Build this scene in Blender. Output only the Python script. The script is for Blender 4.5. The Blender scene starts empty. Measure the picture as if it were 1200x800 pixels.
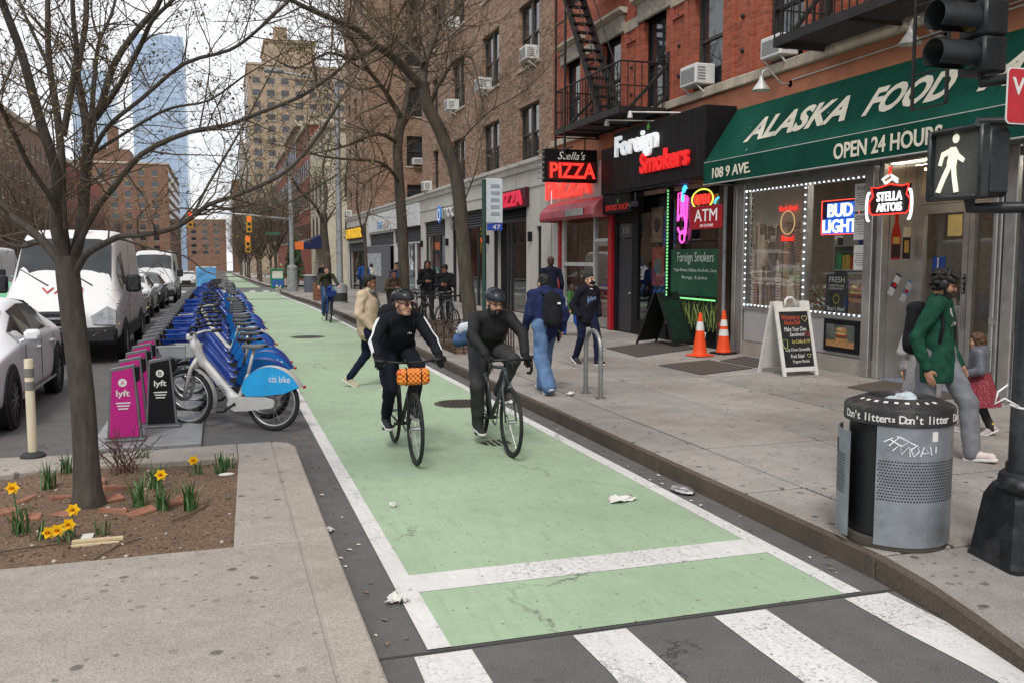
import bpy, math, random
import numpy as np
from mathutils import Vector, Matrix
R = math.radians
rnd = random.Random(7)
scene = bpy.context.scene
COL = scene.collection
# ---------------------------------------------------------------- camera
cam_d = bpy.data.cameras.new('camera')
cam = bpy.data.objects.new('camera', cam_d); COL.objects.link(cam)
cam.location = (0, 0, 1.95)
cam.rotation_euler = (R(90 - 5.28), 0, R(-17.81))
cam_d.sensor_width = 36; cam_d.lens = 31.8
cam_d.clip_start = 0.05; cam_d.clip_end = 4000
scene.camera = cam
# ---------------------------------------------------------------- sky and sun (bright overcast)
SUN_EL, SUN_AZ = 52, 205          # degrees; azimuth clockwise from +Y
world = bpy.data.worlds.new('World'); scene.world = world; world.use_nodes = True
wn = world.node_tree; wn.nodes.clear()
def _n(t, kind, **kw):
 n = t.nodes.new(kind)
 for k, v in kw.items(): setattr(n, k, v)
 return n
wo = _n(wn, 'ShaderNodeOutputWorld'); wb = _n(wn, 'ShaderNodeBackground')
sky = _n(wn, 'ShaderNodeTexSky', sky_type='NISHITA', sun_disc=False, sun_elevation=R(SUN_EL), sun_rotation=R(SUN_AZ), air_density=1.0, dust_density=2.0)
tc = _n(wn, 'ShaderNodeTexCoord'); mp = _n(wn, 'ShaderNodeMapping')
mp.inputs['Scale'].default_value = (1.0, 1.0, 2.6)
cn = _n(wn, 'ShaderNodeTexNoise'); cn.inputs['Scale'].default_value = 2.3; cn.inputs['Detail'].default_value = 7; cn.inputs['Roughness'].default_value = .55
cr = _n(wn, 'ShaderNodeValToRGB')
cr.color_ramp.elements[0].position = .33; cr.color_ramp.elements[0].color = (.60, .60, .60, 1)
cr.color_ramp.elements[1].position = .56; cr.color_ramp.elements[1].color = (.97, .97, .97, 1)
mx = _n(wn, 'ShaderNodeMix', data_type='RGBA')
mx.inputs[7].default_value = (9.0, 9.15, 9.5, 1)     # cloud layer
wn.links.new(tc.outputs['Generated'], mp.inputs['Vector']); wn.links.new(mp.outputs[0], cn.inputs['Vector'])
wn.links.new(cn.outputs['Fac'], cr.inputs[0]); wn.links.new(cr.outputs[0], mx.inputs[0])
wn.links.new(sky.outputs[0], mx.inputs[6]); wn.links.new(mx.outputs[2], wb.inputs[0])
wb.inputs[1].default_value = 0.092
wn.links.new(wb.outputs[0], wo.inputs[0])
sd = bpy.data.lights.new('sun', 'SUN'); sd.energy = 1.5; sd.angle = R(12); sd.color = (1, .965, .91)
sun = bpy.data.objects.new('sun', sd); COL.objects.link(sun)
_el, _az = R(SUN_EL), R(SUN_AZ)
_sd = Vector((math.sin(_az) * math.cos(_el), math.cos(_az) * math.cos(_el), math.sin(_el)))
sun.rotation_euler = _sd.to_track_quat('Z', 'Y').to_euler()
scene.view_settings.view_transform = 'Standard'; scene.view_settings.look = 'None'
scene.view_settings.gamma = 1; scene.view_settings.exposure = 0.5
scene.view_settings.use_curve_mapping = False
scene.render.engine = 'CYCLES'
scene.cycles.max_bounces = 6; scene.cycles.transparent_max_bounces = 12
scene.cycles.use_denoising = True
scene.cycles.caustics_reflective = False; scene.cycles.caustics_refractive = False
# ---------------------------------------------------------------- materials
_M = {}
def srgb(r, g, b):
 f = lambda c: (c / 12.92 if c <= .04045 else ((c + .055) / 1.055) ** 2.4)
 return tuple(f(c / 255) for c in (r, g, b))
def newmat(name):
 m = bpy.data.materials.new(name); m.use_nodes = True
 t = m.node_tree; b = t.nodes['Principled BSDF']
 return m, t, b
def _ramp(t, inp, stops, interp='LINEAR'):
 r = t.nodes.new('ShaderNodeValToRGB'); r.color_ramp.interpolation = interp
 e = r.color_ramp.elements
 while len(e) < len(stops): e.new(.5)
 for i, (p, c) in enumerate(stops):
  e[i].position = p; e[i].color = (c, c, c, 1) if isinstance(c, (int, float)) else (*c[:3], 1)
 t.links.new(inp, r.inputs[0]); return r.outputs[0]
def _noise(t, vec, scale, detail=4, rough=.55, out='Fac', dist=0):
 n = t.nodes.new('ShaderNodeTexNoise'); n.inputs['Scale'].default_value = scale
 n.inputs['Detail'].default_value = detail; n.inputs['Roughness'].default_value = rough; n.inputs['Distortion'].default_value = dist
 t.links.new(vec, n.inputs['Vector']); return n.outputs[out]
def _mix(t, fac, a, b, mode='MIX'):
 m = t.nodes.new('ShaderNodeMix'); m.data_type = 'RGBA'; m.blend_type = mode
 for i, v in ((0, fac), (6, a), (7, b)):
  if isinstance(v, bpy.types.NodeSocket): t.links.new(v, m.inputs[i])
  elif isinstance(v, (int, float)) and i == 0: m.inputs[0].default_value = v
  else: m.inputs[i].default_value = (*v[:3], 1) if not isinstance(v, (int, float)) else (v, v, v, 1)
 return m.outputs[2]
def _math(t, op, a, b=0):
 m = t.nodes.new('ShaderNodeMath'); m.operation = op
 for i, v in ((0, a), (1, b)):
  if isinstance(v, bpy.types.NodeSocket): t.links.new(v, m.inputs[i])
  else: m.inputs[i].default_value = v
 return m.outputs[0]
def _bump(t, b, h, strength, dist):
 n = t.nodes.new('ShaderNodeBump'); n.inputs['Strength'].default_value = strength; n.inputs['Distance'].default_value = dist
 t.links.new(h, n.inputs['Height']); t.links.new(n.outputs[0], b.inputs['Normal'])
def _vec(t, world=True, scale=None):
 if world:
  v = t.nodes.new('ShaderNodeNewGeometry').outputs['Position']
 else:
  v = t.nodes.new('ShaderNodeTexCoord').outputs['Object']
 if scale:
  m = t.nodes.new('ShaderNodeMapping'); m.inputs['Scale'].default_value = scale
  t.links.new(v, m.inputs['Vector']); v = m.outputs[0]
 return v
def M(name, col=(.5, .5, .5), rough=.6, metal=0, var=.12, scale=6, bump=0, bscale=60, bdist=.004, emit=0, spec=.35, dirt=0, dirtcol=(.03, .025, .02), coat=0, world=False, rnd_obj=0, trans=0, alpha=1, sheen=0, stretch=None):
 """general procedural surface: base colour with two scales of variation, grime and fine relief"""
 if name in _M: return _M[name]
 m, t, b = newmat(name)
 v = _vec(t, world, stretch)
 lo = tuple(max(0, c * (1 - var)) for c in col); hi = tuple(min(1, c * (1 + var)) for c in col)
 n1 = _noise(t, v, scale, 5, .6)
 c = _ramp(t, n1, [(.32, lo), (.68, hi)])
 if dirt:
  n2 = _noise(t, v, scale * .45, 6, .68)
  f = _ramp(t, n2, [(.5, 0), (.5 + .25, dirt)])
  c = _mix(t, f, c, dirtcol)
 if rnd_obj:
  oi = t.nodes.new('ShaderNodeObjectInfo')
  k = _ramp(t, oi.outputs['Random'], [(0, 1 - rnd_obj), (1, 1 + rnd_obj)])
  c = _mix(t, 1, c, k, 'MULTIPLY')
 t.links.new(c, b.inputs['Base Color'])
 rr = _ramp(t, _noise(t, v, scale * 2.3, 3), [(.3, max(0, rough - .1)), (.7, min(1, rough + .1))])
 t.links.new(rr, b.inputs['Roughness'])
 b.inputs['Metallic'].default_value = metal
 b.inputs['Specular IOR Level'].default_value = spec
 if coat: b.inputs['Coat Weight'].default_value = coat; b.inputs['Coat Roughness'].default_value = .08
 if sheen: b.inputs['Sheen Weight'].default_value = sheen
 if trans: b.inputs['Transmission Weight'].default_value = trans
 if alpha < 1: b.inputs['Alpha'].default_value = alpha
 if emit:
  b.inputs['Emission Color'].default_value = (*col, 1); b.inputs['Emission Strength'].default_value = emit
 if bump: _bump(t, b, _noise(t, v, bscale, 4, .6), bump, bdist)
 _M[name] = m; return m
def fabric(name, col, var=.18, rough=.9, scale=14, weave=420):
 if name in _M: return _M[name]
 return M(name, col, rough=rough, var=var, scale=scale, bump=.35, bscale=weave, bdist=.002, spec=.12)
def paint(name, col, rough=.35, **k):
 return M(name, col, rough=rough, **k)
# ---------------------------------------------------------------- mesh builder
class MB:
 def __init__(s): s.v = []; s.f = []; s.m = []
 def add(s, verts, faces, mi=0):
  o = len(s.v); s.v.extend(verts); s.f.extend([tuple(i + o for i in f) for f in faces]); s.m.extend([mi] * len(faces)); return s
 def box(s, x0, x1, y0, y1, z0, z1, mi=0):
  if x0 > x1: x0, x1 = x1, x0
  if y0 > y1: y0, y1 = y1, y0
  if z0 > z1: z0, z1 = z1, z0
  return s.add([(x0, y0, z0), (x1, y0, z0), (x1, y1, z0), (x0, y1, z0), (x0, y0, z1), (x1, y0, z1), (x1, y1, z1), (x0, y1, z1)],
      [(0, 3, 2, 1), (4, 5, 6, 7), (0, 1, 5, 4), (1, 2, 6, 5), (2, 3, 7, 6), (3, 0, 4, 7)], mi)
 def bbox(s, x0, x1, y0, y1, z0, z1, b=.01, mi=0):
  """box with chamfered edges"""
  if x0 > x1: x0, x1 = x1, x0
  if y0 > y1: y0, y1 = y1, y0
  if z0 > z1: z0, z1 = z1, z0
  b = min(b, (x1 - x0) * .45, (y1 - y0) * .45, (z1 - z0) * .45)
  V = []; idx = {}
  for i, x in enumerate((x0, x1)):
   for j, y in enumerate((y0, y1)):
    for k, z in enumerate((z0, z1)):
     sx, sy, sz = (1, -1)[i], (1, -1)[j], (1, -1)[k]
     idx[i, j, k, 0] = len(V); V.append((x, y + sy * b, z + sz * b))
     idx[i, j, k, 1] = len(V); V.append((x + sx * b, y, z + sz * b))
     idx[i, j, k, 2] = len(V); V.append((x + sx * b, y + sy * b, z))
  g = lambda i, j, k, a: idx[i, j, k, a]
  F = [tuple(g(0, j, k, 0) for j, k in ((0, 0), (0, 1), (1, 1), (1, 0))), tuple(g(1, j, k, 0) for j, k in ((0, 0), (1, 0), (1, 1), (0, 1))),
    tuple(g(i, 0, k, 1) for i, k in ((0, 0), (1, 0), (1, 1), (0, 1))), tuple(g(i, 1, k, 1) for i, k in ((0, 0), (0, 1), (1, 1), (1, 0))),
    tuple(g(i, j, 0, 2) for i, j in ((0, 0), (0, 1), (1, 1), (1, 0))), tuple(g(i, j, 1, 2) for i, j in ((0, 0), (1, 0), (1, 1), (0, 1)))]
  for j in (0, 1):
   for k in (0, 1):
    F.append((g(0, j, k, 1), g(1, j, k, 1), g(1, j, k, 2), g(0, j, k, 2)))
  for i in (0, 1):
   for k in (0, 1):
    F.append((g(i, 0, k, 0), g(i, 1, k, 0), g(i, 1, k, 2), g(i, 0, k, 2)))
   for j in (0, 1):
    F.append((g(i, j, 0, 0), g(i, j, 1, 0), g(i, j, 1, 1), g(i, j, 0, 1)))
  for i in (0, 1):
   for j in (0, 1):
    for k in (0, 1): F.append((g(i, j, k, 0), g(i, j, k, 1), g(i, j, k, 2)))
  s.fixn = True
  return s.add(V, F, mi)
 def bar(s, a, b, w, h=None, mi=0, up=(0, 0, 1)):
  """rectangular bar between two points"""
  h = h or w; a = Vector(a); b = Vector(b); d = (b - a)
  if d.length < 1e-6: return s
  d.normalize(); u = Vector(up)
  if abs(d.dot(u)) > .98: u = Vector((1, 0, 0))
  sx = d.cross(u).normalized(); sz = sx.cross(d).normalized()
  sx *= w / 2; sz *= h / 2
  V = [tuple(p + i * sx + j * sz) for p in (a, b) for i, j in ((-1, -1), (1, -1), (1, 1), (-1, 1))]
  return s.add(V, [(0, 1, 2, 3), (7, 6, 5, 4), (0, 4, 5, 1), (1, 5, 6, 2), (2, 6, 7, 3), (3, 7, 4, 0)], mi)
 def tube(s, pts, rad, n=6, mi=0, caps=True, closed=False):
  pts = [Vector(p) for p in pts]; k = len(pts)
  if isinstance(rad, (int, float)): rad = [rad] * k
  V = []; F = []
  d0 = (pts[1] - pts[0]).normalized(); u = Vector((0, 0, 1)) if abs(d0.z) < .9 else Vector((1, 0, 0))
  nx = d0.cross(u).normalized()
  for i, p in enumerate(pts):
   if closed: d = pts[(i + 1) % k] - pts[i - 1]
   else: d = pts[min(i + 1, k - 1)] - pts[max(i - 1, 0)]
   d = d.normalized() if d.length > 1e-9 else d0
   nx = (nx - d * nx.dot(d));
   nx = nx.normalized() if nx.length > 1e-6 else d.orthogonal().normalized()
   ny = d.cross(nx)
   for j in range(n):
    a = 2 * math.pi * j / n; V.append(tuple(p + (nx * math.cos(a) + ny * math.sin(a)) * rad[i]))
  for i in range(k if closed else k - 1):
   i2 = (i + 1) % k
   for j in range(n):
    j2 = (j + 1) % n; F.append((i * n + j, i * n + j2, i2 * n + j2, i2 * n + j))
  if caps and not closed:
   F.append(tuple(range(n - 1, -1, -1))); F.append(tuple((k - 1) * n + j for j in range(n)))
  return s.add(V, F, mi)
 def lathe(s, prof, n=20, c=(0, 0, 0), axis='z', mi=0, a0=0, a1=2 * math.pi):
  V = []; F = []; full = abs(a1 - a0 - 2 * math.pi) < 1e-6; m = n if full else n + 1
  for r, h in prof:
   for j in range(m):
    a = a0 + (a1 - a0) * j / n; x, y = r * math.cos(a), r * math.sin(a)
    p = (x, y, h) if axis == 'z' else ((h, x, y) if axis == 'x' else (y, h, x))
    V.append((p[0] + c[0], p[1] + c[1], p[2] + c[2]))
  for i in range(len(prof) - 1):
   for j in range(n):
    j2 = (j + 1) % m; F.append((i * m + j, i * m + j2, (i + 1) * m + j2, (i + 1) * m + j))
  return s.add(V, F, mi)
 def prism(s, poly, axis, a, b, mi=0):
  """extrude 2-D polygon: axis x -> (y,z), y -> (x,z), z -> (x,y)"""
  n = len(poly)
  f = {'x': lambda p, h: (h, p[0], p[1]), 'y': lambda p, h: (p[0], h, p[1]), 'z': lambda p, h: (p[0], p[1], h)}[axis]
  V = [f(p, a) for p in poly] + [f(p, b) for p in poly]
  F = [tuple(range(n - 1, -1, -1)), tuple(range(n, 2 * n))] + [(i, (i + 1) % n, n + (i + 1) % n, n + i) for i in range(n)]
  s.fixn = True
  return s.add(V, F, mi)
 def ell(s, c, r, nu=12, nv=8, mi=0, rot=None):
  V = []; F = []
  for i in range(nv + 1):
   th = math.pi * i / nv
   for j in range(nu):
    ph = 2 * math.pi * j / nu
    p = Vector((r[0] * math.sin(th) * math.cos(ph), r[1] * math.sin(th) * math.sin(ph), r[2] * math.cos(th)))
    if rot is not None: p = rot @ p
    V.append((p.x + c[0], p.y + c[1], p.z + c[2]))
  for i in range(nv):
   for j in range(nu):
    j2 = (j + 1) % nu; F.append((i * nu + j, (i + 1) * nu + j, (i + 1) * nu + j2, i * nu + j2))
  return s.add(V, F, mi)
 def grid(s, fn, nu, nv, mi=0):
  V = [fn(i / nu, j / nv) for i in range(nu + 1) for j in range(nv + 1)]
  F = [(i * (nv + 1) + j, (i + 1) * (nv + 1) + j, (i + 1) * (nv + 1) + j + 1, i * (nv + 1) + j + 1) for i in range(nu) for j in range(nv)]
  return s.add(V, F, mi)
 def xf(s, mat, start=0):
  for i in range(start, len(s.v)): s.v[i] = tuple(mat @ Vector(s.v[i]))
  return s
 def mesh(s, name, mats, smooth=False, off=(0, 0, 0)):
  me = bpy.data.meshes.new(name)
  V = s.v if off == (0, 0, 0) else [(x - off[0], y - off[1], z - off[2]) for x, y, z in s.v]
  me.from_pydata(V, [], s.f)
  if not isinstance(mats, (list, tuple)): mats = [mats]
  for m in mats: me.materials.append(m)
  if len(mats) > 1: me.polygons.foreach_set('material_index', s.m)
  if getattr(s, 'fixn', False):
   import bmesh
   bm = bmesh.new(); bm.from_mesh(me); bmesh.ops.recalc_face_normals(bm, faces=bm.faces); bm.to_mesh(me); bm.free()
  if smooth:
   me.polygons.foreach_set('use_smooth', [True] * len(me.polygons))
   if smooth is not True: me.set_sharp_from_angle(angle=R(smooth))
  me.update(); return me
 def build(s, name, mats, parent=None, smooth=False, world=True):
  off = (0, 0, 0)
  if parent is not None and world:
   p = parent; o = Vector((0, 0, 0))
   while p is not None: o += Vector(p.location); p = p.parent
   off = tuple(o)
  ob = bpy.data.objects.new(name, s.mesh(name, mats, smooth, off))
  COL.objects.link(ob); ob.parent = parent; return ob
def meshobj(name, me, parent=None):
 ob = bpy.data.objects.new(name, me); COL.objects.link(ob); ob.parent = parent; return ob
def tag(o, label, cat, group=None):
 o['label'] = label; o['category'] = cat
 if group: o['group'] = group
 return o
def thing(name, label, cat, loc=(0, 0, 0), rz=0, group=None):
 o = bpy.data.objects.new(name, None); COL.objects.link(o); o.empty_display_size = .1
 o.location = loc; o.rotation_euler = (0, 0, rz); return tag(o, label, cat, group)
def struct(name, mb, mats, parent=None, smooth=False):
 o = mb.build(name, mats, parent, smooth)
 if parent is None: o['kind'] = 'structure'
 return o
def copy_tree(o, parent=None):
 c = o.copy(); COL.objects.link(c); c.parent = parent
 for ch in o.children: copy_tree(ch, c)
 return c
def kids(o): return list(o.children)
# lettering: flat or extruded text as real mesh; origin at text centre/left, axes given
def text_mesh(s, size, depth=.004, offset=0, shear=0, align='CENTER', spacing=1, space_line=1, bevel=0, outline=False, word=1):
 cu = bpy.data.curves.new('lettering', 'FONT'); cu.body = s; cu.size = size; cu.extrude = depth; cu.offset = offset
 cu.shear = shear; cu.align_x = align; cu.align_y = 'CENTER'; cu.space_character = spacing; cu.space_line = space_line; cu.space_word = word
 cu.resolution_u = 3
 if bevel: cu.bevel_depth = bevel; cu.bevel_resolution = 1
 if outline: cu.fill_mode = 'NONE' if False else 'BOTH'
 ob = bpy.data.objects.new('tmp', cu); COL.objects.link(ob)
 dg = bpy.context.evaluated_depsgraph_get(); dg.update()
 me = bpy.data.meshes.new_from_object(ob.evaluated_get(dg))
 bpy.data.objects.remove(ob); bpy.data.curves.remove(cu)
 return me
def text(s, size, origin, xdir, ydir, mat, parent, name='lettering', sx=1, sy=1, world=True, fit=None, **kw):
 """place text; fit=(w,h) scales the block to that size"""
 me = text_mesh(s, size, **kw)
 n = len(me.vertices); co = np.empty(n * 3); me.vertices.foreach_get('co', co); co = co.reshape(-1, 3)
 if fit:
  lo, hi = co.min(0), co.max(0)
  if kw.get('align', 'CENTER') == 'CENTER': co[:, 0] -= (lo[0] + hi[0]) / 2
  co[:, 1] -= (lo[1] + hi[1]) / 2
  if fit[0]: co[:, 0] *= fit[0] / (hi[0] - lo[0])
  if fit[1]: co[:, 1] *= fit[1] / (hi[1] - lo[1])
 co[:, 0] *= sx; co[:, 1] *= sy
 X = np.array(xdir, float); Y = np.array(ydir, float); X /= np.linalg.norm(X); Y /= np.linalg.norm(Y); Z = np.cross(X, Y)
 off = np.array(origin, float)
 if parent is not None and world:
  p = parent
  while p is not None: off = off - np.array(p.location); p = p.parent
 w = co[:, :1] * X + co[:, 1:2] * Y + co[:, 2:3] * Z + off
 me.vertices.foreach_set('co', w.reshape(-1)); me.update(); me.materials.clear(); me.materials.append(mat); me.name = name
 return meshobj(name, me, parent)
# neon tube mesh along outline polylines
def arc(cx, cy, rx, ry, a0, a1, n):
 return [(cx + rx * math.cos(R(a0 + (a1 - a0) * i / n)), cy + ry * math.sin(R(a0 + (a1 - a0) * i / n))) for i in range(n + 1)]
# ---------------------------------------------------------------- implicit bodies (smooth unions meshed by surface nets)
def nrm(v):
 v = np.asarray(v, float); return v / (np.linalg.norm(v) + 1e-9)
class SDF:
 """list of primitives blended with a smooth minimum"""
 def __init__(s, k=.03): s.p = []; s.k = k; s.wr = None; s.sub = []
 def cap(s, a, b, r1, r2=None, flat=None, fdir=None, k=None):
  s.p.append(('c', np.array(a, float), np.array(b, float), r1, r1 if r2 is None else r2, flat, None if fdir is None else nrm(fdir), k)); return s
 def chain(s, pts, rs, **kw):
  for i in range(len(pts) - 1): s.cap(pts[i], pts[i + 1], rs[i], rs[i + 1], **kw)
  return s
 def ell(s, c, r, rot=None, k=None):
  s.p.append(('e', np.array(c, float), np.array(r, float), None if rot is None else np.array(rot, float), k)); return s
 def cut(s, n, o):
  s.sub.append((nrm(n), np.array(o, float))); return s
 def bounds(s, pad):
  lo = np.full(3, 1e9); hi = -lo
  for q in s.p:
   if q[0] == 'c':
    r = max(q[3], q[4]);
    for a in (q[1], q[2]): lo = np.minimum(lo, a - r); hi = np.maximum(hi, a + r)
   else:
    r = max(q[2]); lo = np.minimum(lo, q[1] - r); hi = np.maximum(hi, q[1] + r)
  return lo - pad, hi + pad
 def ev(s, P):
  D = None
  for q in s.p:
   if q[0] == 'c':
    _, a, b, r1, r2, flat, fd, k = q
    Q = P - a
    ab = b - a
    if flat is not None:
     w = Q @ fd; Q = Q + np.outer(w * (1 / flat - 1), fd); ab = ab + fd * (ab @ fd) * (1 / flat - 1)
    t = np.clip((Q @ ab) / (ab @ ab + 1e-12), 0, 1)
    d = np.linalg.norm(Q - t[:, None] * ab, axis=1) - (r1 + (r2 - r1) * t)
   else:
    _, c, r, rot, k = q
    Q = P - c
    if rot is not None: Q = Q @ rot
    k0 = np.linalg.norm(Q / r, axis=1); k1 = np.linalg.norm(Q / (r * r), axis=1)
    d = k0 * (k0 - 1) / (k1 + 1e-9)
   kk = s.k if k is None else k
   if D is None: D = d
   else:
    h = np.clip(.5 + .5 * (d - D) / kk, 0, 1)
    D = d * (1 - h) + D * h - kk * h * (1 - h)
  if s.wr:
   amp, fr, seed = s.wr; rs = np.random.RandomState(int(seed * 1000) % 9973); w = 0
   for k in range(7):
    kv = rs.normal(size=3) * (1, 1, 1.5); kv = kv / np.linalg.norm(kv) * fr * rs.uniform(.5, 1.7); ph = P @ kv + rs.uniform(0, 6.3)
    w = w + np.sin(ph + 1.2 * np.sin(P @ rs.normal(size=3) * fr * .25)) / 2.4
   D = D + amp * w
  for n, o in s.sub: D = np.maximum(D, (P - o) @ n)
  return D
 def mesh(s, h):
  lo, hi = s.bounds(2.5 * h); n = np.ceil((hi - lo) / h).astype(int) + 1
  ax = [lo[i] + h * np.arange(n[i]) for i in range(3)]
  G = np.stack(np.meshgrid(*ax, indexing='ij'), -1).reshape(-1, 3)
  D = np.empty(len(G));
  for i in range(0, len(G), 200000): D[i:i + 200000] = s.ev(G[i:i + 200000])
  D = D.reshape(n); S = D < 0
  cs = [(i, j, k) for i in (0, 1) for j in (0, 1) for k in (0, 1)]
  sl = lambda A, c: A[c[0]:n[0] - 1 + c[0], c[1]:n[1] - 1 + c[1], c[2]:n[2] - 1 + c[2]]
  cnt = sum(sl(S, c).astype(int) for c in cs); act = (cnt > 0) & (cnt < 8)
  idx = np.full(act.shape, -1); ids = np.argwhere(act); idx[act] = np.arange(len(ids))
  acc = np.zeros((len(ids), 3)); num = np.zeros(len(ids))
  val = {c: sl(D, c)[act] for c in cs}
  for a in cs:
   for d in range(3):
    if a[d] == 0:
     b = list(a); b[d] = 1; b = tuple(b)
     da, db = val[a], val[b]; m = (da < 0) != (db < 0)
     t = np.where(m, da / np.where(m, da - db, 1), 0)
     p = np.array(a, float)[None].repeat(len(ids), 0); p[:, d] += t
     acc[m] += p[m]; num[m] += 1
  V = lo + h * (ids + acc / np.maximum(num, 1)[:, None])
  F = []
  for d in range(3):
   o1, o2 = (d + 1) % 3, (d + 2) % 3
   A = S.take(range(n[d] - 1), d); B = S.take(range(1, n[d]), d)
   E = np.argwhere(A != B);
   E = E[(E[:, o1] > 0) & (E[:, o2] > 0) & (E[:, o1] < n[o1] - 1) & (E[:, o2] < n[o2] - 1)]
   if len(E) == 0: continue
   flip = S[tuple(E.T)]
   q = []
   for (u, w) in ((0, 0), (1, 0), (1, 1), (0, 1)):
    e = E.copy(); e[:, o1] -= u; e[:, o2] -= w; q.append(idx[tuple(e.T)])
   q = np.stack(q, 1); q[~flip] = q[~flip][:, ::-1]
   F.append(q)
  return V, np.concatenate(F)
def sdf_obj(name, parts, mat, parent, h=.012, smooth=True, disp=None):
 """parts: list of (SDF, voxel) joined into one mesh"""
 Vs = []; Fs = []; o = 0
 if isinstance(parts, SDF): parts = [(parts, h)]
 for s, hh in parts:
  V, F = s.mesh(hh); Vs.append(V); Fs.append(F + o); o += len(V)
 V = np.concatenate(Vs); F = np.concatenate(Fs)
 if disp: V = disp(V)
 me = bpy.data.meshes.new(name); me.from_pydata(V.tolist(), [], F.tolist())
 me.polygons.foreach_set('use_smooth', [True] * len(me.polygons))
 for mm in (mat if isinstance(mat, (list, tuple)) else [mat]): me.materials.append(mm)
 me.update(); return meshobj(name, me, parent)
# ================================================================ GROUND
def zg(y): return 0.0 if y < 28 else -.012 * (y - 28) * min(1, (y - 28) / 20)
def strip(x0, x1, ys, dz, mb=None, nx=1):
 mb = mb or MB()
 for i in range(len(ys) - 1):
  for j in range(nx):
   a, b = x0 + (x1 - x0) * j / nx, x0 + (x1 - x0) * (j + 1) / nx
   mb.add([(a, ys[i], zg(ys[i]) + dz), (b, ys[i], zg(ys[i]) + dz), (b, ys[i + 1], zg(ys[i + 1]) + dz), (a, ys[i + 1], zg(ys[i + 1]) + dz)], [(0, 1, 2, 3)])
 return mb
def yr(a, b, step=4.0):
 n = max(1, int((b - a) / step)); return [a + (b - a) * i / n for i in range(n + 1)]
def ground_mat(name, base, dark, speck=.5, sscale=150, spots=0, cracks=0, rough=.85, bump=.4, rnd_obj=0, stain=.25, light=None):
 m, t, b = newmat(name); v = _vec(t)
 big = _noise(t, v, .55, 6, .62); mid = _noise(t, v, 4.5, 6, .65); fine = _noise(t, v, sscale, 2, .6)
 c = _ramp(t, mid, [(.3, tuple(x * .86 for x in base)), (.7, tuple(min(1, x * 1.12) for x in base))])
 c = _mix(t, _ramp(t, big, [(.42, 0), (.72, stain)]), c, dark)
 sp = _ramp(t, fine, [(.36, 1 - speck), (.5, 1), (.66, 1 + speck)])
 c = _mix(t, 1, c, sp, 'MULTIPLY')
 if light:
  vo = t.nodes.new('ShaderNodeTexVoronoi'); vo.voronoi_dimensions = '2D'; vo.inputs['Scale'].default_value = 55; t.links.new(v, vo.inputs['Vector'])
  c = _mix(t, _ramp(t, vo.outputs['Distance'], [(.10, .32), (.2, 0)]), c, light)
 if spots:      # trodden gum and oil drops
  for sc_, th, k in ((2.6, .055, .75), (5.5, .06, .55), (9, .05, .4)):
   vo = t.nodes.new('ShaderNodeTexVoronoi'); vo.voronoi_dimensions = '2D'; vo.inputs['Scale'].default_value = sc_
   vm = t.nodes.new('ShaderNodeMapping'); vm.inputs['Scale'].default_value = (1, 1, 0); vm.inputs['Location'].default_value = (sc_, .3, 0)
   wv = t.nodes.new('ShaderNodeVectorMath'); wv.operation = 'ADD'
   nn = _noise(t, v, 14, 2, .5, 'Color'); ns = t.nodes.new('ShaderNodeVectorMath'); ns.operation = 'SCALE'; ns.inputs['Scale'].default_value = .05
   t.links.new(nn, ns.inputs[0]); t.links.new(v, wv.inputs[0]); t.links.new(ns.outputs[0], wv.inputs[1])
   t.links.new(wv.outputs[0], vm.inputs['Vector']); t.links.new(vm.outputs[0], vo.inputs['Vector'])
   gate = _ramp(t, _noise(t, v, sc_ * .35, 1), [(.45, 0), (.55, 1)])
   f = _math(t, 'MULTIPLY', _ramp(t, vo.outputs['Distance'], [(th, k * spots), (th * 1.5, 0)]), gate)
   c = _mix(t, f, c, (.045, .042, .04))
 if cracks:
  vo = t.nodes.new('ShaderNodeTexVoronoi'); vo.feature = 'DISTANCE_TO_EDGE'; vo.voronoi_dimensions = '2D'; vo.inputs['Scale'].default_value = .38
  wv = t.nodes.new('ShaderNodeVectorMath'); wv.operation = 'ADD'
  nn = _noise(t, v, 1.6, 5, .7, 'Color'); ns = t.nodes.new('ShaderNodeVectorMath'); ns.operation = 'SCALE'; ns.inputs['Scale'].default_value = 1.1
  t.links.new(nn, ns.inputs[0]); t.links.new(v, wv.inputs[0]); t.links.new(ns.outputs[0], wv.inputs[1]); t.links.new(wv.outputs[0], vo.inputs['Vector'])
  gate = _ramp(t, _noise(t, v, .8, 2), [(.5, 0), (.6, 1)])
  f = _math(t, 'MULTIPLY', _ramp(t, vo.outputs['Distance'], [(.002, cracks), (.008, 0)]), gate)
  c = _mix(t, f, c, (.02, .02, .02))
 if rnd_obj:
  oi = t.nodes.new('ShaderNodeObjectInfo')
  c = _mix(t, 1, c, _ramp(t, oi.outputs['Random'], [(0, 1 - rnd_obj), (1, 1 + rnd_obj)]), 'MULTIPLY')
 t.links.new(c, b.inputs['Base Color'])
 b.inputs['Roughness'].default_value = rough; b.inputs['Specular IOR Level'].default_value = .3
 h = _math(t, 'ADD', fine, _math(t, 'MULTIPLY', mid, .6))
 _bump(t, b, h, bump, .006)
 return m
ASPH = ground_mat('asphalt', (.118, .115, .112), (.07, .067, .064), .55, 170, spots=.5, cracks=.7, light=(.2, .195, .19), bump=.5)
CONC = ground_mat('concrete_pavement', (.3, .276, .252), (.15, .128, .11), .25, 120, spots=1, cracks=.3, rnd_obj=.1, stain=.75, light=(.5, .45, .4), bump=.3)
CONC2 = ground_mat('concrete_island', (.33, .298, .264), (.22, .19, .16), .25, 120, spots=.9, cracks=.0, rnd_obj=.03, stain=.4, light=(.52, .47, .41), bump=.3)
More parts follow.
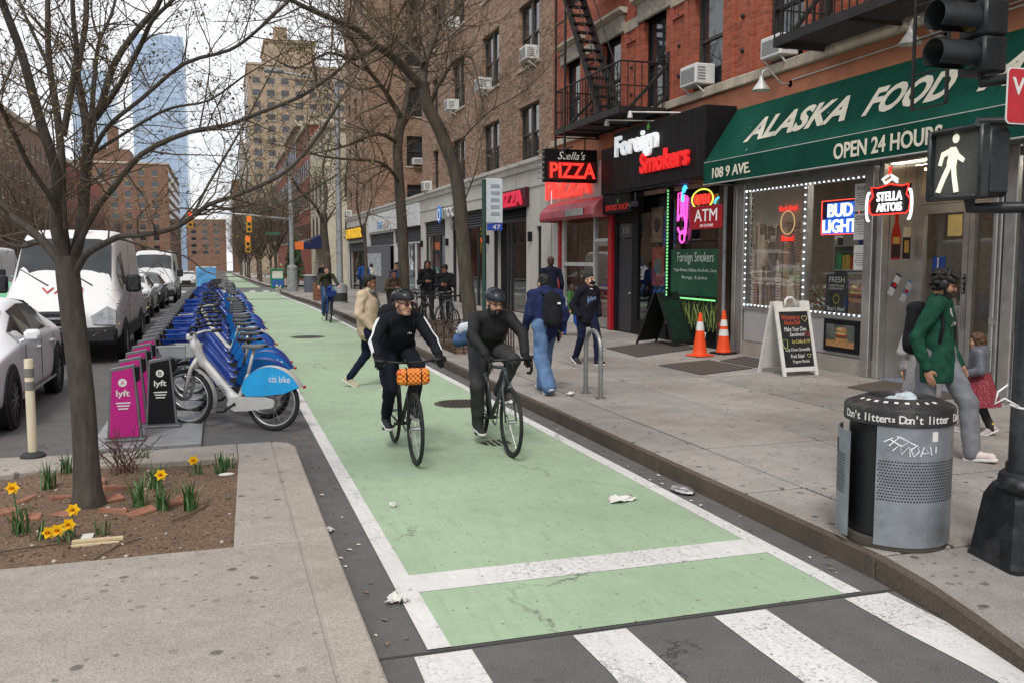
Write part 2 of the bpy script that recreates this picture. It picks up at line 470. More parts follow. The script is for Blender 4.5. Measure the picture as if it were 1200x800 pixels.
KERBM = ground_mat('kerb_stone', (.1, .078, .06), (.04, .03, .024), .3, 90, spots=.4, stain=.7, bump=.4, rnd_obj=.08)
KERB2 = ground_mat('kerb_concrete', (.36, .32, .275), (.2, .17, .145), .25, 120, spots=.5, stain=.5, bump=.35)
SOIL = ground_mat('bed_soil', (.15, .098, .064), (.075, .048, .032), .5, 60, stain=.5, light=(.28, .2, .14), rough=.95, bump=1.0)
def road_paint(name, col, wear, dirt, under=(.10, .098, .096), streak=True):
 m, t, b = newmat(name); v = _vec(t)
 vs = _vec(t, True, (3.0, .5, 1))
 big = _noise(t, v, .5, 6, .6); mid = _noise(t, v, 5, 6, .7); fine = _noise(t, v, 140, 2, .6); st = _noise(t, vs, 6, 5, .65)
 c = _ramp(t, mid, [(.3, tuple(x * .92 for x in col)), (.7, tuple(min(1, x * 1.05) for x in col))])
 dk = tuple(x * .55 for x in col)
 c = _mix(t, _ramp(t, big, [(.4, 0), (.75, dirt)]), c, dk)
 c = _mix(t, _ramp(t, st, [(.5, 0), (.8, dirt * .9)]), c, dk)
 c = _mix(t, 1, c, _ramp(t, fine, [(.35, .88), (.65, 1.08)]), 'MULTIPLY')
 pit = _noise(t, v, 42, 5, .75)
 f = _ramp(t, pit, [(.66 - wear * .12, 0), (.72 - wear * .08, .85)])
 w2 = _ramp(t, _noise(t, v, 1.4, 4, .6), [(.42, .12), (.66, 1)])
 c = _mix(t, _math(t, 'MULTIPLY', f, w2), c, under)
 vo = t.nodes.new('ShaderNodeTexVoronoi'); vo.voronoi_dimensions = '2D'; vo.inputs['Scale'].default_value = 3.2
 t.links.new(v, vo.inputs['Vector'])
 c = _mix(t, _ramp(t, vo.outputs['Distance'], [(.022, .7), (.035, 0)]), c, (.06, .06, .055))
 vo = t.nodes.new('ShaderNodeTexVoronoi'); vo.feature = 'DISTANCE_TO_EDGE'; vo.voronoi_dimensions = '2D'; vo.inputs['Scale'].default_value = .5
 wv = t.nodes.new('ShaderNodeVectorMath'); wv.operation = 'MULTIPLY_ADD'; wv.inputs[1].default_value = (.9, .9, 0); t.links.new(_noise(t, v, 1.3, 6, .7, 'Color'), wv.inputs[0]); t.links.new(v, wv.inputs[2]); t.links.new(wv.outputs[0], vo.inputs['Vector'])
 c = _mix(t, _math(t, 'MULTIPLY', _ramp(t, vo.outputs['Distance'], [(.003, .75), (.009, 0)]), _ramp(t, _noise(t, v, .7, 2), [(.5, 0), (.62, 1)])), c, (.07, .075, .06))
 t.links.new(c, b.inputs['Base Color']); b.inputs['Roughness'].default_value = .72; b.inputs['Specular IOR Level'].default_value = .35
 _bump(t, b, _math(t, 'ADD', fine, mid), .3, .004)
 return m
GREEN = road_paint('green_lane_paint', (.355, .468, .315), .7, .55)
WHITE = road_paint('white_road_paint', (.70, .69, .665), 1.25, .55)
struct('road', strip(-260, 200, [-40, -10] + yr(-10, 28, 6) + yr(28, 120, 6) + yr(120, 900, 60), 0), ASPH)
# bike lane
def markings(name, mb, mat): return struct(name, mb, mat)
lane = strip(1.05, 3.40, yr(4.27, 5.05, 1), .006); strip(1.05, 3.40, yr(5.345, 66, 4), .006, lane)
struct('bike_lane', lane, GREEN)
far = MB()
for a, b in ((82, 118), (120.5, 165), (170, 245), (252, 380)): strip(.95 + (a - 80) * .004, 3.3, yr(a, b, 8), .006, far)
struct('bike_lane_beyond_crossing', far, GREEN)
ln = strip(.93, 1.05, yr(4.27, 66, 4), .008); struct('lane_line_near_island', ln, WHITE)
ln = strip(3.40, 3.52, yr(4.27, 66, 4), .008); struct('lane_line_near_kerb', ln, WHITE)
struct('stop_line', strip(1.05, 3.40, [5.05, 5.345], .008), WHITE)
cw = MB()
bars = [(-3.2, -2.9), (-2.39, -2.09), (-1.58, -1.28), (-.77, -.47), (.04, .34), (.85, 1.15), (1.69, 1.99), (2.51, 2.83), (3.36, 3.66)]
cwroot = thing('crosswalk', 'worn white crosswalk bars on dark asphalt in the near foreground', 'crosswalk', (2, 3, 0)); cwroot['kind'] = 'structure'
del cwroot['category']
for k, (a, b) in enumerate(bars):
 if b < .6: continue
 j = [rnd.uniform(-.012, .012) for _ in range(16)]
 ys = [1.1 + (4.215 - 1.1) * i / 7 for i in range(8)]
 m = MB(); V = [(a + j[i], y, .004) for i, y in enumerate(ys)] + [(b + j[8 + i], y, .004) for i, y in enumerate(ys)]
 m.add(V, [(i, i + 8, i + 9, i + 1) for i in range(7)]).build('crosswalk_bar', WHITE, cwroot)
far_cw = thing('far_crosswalk', 'white crosswalk bars of the next cross street', 'crosswalk', (0, 67, zg(67))); far_cw['kind'] = 'structure'; del far_cw['category']
for k in range(16):
 x = -8.5 + k * .95
 strip(x, x + .4, [66.4, 69.6], .008).build('crosswalk_bar', WHITE, far_cw)
# travel-lane dashes on the avenue
dash = MB()
for x in (-4.55, -7.7, -10.9):
 for y in range(12, 64, 9): strip(x, x + .1, [y, y + 3], .006, dash)
strip(-4.5, -4.38, yr(8, 66), .006, dash)
struct('avenue_lane_markings', dash, WHITE)
# asphalt repair seam at crosswalk edge
struct('tar_seam', strip(.66, 3.75, [4.232, 4.256], .0035), ground_mat('tar', (.055, .054, .052), (.04, .04, .04), .3, 100))
# ---- near pavement along the shops: slabs, kerb stones
side = thing('pavement', 'grey concrete slab pavement in front of the shops', 'pavement', (6.5, 20, 0)); side['kind'] = 'structure'; del side['category']
base_p = MB(); strip(3.79, 9.6, yr(4.4, 66, 4), .137, base_p)
base_p.build('pavement_bed', ground_mat('joint_dirt', (.06, .05, .042), (.05, .04, .035), .4, 80), side)
cols = [(3.803, 4.32), (4.35, 5.6), (5.63, 6.93), (6.96, 8.2), (8.23, 9.31)]
slabm = {}
ROWS = [4.41 + 1.55 * i for i in range(40)]
for ci, (x0, x1) in enumerate(cols):
 m = MB().bbox(-(x1 - x0) / 2, (x1 - x0) / 2, -.757, .757, -.06, 0, .007); slabm[ci] = m.mesh('slab', CONC)
for i, y in enumerate(ROWS[:-1]):
 if y > 64: break
 yc = y + .775
 for ci, (x0, x1) in enumerate(cols):
  if ci == 0 and i % 1: continue
  o = meshobj('slab', slabm[ci], side)
  o.location = ((x0 + x1) / 2 - 6.5, yc - 20, zg(yc) + .15 + rnd.uniform(-.0025, .0025))
  o.rotation_euler = (rnd.uniform(-.0015, .0015) - (.012 if yc > 45 else 0), rnd.uniform(-.0015, .0015), 0)
# corner ramp near the camera
KP = [(3.74, 4.42, .15), (3.70, 4.0, .138), (3.62, 3.5, .105), (3.52, 3.0, .065), (3.38, 2.4, .025), (3.1, 1.5, .014), (2.6, .4, .014), (1.8, -2, .014)]
def kpath(y):
 for p, q in zip(KP, KP[1:]):
  if y >= q[1]: k = (p[1] - y) / (p[1] - q[1]); return p[0] + (q[0] - p[0]) * k, p[2] + (q[2] - p[2]) * k
 return KP[-1][0], KP[-1][2]
def ramp_pt(u, v):
 y = -2 + 6.397 * u; x0, z0 = kpath(y); x0 += .056; x = x0 + (9.6 - x0) * v ** 1.6
 k = min(1, (x - x0) / 2.4); k = k * k * (3 - 2 * k)
 return (x, y, z0 - .002 + (.148 - z0) * k)
rmp = MB().grid(ramp_pt, 30, 30)
rmp.build('corner_ramp', CONC, side, smooth=True)
kerb = thing('kerb', 'dark worn kerb stones edging the shop pavement', 'kerb', (3.85, 20, 0)); kerb['kind'] = 'structure'; del kerb['category']
y = 4.42
while y < 64:
 L = 2.9; k = MB().bbox(3.74, 3.795, y + .008, y + L - .008, -.05, .15, .014)
 o = k.build('kerb_stone', KERBM, kerb, 30)
 o.location.z = zg(y + L / 2); o.rotation_euler.x = 0; o.location.x = rnd.uniform(-.006, .006); y += L
kt = MB()   # dropped kerb at the corner
def kpt(u, v):
 y = -2 + 6.412 * u; x, z = kpath(y); return [(x, y, -.04), (x, y, z - .012), (x + .012, y, z), (x + .052, y, z), (x + .052, y, -.04)][round(v * 4)]
kt.grid(kpt, 26, 4); kt.build('dropped_kerb', KERBM, kerb)
iron = MB().box(6.0, 6.22, 6.86, 7.06, .148, .153); iron.box(6.02, 6.2, 6.88, 7.04, .15, .1545)
tag(iron.build('valve_cover', M('castiron', (.05, .045, .04), .6, .6, bump=.3)), 'small square iron valve cover set in the pavement before the bin', 'valve cover')
# ---- traffic island with the planting bed
isl = thing('traffic_island', 'concrete traffic island with a planting bed', 'island', (-2, 6, 0)); isl['kind'] = 'structure'; del isl['category']
def slabpoly(pts, z1=.13, z0=-.05, ch=.012):
 m = MB(); n = len(pts); c = np.mean(pts, 0)
 ins = []
 for i in range(n):
  p0, p1, p2 = (np.array(pts[i - 1]), np.array(pts[i]), np.array(pts[(i + 1) % n]))
  d1, d2 = nrm(p1 - p0), nrm(p2 - p1); n1, n2 = np.array([-d1[1], d1[0]]), np.array([-d2[1], d2[0]])
  ins.append(p1 + (n1 + n2) / (1 + n1 @ n2) * ch)
 V = [(*p, z0) for p in pts] + [(*p, z1 - ch * .7) for p in pts] + [(*p, z1) for p in ins]
 F = [(i, (i + 1) % n, n + (i + 1) % n, n + i) for i in range(n)] + [(n + i, n + (i + 1) % n, 2 * n + (i + 1) % n, 2 * n + i) for i in range(n)] + [tuple(range(2 * n, 3 * n))]
 return m.add(V, F)
g = .005
corner = [(.64 - .42 + .42 * math.cos(a), 3.62 + .0 + .42 * math.sin(a)) for a in [R(-90 + 10 * i) for i in range(10)]]
kc = [(.44 + g, 3.32)] + [(.44 + .2 * math.sin(R(a)), 3.62 - .3 * math.cos(R(a))) for a in range(20, 91, 14)] + [(.64, 5.87 - g), (.44 + g, 5.87 - g)]
slabpoly(kc).build('kerb_edging', KERB2, isl)
slabpoly([(.44 + g, 5.87 + g), (.64, 5.87 + g), (.645, 8.9), (.60, 9.08), (.5, 9.17), (.44 + g, 9.19)]).build('kerb_edging', KERB2, isl)
slabpoly([(-6, 3.1), (.0, 3.1), (.44 - g, 3.30), (.44 - g, 5.87 - g), (.03, 5.87 - g), (-6, 5.80)]).build('slab', CONC2, isl)
slabpoly([(.03, 5.87 + g), (.44 - g, 5.87 + g), (.44 - g, 9.19), (.11, 9.19), (.11, 8.56)]).build('slab', CONC2, isl)
slabpoly([(-1.1 + g, 8.58), (.11 - g, 8.565), (.11 - g, 9.19), (-1.1 + g, 9.13)]).build('slab', CONC2, isl)
slabpoly([(-1.45, 8.56), (-1.1 - g, 8.58), (-1.1 - g, 9.13), (-1.6, 9.16), (-2.0, 9.2), (-6, 9.4), (-6, 8.3), (-2.2, 8.35)]).build('slab', CONC2, isl)
MB().box(.41, .47, 3.36, 9.15, 0, .124).box(.05, .41, 5.84, 5.9, 0, .1235).box(.47, .62, 5.84, 5.9, 0, .1235).build('joint_mortar', CONC2, isl)
bed = MB()
def soil_z(x, y):
 return .088 + .03 * math.sin(x * 3.1 + y) * math.sin(y * 2.7 + 1) * .5 + .05 * math.exp(-((x + .98) ** 2 + (y - 7.23) ** 2) / .16) + .012 * math.sin(x * 17 + 3 * math.sin(y * 9)) * math.sin(y * 15)
bed.grid(lambda u, v: (-6 + 6.12 * u, 5.78 + 2.82 * v, soil_z(-6 + 6.12 * u, 5.78 + 2.82 * v)), 150, 70)
bd = bed.build('bed_soil', SOIL, isl, True)
# clods and grit on the bed: uncountable
cl = MB()
for i in range(900):
 x = rnd.uniform(-3, .02); y = rnd.uniform(5.92, 8.5); r = rnd.choice([.006, .008, .01, .014]) * rnd.uniform(.7, 1.4)
 cl.ell((x, y, soil_z(x, y) + r * .3), (r, r * rnd.uniform(.7, 1.2), r * .7), 5, 4, mi=rnd.choice([0, 0, 0, 1, 2]))
oc = cl.build('soil_clods', [SOIL, M('grit_pale', (.42, .38, .33), .9), M('clod_brown', (.17, .11, .075), .95)]); oc['kind'] = 'stuff'; oc['label'] = 'clods and grit scattered over the planting bed'
# leaf litter crumbs in gutter and on lane
lt = MB()
for i in range(230):
 if rnd.random() < .75: x = rnd.uniform(3.53, 3.73); y = rnd.uniform(4.4, 30)
 else: x = rnd.uniform(.66, .9); y = rnd.uniform(4.4, 12)
 s_ = rnd.uniform(.008, .03); a = rnd.uniform(0, 6.28)
 dx, dy = math.cos(a) * s_, math.sin(a) * s_
 z = .004 + rnd.uniform(0, .008)
 lt.add([(x - dx, y - dy, z), (x + dy * .5, y - dx * .5, z + .006), (x + dx, y + dy, z), (x - dy * .5, y + dx * .5, z + .004)], [(0, 1, 2, 3)], rnd.choice([0, 0, 0, 1]))
ol = lt.build('gutter_litter', [M('litter_brown', (.2, .14, .09), .9), M('litter_pale', (.6, .58, .54), .8)]); ol['kind'] = 'stuff'; ol['label'] = 'crumbs and dead leaf bits along both gutters'
# ================================================================ BUILDINGS BESIDE THE LANE
FX = 9.3
XD, ZD = (0, -1, 0), (0, 0, 1)
def brick(name, cols, mortar, bw=.21, rh=.076, ms=.011, dirt=.3, rough=.85, tint=None):
 m, t, b = newmat(name); p = _vec(t)
 sx = t.nodes.new('ShaderNodeSeparateXYZ'); t.links.new(p, sx.inputs[0])
 cx = t.nodes.new('ShaderNodeCombineXYZ'); t.links.new(_math(t, 'ADD', sx.outputs[0], sx.outputs[1]), cx.inputs[0]); t.links.new(sx.outputs[2], cx.inputs[1])
 bt = t.nodes.new('ShaderNodeTexBrick'); bt.inputs['Scale'].default_value = 1
 for k, v in (('Brick Width', bw), ('Row Height', rh), ('Mortar Size', ms), ('Mortar Smooth', .3), ('Bias', 0)): bt.inputs[k].default_value = v
 bt.inputs['Color1'].default_value = (0, 0, 0, 1); bt.inputs['Color2'].default_value = (1, 1, 1, 1); bt.inputs['Mortar'].default_value = (.5, .5, .5, 1)
 t.links.new(cx.outputs[0], bt.inputs['Vector'])
 n = len(cols); c = _ramp(t, bt.outputs['Color'], [(i / n, cc) for i, cc in enumerate(cols)], 'CONSTANT')
 c = _mix(t, 1, c, _ramp(t, _noise(t, p, 30, 4, .7), [(.3, .8), (.7, 1.15)]), 'MULTIPLY')
 c = _mix(t, bt.outputs['Fac'], c, mortar)
 d = _ramp(t, _noise(t, _vec(t, True, (1, 1, .35)), .7, 6, .65), [(.42, 0), (.75, dirt)])
 c = _mix(t, d, c, (.05, .04, .035))
 t.links.new(c, b.inputs['Base Color']); b.inputs['Roughness'].default_value = rough; b.inputs['Specular IOR Level'].default_value = .25
 h = _math(t, 'SUBTRACT', _math(t, 'MULTIPLY', _noise(t, p, 45, 4, .7), .35), bt.outputs['Fac'])
 _bump(t, b, h, .8, .01)
 return m
REDB = brick('red_brick', [(.39, .088, .046), (.33, .077, .042), (.43, .11, .06), (.29, .07, .04), (.4, .1, .054)], (.3, .125, .085), dirt=.2)
BRNB = brick('brown_brick', [(.32, .19, .125), (.26, .15, .098), (.37, .235, .165), (.2, .115, .08), (.3, .165, .1), (.4, .265, .185)], (.27, .215, .17), dirt=.25)
SALM = M('salmon_stucco', (.40, .155, .085), .85, var=.15, scale=2.2, dirt=.45, dirtcol=(.2, .1, .065), bump=.25, bscale=40, world=True)
LIME = M('limestone', (.47, .45, .415), .8, var=.1, scale=1.6, dirt=.3, dirtcol=(.25, .23, .21), bump=.2, bscale=50, world=True, stretch=(1, 1, .5))
STONE = M('weathered_stone', (.43, .37, .29), .85, var=.22, scale=3, dirt=.6, dirtcol=(.14, .1, .075), bump=.4, bscale=30, world=True)
BLKIRON = M('black_iron', (.022, .02, .02), .55, .3, var=.3, scale=9, bump=.2, dirt=.3, dirtcol=(.09, .045, .03), world=True)
DARKFR = M('bronze_window_frame', (.06, .052, .045), .5, .2, world=True)
ALUM = M('aluminium', (.46, .445, .42), .38, .75, var=.12, scale=4, dirt=.4, dirtcol=(.16, .14, .12), world=True)
ALUMW = M('dull_aluminium', (.5, .49, .47), .5, .35, var=.12, scale=2, dirt=.35, dirtcol=(.22, .2, .18), world=True)
def glass_dark(name, base, rough=.03, sp=.9):
 m, t, b = newmat(name); v = _vec(t)
 c = _ramp(t, _noise(t, v, 1.3, 3), [(.4, tuple(x * .5 for x in base)), (.65, base)])
 t.links.new(c, b.inputs['Base Color']); b.inputs['Roughness'].default_value = rough; b.inputs['Specular IOR Level'].default_value = sp
 b.inputs['IOR'].default_value = 1.55
 _bump(t, b, _noise(t, v, 1.8, 2), .05, .02)
 return m
GLASSUP = glass_dark('window_glass', (.035, .04, .045))
def glass_clear(name, tint=.965):
 m, t, b = newmat(name); t.nodes.remove(b); out = t.nodes['Material Output']
 tr = t.nodes.new('ShaderNodeBsdfTransparent'); tr.inputs[0].default_value = (tint, tint * 1.01, tint, 1)
 gl = t.nodes.new('ShaderNodeBsdfGlossy'); gl.inputs['Roughness'].default_value = .01; gl.inputs[0].default_value = (.9, .93, .95, 1)
 lw_ = t.nodes.new('ShaderNodeLayerWeight'); lw_.inputs[0].default_value = .5
 ms = t.nodes.new('ShaderNodeMixShader'); v = _vec(t)
 bn = t.nodes.new('ShaderNodeBump'); bn.inputs['Strength'].default_value = .03; bn.inputs['Distance'].default_value = .02
 t.links.new(_noise(t, v, 2, 2), bn.inputs['Height']); t.links.new(bn.outputs[0], gl.inputs['Normal'])
 f = _math(t, 'ADD', _math(t, 'MULTIPLY', _math(t, 'POWER', lw_.outputs['Facing'], 4.0), .8), .05)
 t.links.new(f, ms.inputs[0]); t.links.new(tr.outputs[0], ms.inputs[1]); t.links.new(gl.outputs[0], ms.inputs[2]); t.links.new(ms.outputs[0], out.inputs[0])
 return m
GLASS = glass_clear('shop_glass')
BLACKP = M('black_paint', (.009, .009, .01), .5, var=.3, scale=3, world=True, spec=.15)
DARKROOM = M('dark_room', (.05, .045, .042), .9, world=True)
def glow(name, col, e): return M(name, col, .5, var=.02, emit=e)
W_ON = glow('white_neon', (.95, .97, 1), 1.0); R_ON = glow('red_neon', (1, .03, .02), 1.4); P_ON = glow('pink_neon', (1, .1, .55), 1.0); B_ON = glow('blue_neon', (.05, .4, 1), 1.8); G_ON = glow('green_led', (.3, 1, .35), .45)
LED = glow('white_led', (.85, .92, 1), 1.2); WARM = glow('warm_lamp', (1, .72, .38), 7.0)
def wall_face(mb, axis, pos, a0, a1, z0, z1, holes, depth, mi=0, mi_rev=None):
 """facade sheet with recessed openings. axis 'x': plane x=pos facing -x, a=y; axis 'y': plane y=pos facing -y, a=x"""
 mi_rev = mi if mi_rev is None else mi_rev
 As = sorted({a0, a1, *[h[0] for h in holes], *[h[1] for h in holes]}); Zs = sorted({z0, z1, *[h[2] for h in holes], *[h[3] for h in holes]})
 As = [a for a in As if a0 <= a <= a1]; Zs = [z for z in Zs if z0 <= z <= z1]
 P = (lambda a, d, z: (pos + d, a, z)) if axis == 'x' else (lambda a, d, z: (a, pos + d, z))
 flip = axis == 'y'
 def q(v, m): mb.add(v, [(0, 1, 2, 3)] if not flip else [(3, 2, 1, 0)], m)
 for i in range(len(As) - 1):
  for j in range(len(Zs) - 1):
   ca, cz = (As[i] + As[i + 1]) / 2, (Zs[j] + Zs[j + 1]) / 2
   if any(h[0] < ca < h[1] and h[2] < cz < h[3] for h in holes): continue
   q([P(As[i], 0, Zs[j]), P(As[i], 0, Zs[j + 1]), P(As[i + 1], 0, Zs[j + 1]), P(As[i + 1], 0, Zs[j])], mi)
 for h in holes:
  a, b, c, d = h[:4]
  q([P(a, 0, c), P(a, depth, c), P(a, depth, d), P(a, 0, d)], mi_rev); q([P(b, 0, d), P(b, depth, d), P(b, depth, c), P(b, 0, c)], mi_rev)
  q([P(a, 0, d), P(a, depth, d), P(b, depth, d), P(b, 0, d)], mi_rev); q([P(b, 0, c), P(b, depth, c), P(a, depth, c), P(a, 0, c)], mi_rev)
 return mb
def sash_window(par, y0, y1, z0, z1, x=FX, dep=.16, double=False, fr=DARKFR, fw=.055, sill=None, curtain=True, ax='x'):
 """two-sash window set back in the wall; thing > window > pane"""
 T = (lambda m: m)
 f = MB(); X = x + dep
 def bx(mb, d0, d1, a0, a1, c0, c1):
  if ax == 'x': mb.box(X + d0, X + d1, a0, a1, c0, c1)
  else: mb.box(a0, a1, X + d0, X + d1, c0, c1)
 units = [(y0, y1)] if not double else [(y0, (y0 + y1) / 2 - .06), ((y0 + y1) / 2 + .06, y1)]
 if double: bx(f, -.05, .06, (y0 + y1) / 2 - .06, (y0 + y1) / 2 + .06, z0, z1)
 panes = []
 zm = (z0 + z1) / 2
 for a, b in units:
  bx(f, -.03, .06, a, a + fw, z0, z1); bx(f, -.03, .06, b - fw, b, z0, z1)
  bx(f, -.03, .06, a + fw, b - fw, z1 - fw, z1); bx(f, -.03, .06, a + fw, b - fw, z0, z0 + fw)
  bx(f, -.01, .06, a + fw, b - fw, zm - .03, zm + .03)
  panes += [(a + fw, b - fw, z0 + fw, zm - .03, .035), (a + fw, b - fw, zm + .03, z1 - fw, .015)]
 w = f.build('window', fr, par)
 for a, b, c, d, o in panes:
  p = MB(); bx(p, o, o + .008, a, b, c, d); p.build('pane', GLASSUP, w)
 if sill:
  s_ = MB()
  if ax == 'x': s_.bbox(x - .06, x + dep, y0 - .08, y1 + .08, z0 - .1, z0 - .002, .012)
  else: s_.bbox(y0 - .08, y1 + .08, x - .06, x + dep, z0 - .1, z0 - .002, .012)
  s_.build('sill', sill, w)
 return w
ACW = M('air_conditioner_case', (.62, .62, .6), .5, var=.08, dirt=.3, dirtcol=(.3, .27, .22), world=True); ACG = M('air_conditioner_grille', (.2, .2, .2), .6)
def aircon(y, z, label, w=.62, h=.42, x=FX, out=.38, ax='x'):
 t = thing('air_conditioner', label, 'air conditioner', (x, y, z) if ax == 'x' else (y, x, z), 0 if ax == 'x' else R(-90) * 0, 'window air conditioners on the facades')
 m = MB().bbox(-out, .12, -w / 2, w / 2, 0, h, .02); m.build('case', ACW, t, world=False)
 g_ = MB()
 for i in range(7): g_.box(-out - .006, -out, -w / 2 + .05, w / 2 - .05, .06 + i * (h - .12) / 7, .06 + (i + .6) * (h - .12) / 7)
 g_.build('grille', ACG, t, world=False)
 v = MB()
 for i in range(5): v.box(-out + .05, -.1, -w / 2 - .004, -w / 2, .08 + i * .055, .11 + i * .055)
 v.build('side_vent', ACG, t, world=False)
 MB().bar((-out + .05, -w / 2 + .06, -.004), (.0, -w / 2 + .06, -.22), .025).bar((-out + .05, w / 2 - .06, -.004), (.0, w / 2 - .06, -.22), .025).build('bracket', ACW, t, world=False)
 if ax == 'y': t.rotation_euler.z = R(90)
 return t
# ---------------------------------------------------------------- red brick corner building
rb = thing('red_brick_building', 'red brick building with fire escapes above the green awning shop', 'building', (FX, 15, 0))
RW = [23.55, 20.95, 18.62, 16.28, 13.72, 11.2, 8.7, 6.2]
holes = []
for yc in RW:
 for z0 in (5.32, 8.75, 12.1): holes.append((yc - .55, yc + .55, z0, z0 + 1.95))
w_ = MB(); wall_face(w_, 'x', FX, 1.0, 25.05, 5.28, 18, holes, .22)
w_.add([(FX, 1.0, 0), (FX + 14, 1.0, 0), (FX + 14, 1.0, 18), (FX, 1.0, 18)], [(0, 1, 2, 3)]).add([(FX, 1, 18), (FX, 25.05, 18), (FX + 14, 25.05, 18), (FX + 14, 1, 18)], [(0, 1, 2, 3)])
w_.add([(FX, 25.05, 16), (FX + 14, 25.05, 16), (FX + 14, 25.05, 18), (FX, 25.05, 18)], [(0, 1, 2, 3)])
w_.build('wall', REDB, rb)
for yc in RW:
 for z0 in (5.32, 8.75, 12.1):
  sash_window(rb, yc - .55, yc + .55, z0, z0 + 1.95, dep=.15, fr=BLACKP if yc > 17 else DARKFR, sill=None)
# stucco band below the sills, sill course, belt course, lintels
MB().box(FX - .012, FX + .1, 1, 15.2, 3.46, 5.10).box(FX - .012, FX + .1, 15.2, 24.4, 3.5, 5.10).box(FX - .012, FX + .1, 24.4, 25.05, 4.6, 5.10).build('stucco_band', SALM, rb)
sb = MB(); y = 25.05
while y > 1.2:
 L = min(rnd.uniform(1.2, 2.2), y - 1); sb = MB().bbox(FX - .1, FX + .18, y - L + .006, y, 5.105, 5.285 + rnd.uniform(-.01, .01), .018); sb.build('sill_stone', STONE, rb); y -= L
LINT = M('carved_lintel_stone', (.30, .265, .22), .9, var=.25, scale=9, dirt=.6, dirtcol=(.08, .065, .055), bump=1.2, bscale=16, bdist=.03, world=True)
for i, yc in enumerate(RW):
 for z0 in (7.27, 10.7):
  MB().bbox(FX - .07, FX + .14, yc - .78, yc + .78, z0, z0 + .42, .02).build('lintel', LINT, rb)
  MB().prism([(FX - .2, z0 + .56), (FX - .2, z0 + .49), (FX - .07, z0 + .421), (FX + .1, z0 + .421), (FX + .1, z0 + .56)], 'y', yc - .9, yc + .9).build('lintel_cornice', STONE, rb)
  if i: MB().bbox(FX - .035, FX + .1, yc + .79, RW[i - 1] - .79, z0 - .05, z0 + .2, .01).build('belt_stone', STONE, rb)
# brick pilaster strips and panel frames
for yc in (22.2, 19.75, 17.45, 15.0, 12.45, 9.95):
 m = MB().box(FX - .045, FX + .05, yc - .36, yc - .26, 5.29, 7.2).box(FX - .045, FX + .05, yc + .26, yc + .36, 5.29, 7.2).box(FX - .045, FX + .05, yc - .26, yc + .26, 6.95, 7.05)
 m.build('brick_pilaster', REDB, rb)
 for dz in (.0, .62, 1.25): MB().ell((FX - .02, yc, 5.75 + dz), (.04, .045, .045), 8, 6).build('anchor_plate', BLKIRON, rb)
# ---------------------------------------------------------------- fire escapes
def fire_escape(label, x0, y0, y1, zf, stair=None, brace=True, ladder=None, upper=True, rail=True):
 t = thing('fire_escape', label, 'fire escape', (FX, (y0 + y1) / 2, zf))
 f = MB(); f.bar((x0, y0, zf), (x0, y1, zf), .05, .14); f.bar((x0, y0, zf), (FX - .02, y0, zf), .05, .14); f.bar((x0, y1, zf), (FX - .02, y1, zf), .05, .14); f.bar((FX - .06, y0, zf), (FX - .06, y1, zf), .05, .1)
 for k in range(1, 4): yy = y0 + (y1 - y0) * k / 4; f.bar((x0, yy, zf - .05), (FX, yy, zf - .05), .05, .05)
 f.build('platform_frame', BLKIRON, t)
 sl = MB(); n = int((FX - x0) / .055)
 for i in range(1, n):
  x = x0 + (FX - x0) * i / n; sl.box(x - .012, x + .012, y0 + .03, y1 - .03, zf + .005, zf + .03)
 sl.build('platform_slats', BLKIRON, t)
 if rail:
  r = MB(); zr = zf + 1.0
  for pl in ([(x0, y0, zr), (x0, y1, zr)], [(x0, y0, zr), (FX, y0, zr)], [(x0, y1, zr), (FX, y1, zr)]):
   r.tube(pl, .02, 6); r.tube([(a, b, c - .5) for a, b, c in pl], .013, 5)
  r.build('railing', BLKIRON, t)
  bl = MB(); n = int((y1 - y0) / .16)
  for i in range(n + 1): yy = y0 + (y1 - y0) * i / n; bl.box(x0 - .009, x0 + .009, yy - .009, yy + .009, zf, zr)
  for yy in (y0, y1):
   for i in range(1, 7): x = x0 + (FX - x0) * i / 7; bl.box(x - .009, x + .009, yy - .009, yy + .009, zf, zr)
  bl.build('balusters', BLKIRON, t)
 if brace:
  for yy in (y0, y1):
   MB().bar((x0 + .15, yy, zf - .02), (FX - .02, yy, zf + 1.0), .09, .06).bar((FX - .03, yy, zf - .1), (FX - .03, yy, zf + 1.25), .12, .08).bar((FX - .45, yy, zf), (FX - .02, yy, zf + .35), .06, .06).build('brace', BLKIRON, t)
 if stair:
  xa, xb, ya, yb, za, zb = stair
  st = MB()
  for x in (xa, xb): st.bar((x, ya, za), (x, yb, zb), .035, .17, up=(1, 0, 0));
  st.build('stringers', BLKIRON, t)
  n = int((zb - za) / .235)
  for i in range(1, n):
   k = i / n; yy = ya + (yb - ya) * k; zz = za + (zb - za) * k
   MB().box(xa, xb, yy - .11, yy + .11, zz - .015, zz + .015).build('step', BLKIRON, t)
  h = MB()
  for x in (xa, xb): h.tube([(x, ya, za + .8), (x, yb, zb + .8)], .014, 5); h.tube([(x, ya, za), (x, ya, za + .8)], .014, 5)
  h.build('handrail', BLKIRON, t)
 if ladder:
  la, lb, x, z0, z1 = ladder
  l = MB().bar((x, la, z0), (x, la, z1), .045, .02).bar((x, lb, z0), (x, lb, z1), .045, .02)
  k = z0
  while k < z1: l.tube([(x, la, k), (x, lb, k)], .012, 5); k += .42
  l.build('drop_ladder', BLKIRON, t)
 return t
fe = fire_escape('black iron fire escape with stair above the smoke shop sign', 8.14, 17.86, 21.75, 5.08, stair=(8.2, 8.66, 19.0, 21.45, 5.1, 8.5))
p_ = MB()
for yy in (21.75, 21.1): p_.bar((8.14, yy, 4.4), (8.14, yy, 8.6), .05)
for zz in (6.9, 7.7): p_.bar((8.14, 21.75, zz), (8.14, 21.1, zz), .03)
